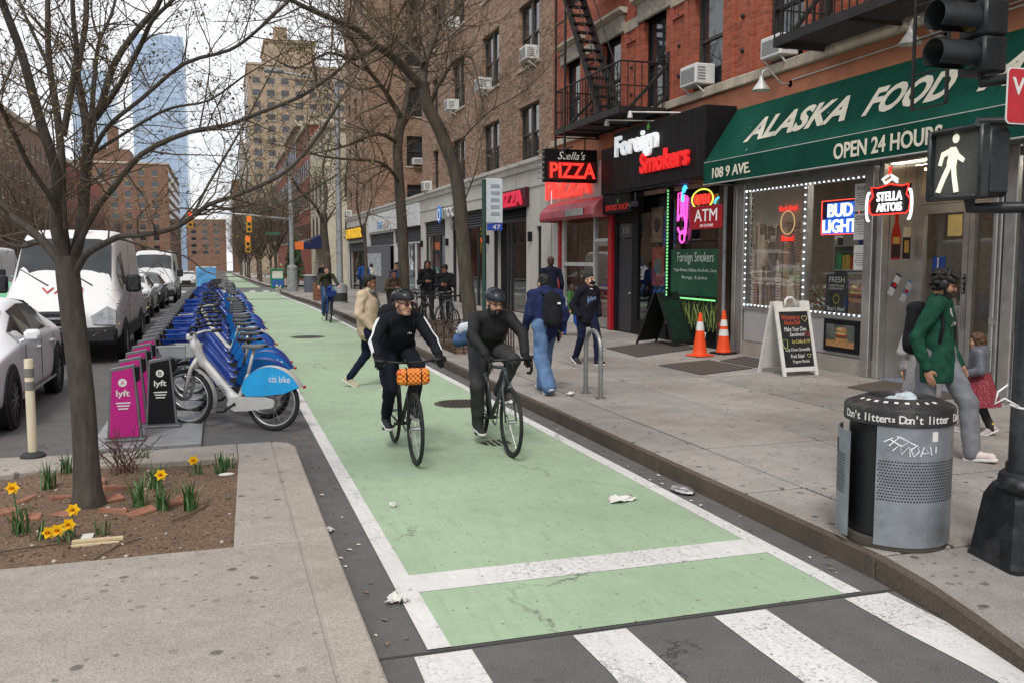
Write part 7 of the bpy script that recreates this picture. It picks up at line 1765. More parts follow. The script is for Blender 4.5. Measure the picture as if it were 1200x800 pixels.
# ---- rider one
o1 = (1.70, 9.38, .008); CY1.location = o1; hbag.location = (o1[0], o1[1], .0)
def rider(dx=0, low=0, hw=.30, hy=.86, hz=.985, cang=205, wb=1.12, splay=.12):
 J = dict(pelvis=(0, .22, 1.02), chest=(0, .40, 1.2), neck=(0, .52, 1.37), head=(0, .6, 1.49))
 for s_, sx in (('L', -1), ('R', 1)):
  J['sh' + s_] = (sx * .175, .48, 1.325); J['el' + s_] = (sx * (hw * .5 + .135), .60, 1.12); J['wr' + s_] = (sx * hw, hy - .05, hz + .025); J['hd' + s_] = (0, .85, -.5); J['pn' + s_] = (-sx * .0, -.4, -.9)
  J['hip' + s_] = (sx * .09, .23, 1.0); a = R(cang) if s_ == 'R' else R(cang + 180)
  py_, pz = .44 + .17 * math.cos(a), .28 + .17 * math.sin(a); an = np.array([sx * .115, py_ - .085, pz + .105]); hip = np.array([sx * .1, .23, .99]); d = an - hip; L = np.linalg.norm(d); th = .45
  hgt = math.sqrt(max(.0025, th * th - (L / 2) ** 2)); n_ = nrm(np.array([0, -d[2], d[1]])); n_ = n_ if n_[1] > 0 else -n_
  J['kn' + s_] = tuple((hip + an) / 2 + n_ * hgt + np.array([sx * (splay - .1), 0, 0])); J['an' + s_] = tuple(an); J['toe' + s_] = (0, 1, -.12)
 return J
p, J, tp, q = person('man in black striped track jacket and helmet riding the flat-bar bicycle', o1, math.pi, rider(), 'light', TRK, DJEAN, SHB, hair=HAIRN, hairstyle=None, glove=GLV, hcurl=(1.5, 1.5), look=(-.5, .86, -.12), lean=(0, .72, -.55), hem=.03, coat=1)
add_helmet(p, q, J, (-.5, .86, -.12), M('helmet_black', (.018, .02, .024), .35, var=.15))
m = MB()
for s_ in (-1, 1): m.ell(tuple(q(s_ * .033, .09, .008)), (.03, .014, .019), 10, 6, rot=Matrix(np.stack([nrm(np.cross(nrm(v3(-.5, .86, -.12)), v3(0, 0, 1))), nrm(v3(-.5, .86, -.12)), v3(0, 0, 1)], 1).tolist()))
m.tube([q(-.078, .0, .012), q(-.06, .075, .014)], .004, 4).tube([q(.078, .0, .012), q(.06, .075, .014)], .004, 4).build('sunglasses', M('mirrored_lens', (.05, .03, .04), .08, .3), p, True, world=False)
WST = M('stripe_white', (.75, .75, .76), .7)
for s_, sx in (('L', -1), ('R', 1)):
 for k in (-1, 0, 1):
  P = seg(J['sh' + s_], J['el' + s_], 8) + seg(J['el' + s_], J['wr' + s_], 7)[1:-1]; o = v3(sx * .95, .25 + k * .32, .25 + k * .28)
  ribbon(p, tp, P, [o] * len(P), .0075, WST, 'sleeve_stripe', .0)
c_ = surf(tp, J['chest'] + v3(-.075, .3, .02), v3(0, -.9, -.1)); m = MB()
for i in range(3): m.bar(tuple(c_ + v3(.018 - i * .018, .002, -.012)), tuple(c_ + v3(.018 - i * .018, .003, -.002 + (2 - i) * .009)), .011, .004, up=(0, 1, 0))
m.build('chest_emblem', WST, p, world=False)
bg = thing('delivery_backpack', 'boxy black backpack on the striped jacket rider', 'backpack', o1, math.pi)
b = SDF(.03); b.cap((-.1, .14, 1.12), (.1, .14, 1.12), .1); b.cap((-.1, .27, 1.38), (.1, .27, 1.38), .085); b.cap((-.1, .14, 1.12), (-.1, .27, 1.38), .09); b.cap((.1, .14, 1.12), (.1, .27, 1.38), .09); b.cap((0, .14, 1.12), (0, .27, 1.38), .1); sdf_obj('pack', b, fabric('pack_black', (.015, .015, .017)), bg, .014)
for sx in (-1, 1): ribbon(bg, tp, [v3(sx * .1, .36, 1.38), v3(sx * .105, .46, 1.36), v3(sx * .11, .5, 1.3), v3(sx * .12, .45, 1.18)], [v3(0, -.2, 1), v3(0, .3, .9), v3(0, .8, .5), v3(sx * .2, 1, .1)], .013, fabric('pack_strap', (.02, .02, .022)), 'shoulder_strap')
# ---- rider two
o2 = (2.66, 9.43, .008); CY2.location = o2
J2 = rider(hw=.2, hy=.99, hz=.97, cang=262, splay=.16); J2['elL'] = (-.27, .68, 1.16); J2['elR'] = (.27, .68, 1.16); J2['neck'] = (0, .50, 1.355); J2['head'] = (0, .57, 1.48)
p, J, tp, q = person('bearded man in dark jacket and grey trousers riding the road bicycle', o2, math.pi, J2, 'light', RAINJ, GREYT, SHB, hair=HAIRB, hairstyle=None, glove=GLV, hcurl=(1.4, 1.4), look=(-.18, .95, -.3), lean=(0, .75, -.5), beard=HAIRB, hem=.03, bulk=1.14, lloose=1.12, loose=1.06, coat=1)
add_helmet(p, q, J, (-.18, .95, -.3), M('helmet_navy', (.022, .028, .04), .35, var=.15))
m = MB()
for s_ in (-1, 1): m.tube([q(s_ * .033 + .024 * math.cos(a), .094, .006 + .018 * math.sin(a)) for a in np.linspace(0, 6.28, 12)], .0022, 4)
m.tube([q(-.01, .098, .008), q(.01, .098, .008)], .002, 4).tube([q(-.078, .0, .012), q(-.057, .09, .01)], .0025, 4).tube([q(.078, .0, .012), q(.057, .09, .01)], .0025, 4).build('glasses', BLKC, p, world=False)
zip_ = [surf(tp, v3(0, .9, z), v3(0, -1, 0)) for z in (1.34, 1.28, 1.2, 1.12)]; MB().tube(zip_, .004, 4).build('zip', BLKC, p, world=False)
bg = thing('messenger_bag', 'white and blue messenger bag on the back of the bearded rider', 'bag', o2, math.pi)
b = SDF(.03); b.cap((.06, .17, 1.14), (.25, .05, 1.06), .11, .085, flat=.6, fdir=(.5, -.8, .2)); b.wr = (.006, 40, 2); sdf_obj('pouch', b, fabric('bag_blue', (.06, .11, .22)), bg, .014)
b = SDF(.02); b.cap((.05, .19, 1.21), (.21, .085, 1.17), .08, .075, flat=.75, fdir=(.5, -.8, .2)); b.wr = (.005, 40, 3); sdf_obj('flap', b, fabric('bag_white', (.5, .54, .6)), bg, .014)
# ---- far cyclist
J3 = rider(hw=.3, hy=.86, hz=1.08, cang=240)
for k in J3:
 if k[:2] in ('ne', 'he', 'sh', 'ch', 'el'): J3[k] = (J3[k][0], J3[k][1] - .16, J3[k][2] + .06)
person('far cyclist in an olive jacket and jeans riding up the lane', (3.1, 28.6, .008), math.pi, J3, 'light', fabric('olive_jacket', (.045, .045, .032)), fabric('blue_jeans', (.05, .1, .2)), SHB, hair=HAIRN, hairstyle='short', look=(0, 1, -.05), lean=(0, .95, -.2), vox=.02, hcurl=(1.3, 1.3))
# ---- man in cream sweater crossing the lane (walks towards +x)
J = walk(1.70, .34, .1, front='R')
for s_, sx in (('L', -1), ('R', 1)): J['wr' + s_] = (sx * .19, .14, .92); J['el' + s_] = (sx * .27, -.04, 1.12)
J['wrL'] = (-.19, .08, .9)
p, Jm, tp, q = person('man in cream sweater and grey scarf crossing the green lane', (2.06, 13.5, .008), R(-118), J, 'brown', fabric('cream_knit', (.52, .41, .29), var=.12), fabric('navy_trousers', (.012, .016, .035)), M('shoe_cream', (.5, .42, .3), .6), hairstyle='short', look=(-.25, .95, -.05), hem=.05, loose=1.18, bulk=1.1, hands=(0, 0))
sc_ = SDF(.02); sc_.chain([Jm['neck'] + v3(*a) for a in ((-.07, -.03, .02), (-.05, .075, .0), (.05, .08, .0), (.07, -.03, .02), (-.07, -.04, .025))], [.036, .038, .038, .036, .034]); sc_.chain([Jm['neck'] + v3(-.05, .09, -.02), Jm['chest'] + v3(-.07, .14, .02), Jm['pelvis'] + v3(-.08, .15, .12)], [.04, .04, .038], flat=.5, fdir=(0, 1, 0)); sc_.wr = (.005, 70, 1); sdf_obj('scarf', sc_, fabric('grey_scarf', (.12, .12, .115), var=.5, scale=30), p, .011)
# ---- person with backpack walking away
J = walk(1.60, .3, .1, front='R'); J['head'] = (0, .06, 1.455)
p, Jm, tp, q = person('person in navy hooded jacket and baggy jeans walking away with a backpack', (4.12, 11.35, .152), R(6), J, 'light', fabric('navy_fleece', (.018, .025, .075)), fabric('washed_jeans', (.10, .17, .30), var=.35, scale=7), M('shoe_pale', (.55, .53, .5), .6), hairstyle='short', hem=.02, loose=1.22, lloose=1.45, hood=True, wr=.006, coat=1)
pk = thing('backpack', 'black backpack worn by the walker in navy jacket', 'backpack', (4.12, 11.35, .152), R(6)); PKB = fabric('backpack_black', (.016, .016, .018))
b = SDF(.04); b.cap((0, -.2, 1.02), (0, -.19, 1.24), .14, .125, flat=.62, fdir=(0, 1, 0)); b.wr = (.004, 50, 2); sdf_obj('pack', b, PKB, pk, .013)
b = SDF(.03); b.cap((0, -.28, .98), (0, -.275, 1.08), .095, .09, flat=.45, fdir=(0, 1, 0)); sdf_obj('front_pocket', b, PKB, pk, .013)
MB().bbox(.03, .075, -.292, -.286, 1.19, 1.215, .002).build('logo_patch', WST, pk, world=False)
for sx in (-1, 1): MB().tube([(sx * .09, -.12, 1.31), (sx * .1, -.0, 1.36), (sx * .115, .11, 1.27), (sx * .13, .1, 1.08), (sx * .13, -.08, .98)], .016, 6).build('strap', PKB, pk, True, world=False)
phn = thing('phone', 'dark phone in the hand of the navy jacket walker', 'phone', (4.12, 11.35, .152), R(6)); W = Jm['wrR']; MB().bbox(W[0] - .045, W[0] - .03, W[1] - .0, W[1] + .065, W[2] - .17, W[2] - .04, .005).build('case', BLKC, phn, world=False)
# ---- masked young man facing us
J = walk(1.54, .22, .1, front='L')
for s_, sx in (('L', -1), ('R', 1)): J['wr' + s_] = (sx * .2, .06, .82); J['el' + s_] = (sx * .26, -.05, 1.0)
p, Jm, tp, q = person('young man with black face mask and black printed sweatshirt walking towards the lane', (5.9, 14.2, .152), R(192), J, 'light', fabric('black_sweatshirt', (.014, .014, .02)), fabric('indigo_trousers', (.012, .016, .04)), SHB, hairstyle='short', look=(-.25, .95, .12), hem=.06, loose=1.15, hands=(0, 0))
mk = SDF(.015); mk.ell(q(0, .06, -.045), (.058, .052, .05)); mk.cut(v3(0, -1, 0), q(0, .02, 0)); sdf_obj('face_mask', mk, BLACKP, p, .008)
m = MB(); Rr = []
m.grid(lambda u, v: tuple(surf(tp, v3(-.085 + .17 * u, .4, Jm['chest'][2] - .14 + .17 * v), v3(0, -1, 0)) + v3(0, .003, 0)), 8, 8); m.build('chest_print', M('blue_print', (.12, .18, .3), .8, var=.6, scale=25), p, True, world=False)
MB().tube([q(-.045, .02, -.14), q(0, .05, -.155), q(.045, .02, -.14)], .012, 6).build('collar', PAPER, p, True, world=False)
# ---- tall man in navy, child in green
J = walk(1.84, .2, .08)
person('tall man in dark navy jacket seen from behind by the pizza shop', (7.2, 19.5, .152), R(-10), J, 'light', fabric('dark_navy_jacket', (.012, .016, .03)), fabric('black_jeans', (.012, .012, .014)), SHB, hair=HAIRN, hem=.06, vox=.016, coat=1)
J = {k: tuple(np.array(v) * (.69 if k[:2] not in ('to',) else 1)) for k, v in walk(1.72, .34, .2).items()}
p, Jm, tp, q = person('child in green jacket and blue trousers walking away with red backpack', (7.66, 19.3, .152), R(20), J, 'light', fabric('child_green', (.05, .14, .04)), fabric('child_blue', (.02, .06, .3)), SHB, hair=HAIRN, hairstyle='long', sc=.74, vox=.016, loose=1.15, hem=.03)
pk = thing('red_backpack', 'small red backpack on the child in green', 'backpack', (7.66, 19.3, .152), R(20)); b = SDF(.03); b.cap((0, -.13, .7), (0, -.13, .86), .1, .09, flat=.6, fdir=(0, 1, 0)); sdf_obj('pack', b, fabric('red_pack', (.32, .03, .03)), pk, .014)
# ---- man in green coat with headphones (walks towards -y / +x)
J = walk(1.70, .36, .06, front='L'); J['head'] = (0, .045, 1.56); J['neck'] = (0, .0, 1.42); J['chest'] = (0, -.01, 1.235)
for s_, sx in (('L', -1), ('R', 1)): J['wr' + s_] = (sx * .30, .04 if s_ == 'R' else .1, .83); J['el' + s_] = (sx * .305, -.06, 1.10); J['pn' + s_] = (-sx, -.2, 0)
lk = (-.42, .85, -.3)
p, Jm, tp, q = person('man in dark green coat with headphones walking past the market door', (6.12, 6.55, .152), R(-154), J, 'tan', fabric('green_wool_coat', (.014, .062, .04), var=.25), fabric('grey_corduroy', (.17, .175, .19), var=.15), M('running_shoe', (.62, .52, .48), .6, var=.15, dirt=.15), hairstyle='curly', beard=HAIRB, look=lk, hem=.2, loose=1.08, lloose=1.25, flare=.03, coat=1, bulk=1.08, hcurl=(.55, .5), wr=.004, vox=.011)
hp_ = MB().tube([q(s_ * .102 * math.cos(a), -.005, .03 + .135 * math.sin(a)) for s_ in (1,) for a in np.linspace(.0, math.pi, 12)], .012, 8); hp_.build('headphone_band', BLKC, p, True, world=False)
hf = nrm(v3(*lk)); hx = nrm(np.cross(hf, v3(0, 0, 1))); RmM = Matrix(np.stack([hx, hf, np.cross(hx, hf)], 1).tolist())
for s_ in (-1, 1): MB().ell(tuple(q(s_ * .098, -.01, -.005)), (.026, .042, .05), 12, 8, rot=RmM).build('ear_cup', BLKC, p, True, world=False)
for k in range(3): MB().ell(tuple(surf(tp, v3(.05, .5, .92 + k * .16), v3(0, -1, 0))), (.012, .006, .012), 8, 6).build('button', M('button_dark', (.01, .02, .015), .4), p, True, world=False)
ln_ = [surf(tp, v3(.02, .5, z), v3(0, -1, 0)) + v3(0, .002, 0) for z in np.linspace(.74, 1.3, 10)]; MB().tube(ln_, .005, 4).build('coat_edge', M('coat_edge', (.008, .04, .026), .9), p, True, world=False)
shm = MB(); shm.grid(lambda u, v: tuple(surf(tp, v3((-.055 + .11 * u) * (1 - .75 * (1 - v)), .5, 1.22 + .17 * v), v3(0, -1, -.1)) + v3(0, .004, 0)), 6, 8); shm.build('shirt', M('checked_shirt', (.4, .38, .34), .8, var=.7, scale=70), p, True, world=False)
for sx, e in ((-1, 'L'), (1, 'R')):
 m = MB(); pts = [v3(sx * .03, .5, 1.18), v3(sx * .1, .5, 1.24), v3(sx * .085, .5, 1.30), v3(sx * .075, .5, 1.40), v3(sx * .055, .5, 1.40)]
 P = [surf(tp, a, v3(0, -1, 0)) + v3(0, .012, 0) for a in pts]; m.add([tuple(a) for a in P] + [tuple(a - v3(0, .014, 0)) for a in P], [(0, 1, 2, 3, 4), (5, 6, 7, 8, 9)] + [(i, (i + 1) % 5, 5 + (i + 1) % 5, 5 + i) for i in range(5)]); m.build('lapel', fabric('green_wool_coat', ()), p, world=False)
pk = thing('black_rucksack', 'black rucksack on the back of the man in green coat', 'backpack', (6.12, 6.55, .152), R(-154))
b = SDF(.04); b.cap((0, -.2, 1.04), (0, -.19, 1.24), .135, .12, flat=.7, fdir=(0, 1, 0)); b.cap((-.05, -.19, 1.33), (.05, -.19, 1.33), .065); b.wr = (.005, 45, 3); sdf_obj('pack', b, PKB, pk, .012)
for sx in (-1, 1):
 P = [v3(sx * .1, -.1, 1.36), v3(sx * .115, .02, 1.41), v3(sx * .12, .12, 1.33), v3(sx * .125, .14, 1.2), v3(sx * .14, .06, 1.05)]; O = [v3(0, -.5, 1), v3(0, .1, 1), v3(0, .7, .6), v3(0, 1, 0), v3(sx * .5, .8, 0)]
 ribbon(pk, tp, P, O, .02, PKB, 'strap', .004)
MB().bbox(-.02, .02, .145, .15, 1.2, 1.23).build('strap_buckle', M('reflective_grey', (.4, .4, .4), .4), pk, world=False)
# ---- little girl in grey vest and red skirt
J = {k: tuple(np.array(v) * (.6 if k[:2] not in ('to',) else 1)) for k, v in walk(1.72, .2, .15, front='R').items()}
for s_, sx in (('L', -1), ('R', 1)): J['wr' + s_] = (sx * .12, .16, .62); J['el' + s_] = (sx * .17, .02, .66)
p, Jm, tp, q = person('little girl in grey puffer vest and red dotted skirt by the shop door', (7.38, 7.3, .152), R(55), J, 'light', M('grey_puffer', (.11, .115, .135), .45, var=.2, scale=20), fabric('black_white_leggings', (.03, .03, .03)), M('girl_shoe', (.5, .42, .42), .6), hair=M('hair_auburn', (.075, .035, .018), .55, var=.35, scale=40, bump=.5, bscale=150), hairstyle='long', sc=.72, vox=.011, loose=1.2, hem=-.03, hood=True, look=(.3, .95, -.1))
sk = MB(); sk.grid(lambda u, v: ((.125 + .11 * v) * (1 + .07 * math.sin(u * 2 * math.pi * 11) * v) * math.cos(u * 2 * math.pi), (.1 + .11 * v) * (1 + .07 * math.sin(u * 2 * math.pi * 11) * v) * math.sin(u * 2 * math.pi), .64 - .34 * v), 88, 8)
SKM = newmat('red_dotted_skirt'); vo = SKM[1].nodes.new('ShaderNodeTexVoronoi'); vo.inputs['Scale'].default_value = 60; SKM[1].links.new(_vec(SKM[1], False), vo.inputs['Vector']); SKM[1].links.new(_ramp(SKM[1], vo.outputs['Distance'], [(.2, (.42, .16, .17)), (.32, (.2, .022, .035))]), SKM[2].inputs['Base Color']); SKM[2].inputs['Roughness'].default_value = .9
sk.build('skirt', SKM[0], p, True, world=False)
for s_ in 'LR':
 a = Jm['an' + s_]; MB().tube([tuple(a + v3(0, 0, .0)), tuple(a + v3(0, .0, .045))], .035, 10).build('sock', M('yellow_sock', (.6, .42, .06), .8), p, True, world=False)
# ---- crouching adult half hidden behind the man
J = walk(1.3, .12, .1)
p, Jm, tp, q = person('brown haired person in pale striped clothes half hidden behind the green coat', (6.62, 7.25, .152), R(-60), J, 'light', fabric('pale_stripe_cloth', (.3, .29, .29), var=.3, scale=60), fabric('pale_grey_trousers', (.28, .27, .27)), SHB, hair=M('hair_auburn', ()), hairstyle='short', hem=.25, flare=.06, sc=.86, vox=.016, bulk=.9)
# ---- standing group behind the parked bicycles and people further off
def bystander(lab, x, y, rz, h, top, legc, skin='brown', vox=.02, hs='short', **kw):
 J = walk(h, .1, .05)
 if kw.pop('hold', False): J['wrL'] = (-.08, .25, h * .66); J['elL'] = (-.24, .03, h * .64); J['wrR'] = (.08, .25, h * .66); J['elR'] = (.24, .03, h * .64)
 return person(lab, (x, y, zg(y) + .152), rz, J, skin, fabric('by_' + str(top), top), fabric('byl_' + str(legc), legc), SHB, hairstyle=hs, vox=vox, group='people on the far pavement', **kw)
bystander('person in black with long dark hair holding food behind the parked bicycles', 5.35, 24.2, R(175), 1.74, (.014, .014, .016), (.02, .02, .024), hs='long', hold=True, coat=1)
bystander('person in black cap and jacket standing beside the food eater', 5.75, 23.8, R(160), 1.62, (.018, .018, .02), (.015, .015, .016), hs='cap', hold=True)
bystander('person in brown with red food by the second street tree', 4.55, 25.0, R(200), 1.45, (.07, .05, .035), (.03, .03, .035), hold=True)
bystander('person in blue shirt half hidden behind the second street tree', 5.1, 27.2, R(150), 1.66, (.03, .06, .16), (.02, .02, .03), 'tan')
bystander('person in white jacket standing at the grey hoarding', 7.3, 46, R(20), 1.7, (.5, .5, .47), (.03, .03, .04), 'light')
bystander('pedestrian in long black coat at the far corner', 5.4, 51.0, R(180), 1.78, (.014, .014, .016), (.014, .014, .016), 'tan', hem=.4)
bystander('pedestrian in blue jacket walking beyond the light pole', 6.3, 42, R(0), 1.76, (.02, .07, .22), (.02, .02, .03), 'tan')
bystander('pedestrian in grey coat beneath the blue awning at the crossing', 4.6, 63.5, R(90), 1.72, (.05, .05, .05), (.02, .02, .02), 'tan')
# small white dog at the far crossing
dg = thing('dog', 'small white dog crossing the far end of the lane', 'dog', (3.35, 57, zg(57) + .01), R(160))
b = SDF(.04); b.cap((0, -.2, .36), (0, .18, .38), .11, .12); b.chain([(0, .18, .4), (0, .3, .52), (0, .42, .55)], [.08, .075, .05])
for sx in (-1, 1): b.chain([(sx * .06, .16, .32), (sx * .065, .17, .16), (sx * .065, .19, .03)], [.05, .03, .028]); b.chain([(sx * .06, -.2, .34), (sx * .07, -.17, .2), (sx * .07, -.24, .12), (sx * .07, -.22, .03)], [.06, .04, .026, .028]); b.cap((sx * .045, .3, .58), (sx * .055, .29, .64), .022, .01)
b.chain([(0, -.28, .42), (0, -.38, .52), (0, -.36, .6)], [.03, .025, .015]); sdf_obj('body', b, M('white_fur', (.6, .57, .5), .9, bump=.6, bscale=60), dg, .02)
# ================================================================ VEHICLES (local: y forward, z up, origin midway between axles)
def carpaint(n, c): return M(n, c, .42, 0, var=.02, coat=.08, scale=2, spec=.35)
TINT = glass_dark('car_glass', (.04, .046, .05), .06, .45); HEADL = M('headlamp_glass', (.5, .52, .55), .12, .3, var=.3, scale=12); TAIL = M('tail_lamp', (.35, .01, .01), .25); TRIM = M('black_trim', (.018, .018, .02), .5)
def vehicle(label, loc, S, wb, track, wr_, paintm, cat='car', name='parked_car', rz=math.pi, glass=(), lamps=(), extra=None, group='vehicles parked along the bike lane', rimm=RIMS):
 """S: stations (y, zb, zs, zt, wb, ws, wt) from rear to front; loft with a shoulder line"""
 t = thing(name, label, cat, loc, rz, group)
 def ring(s):
  y, zb, zs, zt, w0, ws, wt = s; h = [(w0 * .9, zb), (w0, zb + .08), (ws * 1.0, zb + (zs - zb) * .55), (ws * .985, zs), (ws * .965, zs + .02), (wt + (ws - wt) * .12, zt - (zt - zs) * .12), (wt * .9, zt - .01), (wt * .5, zt + .012)]
  return [(a, y, b) for a, b in h] + [(-a, y, b) for a, b in reversed(h)]
 Rg = [ring(s) for s in S]; n = len(Rg[0]); m = MB()
 m.add([p for r in Rg for p in r], [(i * n + j, (i + 1) * n + j, (i + 1) * n + (j + 1) % n, i * n + (j + 1) % n) for i in range(len(Rg) - 1) for j in range(n)] + [tuple(range(n)), tuple((len(Rg) - 1) * n + j for j in reversed(range(n)))])
 m.fixn = True; bo = m.build('body', paintm, t, True, world=False); sm_ = bo.modifiers.new('smooth', 'SUBSURF'); sm_.levels = sm_.render_levels = 2
 def lerp(i, u, j, v):      # point on the loft: station i..i+1, ring row j..j+1
  A, B = Rg[i], Rg[i + 1]; f = lambda R_: Vector(R_[j]).lerp(Vector(R_[(j + 1) % n]), v); return f(A).lerp(f(B), u)
 for nm, mt, (i, u0, u1), (j, v0, v1), off in glass:
  for side in ((0, 1) if nm in ('side_window', 'lamp') else (0,)):
   jj = j
   P = [lerp(i, u, jj, v) for u, v in ((u0, v0), (u1, v0), (u1, v1), (u0, v1))]
   if nm in ('windscreen', 'rear_window'):
    i1 = i + 1 if u1 > .5 else i; P = [lerp(i, u0, 4, v0), lerp(i, u1, 4, v0), lerp(i, u1, 10, 1 - v0), lerp(i, u0, 10, 1 - v0)]
    rows = [[lerp(i, u, q_, .5) for q_ in (5, 6, 7, 8, 9)] for u in np.linspace(u0, u1, 3)]
    g_ = MB(); nn = (rows[2][2] - rows[0][2]).cross(rows[0][4] - rows[0][0]); nn.normalize(); nn = nn if nn.z > 0 else -nn
    for a in range(2):
     for b in range(4): g_.add([tuple(p + nn * off) for p in (rows[a][b], rows[a + 1][b], rows[a + 1][b + 1], rows[a][b + 1])], [(0, 1, 2, 3)])
    g_.fixn = True; g_.build(nm, mt, t, True, world=False); continue
   if side: P = [Vector((-p.x, p.y, p.z)) for p in P]
   nn = (P[1] - P[0]).cross(P[3] - P[0]).normalized(); nn = nn if nn.x * P[0].x > 0 else -nn
   MB().add([tuple(p + nn * off) for p in P] + [tuple(p - nn * .02) for p in P], [(0, 1, 2, 3), (0, 1, 5, 4), (1, 2, 6, 5), (2, 3, 7, 6), (3, 0, 4, 7)]).build(nm, mt, t, world=False)
 for sy in (1, -1):
  for sx in (1, -1):
   x = sx * track
   MB().lathe([(.001, .0), (wr_ + .055, .0), (wr_ + .055, -.02 * sx)], 28, (x + sx * .04, sy * wb / 2, wr_ + .01), 'x').build('wheel_recess_disc', TRIM, t, world=False)  # flat black disc: the wheel recess shade is put into its colour
   w = MB().lathe([(wr_ * .68, -.1), (wr_ * .98, -.1), (wr_, -.07), (wr_, .07), (wr_ * .98, .09), (wr_ * .68, .09)], 28, (x - sx * .04, sy * wb / 2, wr_), 'x').build('wheel', RUB, t, 40, world=False)
   m = MB().lathe([(wr_ * .62, sx * .05), (wr_ * .7, sx * .085), (wr_ * .66, sx * .09)], 24, (x - sx * .035, sy * wb / 2, wr_), 'x')
   for k in range(10): a = k * math.pi / 5; m.bar((x + sx * .045, sy * wb / 2, wr_), (x + sx * .04, sy * wb / 2 + wr_ * .66 * math.cos(a), wr_ + wr_ * .66 * math.sin(a)), .03, .02, up=(1, 0, 0))
   m.lathe([(.0, sx * .09), (.05, sx * .085)], 12, (x - sx * .035, sy * wb / 2, wr_), 'x').build('rim', rimm, w, 40, world=False)
 if extra: extra(t, Rg, lerp)
 return t
SED = [(-2.35, .35, .80, .95, .72, .78, .66), (-2.28, .28, .86, 1.03, .84, .87, .70), (-1.75, .22, .90, 1.10, .9, .92, .70), (-.95, .2, .92, 1.41, .91, .93, .60), (-.1, .2, .92, 1.45, .91, .93, .61), (.45, .2, .91, 1.38, .91, .93, .62), (1.25, .2, .89, .99, .91, .93, .74), (1.95, .22, .80, .87, .9, .91, .68), (2.3, .25, .70, .76, .82, .84, .6), (2.45, .3, .6, .64, .66, .7, .5)]
SG = [('rear_window', TINT, (2, .15, .92), (4, 0, 1), .006), ('windscreen', TINT, (5, .08, .93), (4, 0, 1), .006), ('side_window', TINT, (3, .05, .97), (4, .12, .93), .004), ('side_window', TINT, (4, .04, .97), (4, .12, .93), .004), ('side_window', TINT, (2, .55, .97), (4, .12, .85), .004), ('side_window', TINT, (5, .03, .62), (4, .12, .78), .004)]
def sedan_extra(t, Rg, lerp):
 for sx in (-1, 1):
  MB().tube([(sx * .90, .95, .95), (sx * 1.0, .93, 1.0)], .02, 6).bbox(min(sx * .95, sx * 1.13), max(sx * .95, sx * 1.13), .86, 1.0, .95, 1.09, .035).build('door_mirror', t.children[0].data.materials[0], t, 40, world=False)
  MB().prism([(sx * .84, .60), (sx * .86, .70), (sx * .62, .75), (sx * .5, .66)], 'y', 2.18, 2.40).build('headlight', HEADL, t, world=False)
  for y in (.75, -.25, -1.15): MB().box(sx * .925, sx * .931, y - .005, y + .005, .3, .9).build('door_gap', TRIM, t, world=False)
  for y in (.0, -.95): MB().bbox(min(sx * .92, sx * .955), max(sx * .92, sx * .955), y - .12, y + .06, .79, .82, .01).build('door_handle', t.children[0].data.materials[0], t, world=False)
  MB().bar((sx * .935, -1.2, .30), (sx * .935, 1.2, .30), .02, .03).build('sill_strip', CHR, t, world=False); MB().bbox(sx * .5, sx * .82, -2.38, -2.30, .72, .86, .02).build('tail_light', TAIL, t, world=False)
 MB().bbox(-.38, .38, 2.38, 2.47, .34, .62, .04).build('grille', TRIM, t, world=False); MB().box(-.75, .75, 2.40, 2.43, .28, .36).build('lower_intake', TRIM, t, world=False)
wp = carpaint('car_white_silver', (.72, .73, .74))
sedan = vehicle('white silver saloon car parked at the left picture edge', (-3.22, 13.05, 0), SED, 3.0, .885, .34, wp, glass=SG, extra=sedan_extra, rimm=M('dark_alloy', (.12, .12, .125), .35, .8))
VAN = [(-3.0, .45, 1.3, 2.42, .9, .95, .80), (-2.9, .4, 1.3, 2.5, .97, 1.0, .84), (-.5, .38, 1.3, 2.52, .98, 1.02, .85), (1.05, .38, 1.3, 2.5, .98, 1.02, .84), (1.45, .38, 1.3, 2.36, .98, 1.02, .80), (2.25, .38, 1.22, 1.42, .98, 1.01, .86), (2.55, .38, 1.08, 1.22, .98, 1.0, .82), (2.78, .4, .95, 1.05, .93, .95, .76), (2.88, .42, .8, .86, .8, .84, .62)]
VG = [('windscreen', TINT, (4, .06, .95), (4, 0, 1), .008), ('side_window', TINT, (3, .1, .98), (4, .1, .72), .006), ('side_window', TINT, (4, .02, .55), (4, .1, .72), .006)]
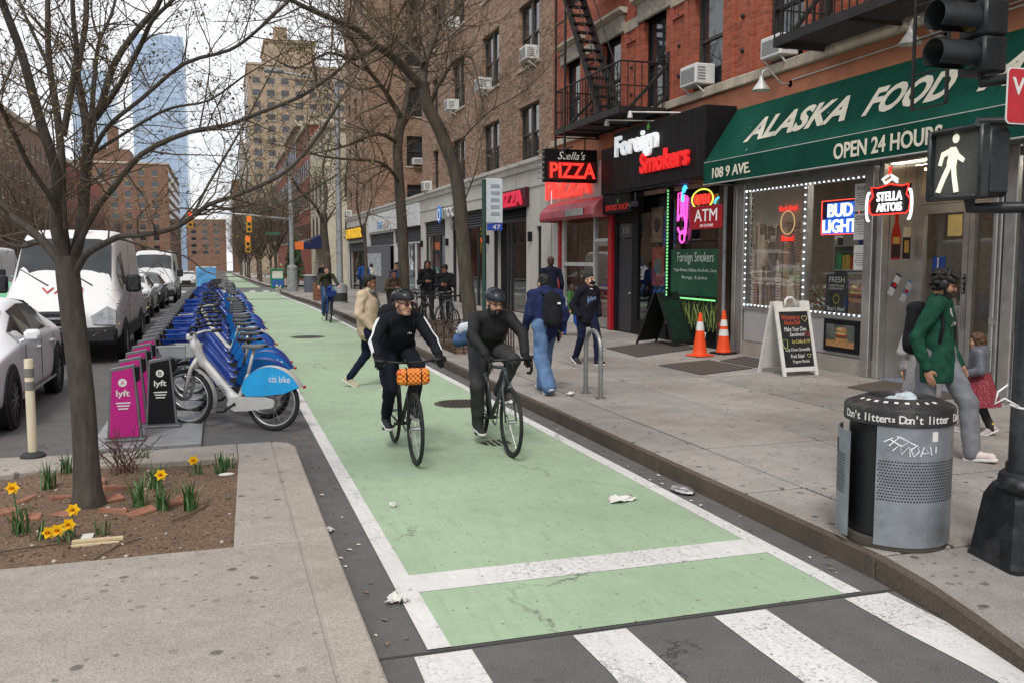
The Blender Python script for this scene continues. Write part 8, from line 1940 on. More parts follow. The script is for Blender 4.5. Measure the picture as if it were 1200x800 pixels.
def van_extra(t, Rg, lerp):
 MB().bbox(-.96, .96, 2.72, 2.97, .38, .68, .06).build('bumper', TRIM, t, 40, world=False)
 MB().bbox(-.42, .42, 2.78, 2.93, .72, .98, .04).build('grille', TRIM, t, world=False); MB().bbox(-.4, .4, 2.93, 2.945, .83, .87, .005).build('grille_bar', CHR, t, world=False)
 for sx in (-1, 1):
  MB().prism([(sx * .94, .72), (sx * .95, .98), (sx * .80, 1.06), (sx * .52, .88), (sx * .55, .74)], 'y', 2.62, 2.885).build('headlight', HEADL, t, world=False)
  MB().bbox(min(sx * 1.03, sx * 1.3), max(sx * 1.03, sx * 1.3), 1.62, 1.8, 1.28, 1.62, .04).build('door_mirror', TRIM, t, 40, world=False)
  MB().box(sx * 1.018, sx * 1.03, -2.7, 2.3, .38, .62).build('side_cladding', TRIM, t, world=False); MB().box(sx * 1.019, sx * 1.024, 1.0, 1.012, .6, 2.2).build('door_gap', TRIM, t, world=False)
 for x in (-.5, .25): MB().bar((x, 2.3, 1.43), (x + .5, 1.98, 1.72), .02, .02).build('wiper', TRIM, t, world=False)
 text('VAN', .3, (.0, 2.42, 1.345), (-1, 0, 0), (0, -.75, .66), M('van_red_print', (.4, .05, .04), .5), t, fit=(.7, .16), depth=.003, world=False, name='lettering')
 MB().tube([(-.3, 1.2, 2.52), (-.3, 1.2, 2.57)], .07, 10).build('roof_beacon', M('amber_lens_cap', (.6, .2, .02), .3), t, world=False)
van = vehicle('white high-roof van parked behind the saloon car', (-2.8, 20.9, 0), VAN, 3.65, .98, .37, carpaint('van_white', (.66, .66, .65)), cat='van', name='parked_van', glass=VG, extra=van_extra)
def recar(src, label, loc, rz, col, group):
 o = copy_tree(src); o.location = loc; o.rotation_euler.z = rz; o['label'] = label; o['group'] = group
 for c in o.children:
  if c.name.startswith('body'): c.material_slots[0].link = 'OBJECT'; c.material_slots[0].material = carpaint('paint_%s' % (col,), col)
for i, (src, x, y, c, lab) in enumerate([(sedan, -3.0, 27.5, (.5, .51, .52), 'silver car parked behind the white van'), (sedan, -3.1, 33.6, (.6, .6, .6), 'white car third in the parked line'), (sedan, -3.1, 40, (.05, .05, .06), 'black car parked near the dock row end'), (van, -3.0, 47.5, (.6, .6, .6), 'white van parked near the far crossing'), (sedan, -6.4, 36, (.12, .42, .2), 'pale green taxi in the traffic lane beside the parked cars'), (sedan, -6.6, 45, (.62, .62, .62), 'white car following the green taxi'), (van, -9.6, 43, (.55, .56, .58), 'white van in the middle traffic lane'), (sedan, -9.8, 58, (.2, .21, .23), 'grey car in the middle traffic lane'), (sedan, -6.4, 60, (.1, .02, .02), 'dark red car waiting at the far crossing'), (sedan, -13, 50, (.5, .35, .03), 'yellow cab by the far kerb'), (sedan, -3.0, 90, (.5, .5, .5), 'grey car parked beyond the far crossing'), (sedan, -3.0, 97, (.4, .05, .05), 'red car parked beyond the far crossing')]):
 recar(src, lab, (x, y, zg(y)), math.pi, c, 'vehicles along the avenue')
# ================================================================ TREES AND PLANTS
CAMO = Vector((0, 0, 1.95)); _cy, _cp = R(17.81), R(5.28)
_r = Vector((math.cos(_cy), -math.sin(_cy), 0)); _f = Vector((math.sin(_cy) * math.cos(_cp), math.cos(_cy) * math.cos(_cp), -math.sin(_cp))); _u = _r.cross(_f)
def at(px_, py_, Y):      # point of the photograph at depth Y in the street
 d = _f + _r * ((px_ - 600) / 1060) + _u * ((400 - py_) / 1060); return CAMO + d * (Y / d.y)
def bark(name, a, b, sc_=18):
 m, t, bs = newmat(name); v = _vec(t, True, (1, 1, .22)); n = _noise(t, v, sc_, 6, .7); c = _ramp(t, n, [(.3, a), (.7, b)])
 c = _mix(t, _ramp(t, _noise(t, _vec(t), 3, 4), [(.5, 0), (.8, .35)]), c, (.09, .092, .07)); t.links.new(c, bs.inputs['Base Color']); bs.inputs['Roughness'].default_value = .9; _bump(t, bs, n, .9, .02); return m
BARK = bark('tree_bark', (.03, .024, .019), (.085, .07, .056)); BARK2 = bark('rough_bark', (.03, .024, .018), (.1, .08, .06), 11)
TWIG = M('twig_bark', (.095, .07, .048), .9, var=.3); BUD = M('spring_buds', (.19, .17, .06), .8, var=.45, scale=3, world=True); BUD2 = M('catkin_brown', (.2, .14, .075), .85, var=.4, scale=3, world=True)
def smooth_path(P, k=3):
 out = []
 for i in range(len(P) - 1):
  p0, p1, p2, p3 = P[max(i - 1, 0)], P[i], P[i + 1], P[min(i + 2, len(P) - 1)]
  for j in range(k):
   t = j / k; out.append(.5 * ((2 * p1) + (p2 - p0) * t + (2 * p0 - 5 * p1 + 4 * p2 - p3) * t * t + (3 * p1 - p0 - 3 * p2 + p3) * t ** 3))
 return out + [P[-1]]
def tree(label, base, limbs, bk, seed, n2=1.0, spread=1.0, buds=1500, group='street trees', budm=(BUD, BUD2), L2=1.1, name='bare_tree', sides=9, twr=.004, maxr=.02, upb=.35):
 """limbs: [(points, r0, r1)], first is the trunk; twigs grown from the limbs"""
 rr = random.Random(seed); t = thing(name, label, 'tree', base, group=group)
 main = MB(); tw = MB(); bd = MB(); tips = []
 def leaf(p, s_):
  a = rr.uniform(0, 6.28); d = Vector((math.cos(a), math.sin(a), rr.uniform(-.8, .3))) * s_; w = Vector((-math.sin(a), math.cos(a), rr.uniform(-.3, .3))) * s_ * .32
  bd.add([tuple(p), tuple(p + d * .5 + w), tuple(p + d), tuple(p + d * .5 - w)], [(0, 1, 2, 3)], rr.randrange(2))
 def grow(p, d, L, r, lev):
  n = 4 if lev < 3 else 3; P = [p]; q = Vector(p); dd = Vector(d)
  for i in range(n):
   dd = (dd + Vector((rr.gauss(0, .2), rr.gauss(0, .2), rr.gauss(.06 * upb * 3, .16)))).normalized(); q = q + dd * (L / n); P.append(q.copy())
  tw.tube(P, [max(twr * .45, r * (1 - .8 * i / n)) for i in range(n + 1)], 4 if lev < 2 else 3, caps=False)
  if lev < 3:
   for k in range(rr.randint(3, 5) if lev == 1 else rr.randint(2, 4)):
    f = rr.uniform(.25, 1); i = min(n - 1, int(f * n)); b = P[i].lerp(P[i + 1], f * n - i)
    side = Vector((rr.gauss(0, 1), rr.gauss(0, 1), rr.gauss(.25, .6))).normalized(); grow(b, (dd * .75 + side * .8).normalized(), L * rr.uniform(.38, .62), r * .5, lev + 1)
  else: tips.extend(P[1:])
 for li, (P, r0, r1) in enumerate(limbs):
  S = smooth_path([Vector(p) for p in P], 3); n = len(S)
  rad = [r0 + (r1 - r0) * (i / (n - 1)) ** .8 for i in range(n)]
  if li == 0: rad[0] *= 1.6; rad[1] *= 1.15
  main.tube(S, rad, sides if li == 0 else max(5, sides - 2), caps=True)
  if li == 0: continue
  L = sum((S[i + 1] - S[i]).length for i in range(n - 1)); cnt = int(L * 5.0 * n2)
  for k in range(cnt):
   f = rr.uniform(.15, 1.0); i = min(n - 2, int(f * (n - 1))); b = S[i].lerp(S[i + 1], f * (n - 1) - i); d = (S[i + 1] - S[i]).normalized()
   side = Vector((rr.gauss(0, 1), rr.gauss(0, 1), rr.gauss(upb, .7))).normalized(); side = (side - d * side.dot(d) * .6).normalized()
   grow(b, (d * .55 + side).normalized(), L2 * spread * rr.uniform(.45, 1.15) * (1.1 - .35 * f), max(twr, min(maxr, rad[i] * .42)), 1 if rr.random() < .65 else 2)
  grow(S[-1], (S[-1] - S[-2]).normalized(), L2 * spread * .9, max(twr, r1 * .9), 1)
 main.build('trunk', bk, t, 50); tw.build('crown', TWIG, t)['kind'] = 'stuff'
 for k in range(min(buds, len(tips) * 3)): leaf(rr.choice(tips) + Vector((rr.gauss(0, .015), rr.gauss(0, .015), rr.gauss(0, .015))), rr.uniform(.02, .05) * (twr / .004) ** .5)
 bd.build('buds', list(budm), t)['kind'] = 'stuff'
 return t
# --- foreground tree on the island
T0 = 7.23
def limb(pxs, y0, y1, r0, r1):
 n = len(pxs) - 1; k = .8 if y0 < 9 else 1; return ([at(a, b, y0 + (y1 - y0) * (i / n)) for i, (a, b) in enumerate(pxs)], r0 * k, r1 * k)
L = [([Vector((-.985, 7.23, .06)), at(99, 500, T0), at(94, 440, T0), at(86, 375, T0), at(80, 325, T0), at(78, 300, T0)], .09, .08)]
for spec in [([(79, 318), (66, 268), (66, 235), (66, 203), (50, 150), (37, 106), (25, 62), (6, 12), (-8, -30)], 7.23, 6.6, .06, .028), ([(80, 315), (73, 265), (72, 231), (72, 187), (67, 134), (58, 78), (56, 31), (56, -20)], 7.23, 7.7, .052, .022), ([(60, 85), (44, 50), (28, 15), (18, -12)], 7.6, 8.0, .02, .011),
    ([(74, 160), (84, 103), (90, 62), (86, 25), (84, -25)], 7.4, 7.2, .033, .018), ([(82, 320), (95, 270), (99, 225), (103, 187), (100, 140), (93, 103), (91, 81), (100, 31), (102, -25)], 7.23, 7.9, .058, .024), ([(98, 225), (106, 150), (117, 128), (134, 75), (162, 34), (184, 9), (196, -25)], 7.35, 6.9, .042, .02), ([(112, 140), (140, 100), (165, 53), (178, 25), (203, 0), (225, -25)], 7.3, 6.2, .028, .013),
    ([(106, 150), (112, 78), (117, 47), (131, 16), (140, -20)], 7.4, 7.9, .024, .012), ([(117, 47), (108, 20), (106, -20)], 7.7, 8.1, .013, .008), ([(100, 200), (109, 178), (128, 147), (166, 116), (216, 75), (269, 59), (300, 37), (345, -5)], 7.3, 5.9, .024, .011), ([(109, 180), (137, 162), (184, 134), (209, 125), (245, 118), (285, 90)], 7.25, 6.5, .017, .008), ([(85, 300), (112, 247), (134, 219), (166, 181), (219, 156), (266, 147), (300, 134), (355, 112), (400, 80)], 7.23, 6.0, .032, .012),
    ([(88, 322), (100, 300), (120, 287), (142, 277), (162, 276), (200, 269), (225, 255), (245, 240), (280, 228), (330, 205), (365, 170), (398, 120)], 7.2, 5.7, .033, .012), ([(225, 255), (245, 215), (275, 165), (300, 120), (330, 60)], 6.7, 6.9, .014, .006), ([(74, 310), (42, 275), (15, 255), (-10, 228), (-40, 200)], 7.23, 7.6, .045, .02), ([(70, 260), (62, 237), (34, 194), (19, 162), (0, 125), (-15, 100)], 7.2, 6.2, .028, .014), ([(76, 310), (50, 285), (20, 290), (-20, 270)], 7.2, 8.4, .024, .012),
    ([(245, 240), (300, 250), (350, 232), (395, 205)], 6.6, 6.2, .012, .006), ([(135, 278), (180, 292), (215, 300), (240, 318)], 6.95, 6.4, .012, .005), ([(20, 60), (5, 100), (-15, 130)], 6.7, 6.0, .012, .006)]: L.append(limb(*spec))
tree('large bare spring tree rising from the planting bed on the island', (-.98, 7.23, .09), L, BARK, 4, n2=1.75, L2=.8, buds=9500, name='island_tree', sides=14, twr=.0017, maxr=.007, group='bare street trees')
# --- pavement trees
def ptree(label, x, y, trunk, specs, seed, rt, **kw):
 base = Vector((x, y, zg(y) + .13)); tr = [base] + [at(a, b, y) for a, b in trunk]
 LL = [(tr, rt, rt * .78)]
 for pxs, dy, r0, r1 in specs: LL.append(limb(pxs, y, y + dy, r0, r1))
 return tree(label, tuple(base), LL, BARK2, seed, **kw)
ptree('leaning bare tree in the iron guard by the parked bicycles', 4.9, 17.95, [(551, 372), (546, 325), (541, 262), (536, 215), (529, 187), (515, 152), (501, 124), (495, 98)],
  [([(496, 104), (466, 72), (443, 55), (417, 34), (391, 23), (350, 5), (310, -20)], -2.2, .1, .03), ([(495, 100), (498, 72), (509, 43), (518, 14), (515, -30)], 1.5, .1, .05), ([(497, 75), (480, 57), (452, 40), (420, 10), (405, -25)], 1.8, .06, .025), ([(505, 122), (512, 103), (524, 83), (535, 69), (551, 67), (558, 85), (565, 120)], -1.0, .045, .015), ([(443, 55), (415, 70), (385, 62), (350, 80), (325, 72)], -2.5, .04, .012), ([(529, 187), (545, 160), (575, 130), (610, 110), (640, 82)], -1.6, .022, .008), ([(538, 250), (556, 205), (565, 160), (572, 120)], 1.0, .018, .006), ([(515, 30), (540, 5), (560, -20)], .8, .03, .012)], 11, .16, n2=1.4, L2=1.7, buds=7000, sides=12, twr=.004, maxr=.02, group='bare street trees')
ptree('second bare pavement tree before the white shop front', 4.9, 25.2, [(474, 340), (472, 275), (469, 230), (466, 172), (472, 135)],
  [([(471, 140), (458, 118), (446, 100), (430, 80), (415, 50), (400, 20)], -2, .09, .03), ([(472, 138), (478, 100), (474, 60), (480, 20), (470, -20)], 1.5, .08, .03), ([(466, 168), (443, 157), (409, 170), (380, 178)], -2.0, .07, .02), ([(468, 215), (458, 200), (443, 190), (409, 187), (380, 184), (350, 176)], -2.6, .06, .018), ([(446, 100), (420, 105), (392, 92), (365, 95)], 2, .04, .015), ([(472, 150), (490, 120), (505, 95)], 1.5, .05, .02)], 12, .17, n2=1.2, L2=2.0, buds=5500, twr=.006, maxr=.03, group='bare street trees')
ptree('young bare tree by the far corner light pole', 4.9, 44.4, [(384, 312), (380, 271), (380, 250)], [([(380, 262), (368, 240), (352, 225), (340, 205)], -2, .1, .03), ([(380, 250), (383, 225), (378, 200), (384, 175)], 1, .09, .03), ([(380, 265), (392, 245), (405, 228)], 2, .07, .02)], 13, .2, n2=.8, L2=2.4, buds=800, twr=.008, maxr=.04, group='bare street trees')
ptree('thin young tree in front of the grey hoarding', 4.9, 33.5, [(429, 320), (428, 290), (427, 262)], [([(427, 280), (418, 240), (420, 205)], -1, .045, .015), ([(427, 265), (436, 230), (432, 200)], 1, .04, .015)], 15, .075, n2=.9, L2=1.6, buds=500, twr=.005, maxr=.02, group='bare street trees')
# --- rows of far trees: two built, then copied
def far_tree(seed, h=9.5):
 rr = random.Random(seed); LL = [([Vector((0, 0, 0)), Vector((.05, 0, 1.5)), Vector((0, .05, 2.9))], .16, .13)]
 for k in range(7):
  a = k * .9 + rr.uniform(-.3, .3); s_ = rr.uniform(.5, 1); q = Vector((0, 0, 2.4 + .1 * k)); d = Vector((math.cos(a) * s_, math.sin(a) * s_, 1.5)); P = [q]
  for j in range(4): P.append(P[-1] + d * (h / 10) * (.9 + .2 * rr.random()) + Vector((rr.gauss(0, .15), rr.gauss(0, .15), 0)))
  LL.append((P, .09, .025))
 return tree('bare far tree', (0, 0, 0), LL, BARK2, seed, n2=.62, L2=2.6, buds=900, twr=.014, maxr=.045, group='far street trees', sides=6)
ft = [far_tree(21), far_tree(22, 11)]; k = 0
for side, xs, ys in (('right', 4.7, [88, 98, 109, 121, 133, 147, 162, 180, 205, 235]), ('left', -17.6, [70, 79, 90, 104, 118, 134, 152, 175, 205])):
 for i, y in enumerate(ys):
  o = ft[k] if k < 2 else copy_tree(ft[k % 2]); k += 1
  o.location = (xs + rnd.uniform(-.4, .4), y, zg(y) + .1); o.rotation_euler.z = rnd.uniform(0, 6); s_ = rnd.uniform(.85, 1.15); o.scale = (s_, s_, s_)
  o['label'] = ('bare tree in the far row along the shop side, %s beyond the crossing' % nth(i + 1) if side == 'right' else 'bare tree in the row across the avenue, %s from the camera' % nth(i + 1))
# --- bed planting
GL = M('daffodil_leaf', (.05, .12, .035), .5, var=.3, scale=20); GL2 = M('daffodil_leaf_pale', (.16, .24, .1), .5, var=.3); YP = M('daffodil_yellow', (.8, .5, .01), .55, var=.1); OR = M('daffodil_cup', (.8, .38, .01), .55)
def tuft(x, y, n, h, label, flowers=(), seed=0):
 rr = random.Random(seed); z0 = soil_z(x, y) - .01; t = thing('daffodil' if flowers else 'leaf_tuft', label, 'plant', (x, y, z0), group='bulb plants in the bed'); m = MB()
 for k in range(n * 2):
  a = rr.uniform(0, 6.28); hh = h * rr.uniform(.6, 1.2); l_ = rr.uniform(.1, .6) * hh; bx_, by_ = rr.gauss(0, .025), rr.gauss(0, .025); w = rr.uniform(.005, .009); px_, py_ = -math.sin(a) * w, math.cos(a) * w; P = []
  for j in range(6): u = j / 5; droop = (u ** 2) * l_; P.append((bx_ + math.cos(a) * droop, by_ + math.sin(a) * droop, hh * (u - .25 * u ** 3 * (l_ / hh))))
  V = []
  for j, q in enumerate(P): s_ = 1 - (j / 5) ** 3; V += [(q[0] - px_ * s_, q[1] - py_ * s_, q[2]), (q[0] + px_ * s_ + .0005, q[1] + py_ * s_, q[2])]
  m.add(V, [(2 * j, 2 * j + 1, 2 * j + 3, 2 * j + 2) for j in range(5)], rr.choice([0, 0, 0, 1]))
 m.build('leaves', [GL, GL2], t, True, world=False)
 for (fx, fy, fz) in flowers:
  MB().tube([(fx * .2, fy * .2, 0), (fx * .6, fy * .6, fz * .6), (fx, fy, fz)], .005, 5).build('stem', GL, t, world=False)
  f = MB()
  for k in range(6):
   a = k * math.pi / 3; u = Vector((math.cos(a), -.25, math.sin(a))).normalized(); w = Vector((-math.sin(a), 0, math.cos(a))); c = Vector((fx, fy, fz)); s_ = .05
   f.add([tuple(c), tuple(c + u * s_ * .55 + w * s_ * .32), tuple(c + u * s_), tuple(c + u * s_ * .55 - w * s_ * .32)], [(0, 1, 2, 3)])
  f.build('petals', YP, t, world=False); MB().lathe([(.010, -.005), (.014, -.03), (.019, -.036)], 10, (fx, fy, fz), 'y').build('cup', OR, t, True, world=False)
tuft(-1.34, 6.72, 14, .24, 'tall daffodil with one bloom at the bed edge', [(-.03, -.02, .33)], 1); tuft(-1.02, 6.5, 8, .12, 'daffodil clump bent low with a bright cluster of blooms', [(-.1, -.06, .08), (-.04, -.09, .1), (.02, -.05, .12), (.04, .02, .2)], 2); tuft(-.47, 7.05, 22, .22, 'daffodil clump with a bloom right of the trunk', [(.01, -.04, .29)], 3); tuft(-.56, 7.72, 14, .22, 'leaf tuft behind the bricks right of the trunk', (), 4)
tuft(-.63, 7.17, 20, .26, 'dark green leaf tuft between trunk and daffodil', (), 5); tuft(-.27, 7.01, 20, .26, 'tall leaf tuft at the bare soil right of the daffodils', (), 6); tuft(-.24, 8.2, 10, .15, 'small daffodil with a bud near the far edging', [(-.03, -.02, .14)], 7); tuft(-.05, 8.15, 12, .2, 'leaf tuft at the far corner of the bed', (), 8); tuft(-1.37, 7.95, 18, .25, 'leaf tuft behind the bricks left of the trunk', (), 9); tuft(-1.2, 6.56, 8, .14, 'short leaf tuft left of the bent daffodils', (), 10); tuft(-.8, 6.5, 5, .16, 'single arching leaf before the trunk', (), 11); tuft(-.72, 8.8, 8, .16, 'leaf tuft growing against the far edging', (), 12); tuft(-1.33, 8.5, 10, .2, 'leaf tuft by the delineator post side of the bed', (), 13); tuft(.03, 8.35, 6, .14, 'thin leaf tuft in the far right bed corner', (), 14)
RBR = M('old_brick', (.27, .12, .075), .9, var=.35, scale=14, dirt=.8, dirtcol=(.17, .11, .075), bump=.5, bscale=60)
bm_ = MB().bbox(-.1, .1, -.048, .048, -.028, .028, .008).mesh('garden_brick', RBR)
for i, (x, y, a) in enumerate([(-1.55, 7.2, .2), (-1.49, 7.62, 1.0), (-1.2, 7.6, .3), (-1.13, 7.05, .12), (-1.36, 7.02, -.1), (-.85, 7.33, .5), (-.8, 7.05, .02), (-.6, 7.0, .5), (-.38, 7.2, .7), (-.3, 7.38, 1.2), (-.85, 7.8, .3), (-1.05, 8.0, .1)]):
 o = meshobj('garden_brick', bm_); o.location = (x, y, soil_z(x, y) + rnd.uniform(-.012, .006)); o.rotation_euler = (rnd.uniform(-.25, .25), rnd.uniform(-.2, .2), a); tag(o, 'half buried red brick in the loose ring around the tree', 'brick', 'bricks ringing the tree')
WD = M('split_wood', (.5, .4, .25), .8, var=.2);
tag(MB().bbox(-.97, -.66, 6.33, 6.355, soil_z(-.8, 6.35) - .005, soil_z(-.8, 6.35) + .022, .004).bbox(-.97, -.68, 6.28, 6.30, soil_z(-.8, 6.3) - .005, soil_z(-.8, 6.3) + .015, .004).build('wood_scrap', WD), 'pale split wood lath lying before the tree', 'wood')
for i, P in enumerate([[(-.92, 5.72), (-.8, 5.9), (-.68, 6.15), (-.55, 6.33)], [(-2.2, 6.3), (-1.38, 6.31), (-1.1, 6.36), (-.86, 6.33)], [(-.38, 6.69), (-.25, 6.85), (-.13, 7.04)]]):
 tag(MB().tube([(x, y, soil_z(x, y) + .012 + .006 * math.sin(j * 2)) for j, (x, y) in enumerate(P)], [.007, .006, .005, .003][:len(P)], 5).build('fallen_twig', TWIG), ('long fallen twig at the near bed edge', 'fallen twig lying left of the wood lath', 'short fallen twig right of the daffodils')[i], 'twig')
tag(MB().box(-.93, -.86, 6.42, 6.53, soil_z(-.9, 6.45) + .004, soil_z(-.9, 6.45) + .012).build('plant_label', PAPER), 'white plant label lying by the bent daffodils', 'label')
tag(MB().ell((-.0, 8.02, .1), (.07, .03, .015), 8, 5).build('tissue_scrap', PAPER), 'white tissue scrap at the right bed corner', 'litter')
sh_ = thing('bare_shrub', 'small bare thorny shrub with reddish stems behind the trunk', 'shrub', (-.80, 8.35, .09)); m = MB(); rr = random.Random(8)
for k in range(26):
 q = Vector((-.8 + rr.gauss(0, .06), 8.35 + rr.gauss(0, .05), .08)); d = Vector((rr.gauss(0, .5), rr.gauss(0, .4), 1)).normalized(); P = [q]
 for j in range(5): d = (d + Vector((rr.gauss(0, .3), rr.gauss(0, .3), rr.gauss(0, .1)))).normalized(); P.append(P[-1] + d * rr.uniform(.06, .12))
 m.tube(P, [.005, .0045, .004, .0035, .003, .002], 4)
 for j in (2, 3, 4): m.tube([P[j], P[j] + Vector((rr.gauss(0, .06), rr.gauss(0, .06), rr.uniform(0, .08)))], [.003, .0015], 3)
m.build('stems', M('shrub_stem', (.1, .045, .035), .8), sh_)
# --- iron tree guard
tg = thing('tree_guard', 'low rusty iron guard fence around the leaning tree', 'tree guard', (4.75, 17.5, .15)); RUST = M('rusty_iron', (.075, .045, .03), .75, .3, var=.35, scale=12)
Q = [(4.15, 16.4), (5.3, 16.4), (5.3, 18.7), (4.15, 18.7)]
for i in range(4):
 a, b = Vector((*Q[i], 0)), Vector((*Q[(i + 1) % 4], 0)); n = int((b - a).length / .16)
 MB().bar(a + Vector((0, 0, .62)), b + Vector((0, 0, .62)), .025, .025).bar(a + Vector((0, 0, .25)), b + Vector((0, 0, .25)), .02, .02).build('rail', RUST, tg)
 for k in range(n): c = a.lerp(b, k / n); MB().box(c.x - .012, c.x + .012, c.y - .012, c.y + .012, .15, .66).build('picket', RUST, tg)
MB().box(4.17, 5.28, 16.42, 18.68, .150, .158).build('tree_pit_soil', SOIL, tg)
# ================================================================ FAR BUILDINGS
FGL = glass_dark('far_window_glass', (.03, .035, .04), .08)
def plain(n, c): return M(n, c, .85, var=.15, scale=.5, dirt=.3, dirtcol=tuple(x * .5 for x in c), world=True, bump=.1)
def block(label, x0, x1, y0, y1, h, mat, fl=3.4, sp=3.0, ww=1.2, wh=1.7, faces='SE', z0=None, side='right', top=True, base=4.0, group='buildings further along the avenue', cap=True):
 """far building: wall, cornice and separate windows on the faces seen from the street"""
 z0 = zg(y0) - .5 if z0 is None else z0; t = thing('far_building', label, 'building', ((x0 + x1) / 2, y0, z0), group=group)
 MB().box(x0, x1, y0, y1, z0, h).build('wall', mat, t)
 if cap: MB().bbox(x0 - .3, x1 + .3, y0 - .3, y1 + .3, h, h + .7, .1).build('cornice', STONE, t)
 me = MB().box(-.06, .06, -ww / 2, ww / 2, 0, wh).mesh('window', FGL); sm = MB().box(-.12, .1, -ww / 2 - .15, ww / 2 + .15, -.2, -.02).mesh('sill', STONE)
 fx = x0 if side == 'right' else x1; cnt = 0
 def put(x, y, z, rz):
  o = meshobj('window', me, t); o.location = Vector((x, y, z)) - t.location; o.rotation_euler.z = rz; s_ = meshobj('sill', sm, o)
 zz = base
 while zz + wh < h - .8:
  y = y0 + sp * .6
  while y < y1 - .8: put(fx, y, zz, 0 if side == 'right' else math.pi); y += sp
  if 'S' in faces:
   x = x0 + sp * .6
   while x < x1 - .8: put(x, y0, zz, R(90)); x += sp
  zz += fl
 return t
CRB = plain('cream_stucco', (.5, .46, .35)); RB2 = plain('far_red_brick', (.24, .075, .05)); RB3 = plain('far_dark_brick', (.17, .085, .06)); TAN = plain('tan_brick', (.33, .25, .175)); PAL = plain('pale_stone', (.45, .43, .39)); BR4 = plain('far_brown_brick', (.2, .115, .08))
block('cream four storey corner building across the far crossing', 9.4, 24, 84, 100, 13.5, CRB, sp=3.6, wh=2.0)
block('red brick row house beyond the cream building', 9.4, 22, 100.1, 116, 16, RB2, sp=2.6); block('dark red brick row house, second beyond the cream building', 9.4, 22, 116.1, 136, 18, RB3, sp=2.8); block('red brick walk-up further down the shop side', 9.4, 22, 136.1, 160, 17, RB2, sp=2.8)
tt = block('tall tan brick apartment tower rising over the row houses', 9.4, 40, 290, 330, 60, TAN, sp=4.2, ww=2.2, wh=1.9, fl=3.6)
MB().box(15, 30, 295, 320, 60.8, 68).bbox(14.5, 30.5, 294.5, 320.5, 68, 69, .2).box(18, 22, 300, 306, 69.01, 74).build('roof_house', TAN, tt)
block('pale stone building far beyond the tan tower', 8.0, 30, 340, 380, 42, PAL, sp=5, ww=2.4, wh=2, fl=4); block('distant brown building closing the shop side', 6, 30, 400, 480, 34, BR4, sp=6, ww=2.6, wh=2.2, fl=4.2)
block('brown brick building at the left picture edge across the avenue', -46, -21.5, 88, 138, 17.3, BR4, side='left', sp=3.4, group='buildings across the avenue'); block('low brick building across the avenue nearest the camera', -46, -21.5, 20, 66, 13, RB3, side='left', sp=3.2, group='buildings across the avenue'); block('brick building beyond the cross street on the far side', -46, -21.5, 146, 196, 16, RB2, side='left', sp=3.4, group='buildings across the avenue')
bq = block('broad red brown apartment block with stepped roof across the avenue', -48, -16, 330, 420, 33, BR4, side='left', sp=4.2, ww=1.8, wh=2, fl=3.6, group='buildings across the avenue')
MB().box(-40, -28, 332, 350, 33.8, 38).box(-35, -32, 336, 342, 38, 46).build('roof_house', BR4, bq)
block('pale office building far down the other side', -54, -22, 450, 560, 30, PAL, side='left', sp=7, ww=3, wh=2.2, fl=4.2, group='buildings across the avenue')
def glass_tower(label, pts, y, dep, h, hb, col):
 m, t, b = newmat('curtain_wall_%d' % h); p = _vec(t); sx = t.nodes.new('ShaderNodeSeparateXYZ'); t.links.new(p, sx.inputs[0]); cx = t.nodes.new('ShaderNodeCombineXYZ'); t.links.new(sx.outputs[0], cx.inputs[0]); t.links.new(sx.outputs[2], cx.inputs[1])
 bt = t.nodes.new('ShaderNodeTexBrick'); bt.offset = 0; bt.inputs['Scale'].default_value = 1
 for k, v in (('Brick Width', 3.0), ('Row Height', 4.2), ('Mortar Size', .25)): bt.inputs[k].default_value = v
 bt.inputs['Color1'].default_value = (*[c * .85 for c in col], 1); bt.inputs['Color2'].default_value = (*[c * 1.1 for c in col], 1); bt.inputs['Mortar'].default_value = (*[min(1, c * 1.15) for c in col], 1); t.links.new(cx.outputs[0], bt.inputs['Vector'])
 t.links.new(bt.outputs['Color'], b.inputs['Base Color']); b.inputs['Roughness'].default_value = .25; b.inputs['Metallic'].default_value = .25
 o = thing('glass_tower', label, 'tower', (sum(q[0] for q in pts) / 4, y, -8), group='distant glass towers')
 P = MB(); V = [(x, yy, -8) for x, yy in pts] + [(x * .985 + .015 * pts[0][0], yy, z) for (x, yy), z in zip(pts, h if isinstance(h, tuple) else (h,) * 4)]
 P.add(V, [(0, 1, 5, 4), (1, 2, 6, 5), (2, 3, 7, 6), (3, 0, 4, 7), (4, 5, 6, 7)]); P.fixn = True; P.build('curtain_wall', m, o)
 q = MB(); z = 4.2
 while z < hb: q.add([(pts[0][0] - .3, pts[0][1] - .5, z), (pts[1][0] + .3, pts[1][1] - .5, z), (pts[1][0] + .3, pts[1][1] - .5, z + .5), (pts[0][0] - .3, pts[0][1] - .5, z + .5)], [(0, 1, 2, 3)]); z += 8.4
 q.build('floor_bands', M('tower_band_%d' % hb, tuple(min(1, c * 1.1) for c in col), .4), o)['kind'] = 'stuff'
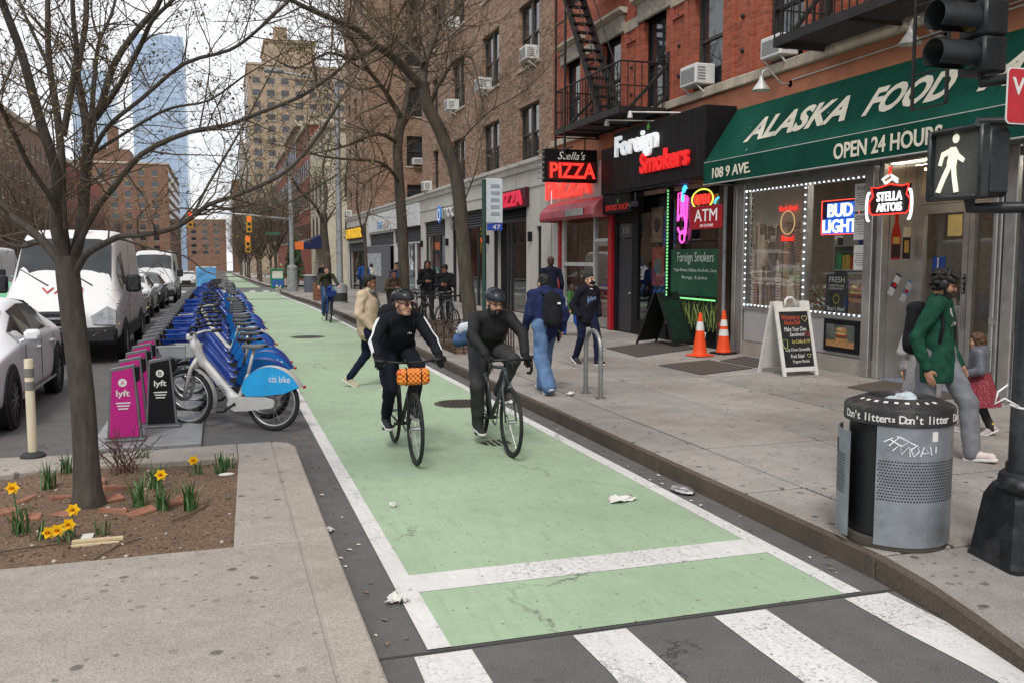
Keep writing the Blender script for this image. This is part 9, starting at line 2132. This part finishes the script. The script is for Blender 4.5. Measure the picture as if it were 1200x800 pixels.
glass_tower('tall blue glass skyscraper behind the island tree', [(-55, 690), (-20, 690), (-20, 740), (-55, 740)], 690, 50, 156, 150, (.33, .42, .54))
glass_tower('slimmer pale blue glass skyscraper left of the tall one', [(-108, 800), (-79, 800), (-79, 850), (-108, 850)], 800, 50, 150, 144, (.36, .45, .55))
block('low brown building closing the end of the avenue', -20, 4, 620, 660, 26, BR4, sp=7, ww=3, wh=2.2, fl=4.4)
# pavement across the avenue
op = MB(); strip(-21.4, -16.2, yr(10, 66, 4), .13, op); strip(-21.4, -16.2, yr(84, 300, 8), .13, op); struct('far_side_pavement', op, CONC2)
op = MB(); strip(3.9, 9.6, yr(84, 420, 8), .13, op); struct('pavement_beyond_crossing', op, CONC2)
op = MB(); strip(9.6, 60, yr(66.5, 70, 4), .1, op); struct('side_street_pavement', op, CONC2)
cn = thing('blue_cafe_awning', 'dark blue awning at the far corner across the crossing', 'awning', (9, 92, 2)); MB().prism([(9.4, 4.2), (7.2, 3.1), (7.2, 2.8), (9.4, 2.8)], 'y', 87, 95).build('canopy', M('navy_canvas', (.012, .02, .07), .8), cn)
ev = thing('evergreen_shrub', 'dark evergreen in a pot at the cream building corner', 'shrub', (6.2, 82.5, zg(82) + .1)); MB().lathe([(.4, 0), (.5, .7), (.45, .7)], 12).build('pot', DKF, ev, world=False)
m = MB(); rr = random.Random(2)
for k in range(900):
 z = rr.uniform(.7, 4.2); r_ = 1.0 * (1 - (z - .7) / 4.2) ** .7 * math.sqrt(rr.random()); a = rr.uniform(0, 6.3); s_ = rr.uniform(.1, .22); c = Vector((r_ * math.cos(a), r_ * math.sin(a), z)); u = Vector((rr.gauss(0, 1), rr.gauss(0, 1), rr.gauss(0, 1))).normalized() * s_; w = u.orthogonal().normalized() * s_ * .5
 m.add([tuple(c - u), tuple(c + w), tuple(c + u), tuple(c - w)], [(0, 1, 2, 3)])
m.build('foliage', M('evergreen_leaf', (.025, .055, .02), .7, var=.4, scale=3), ev, world=False)['kind'] = 'stuff'
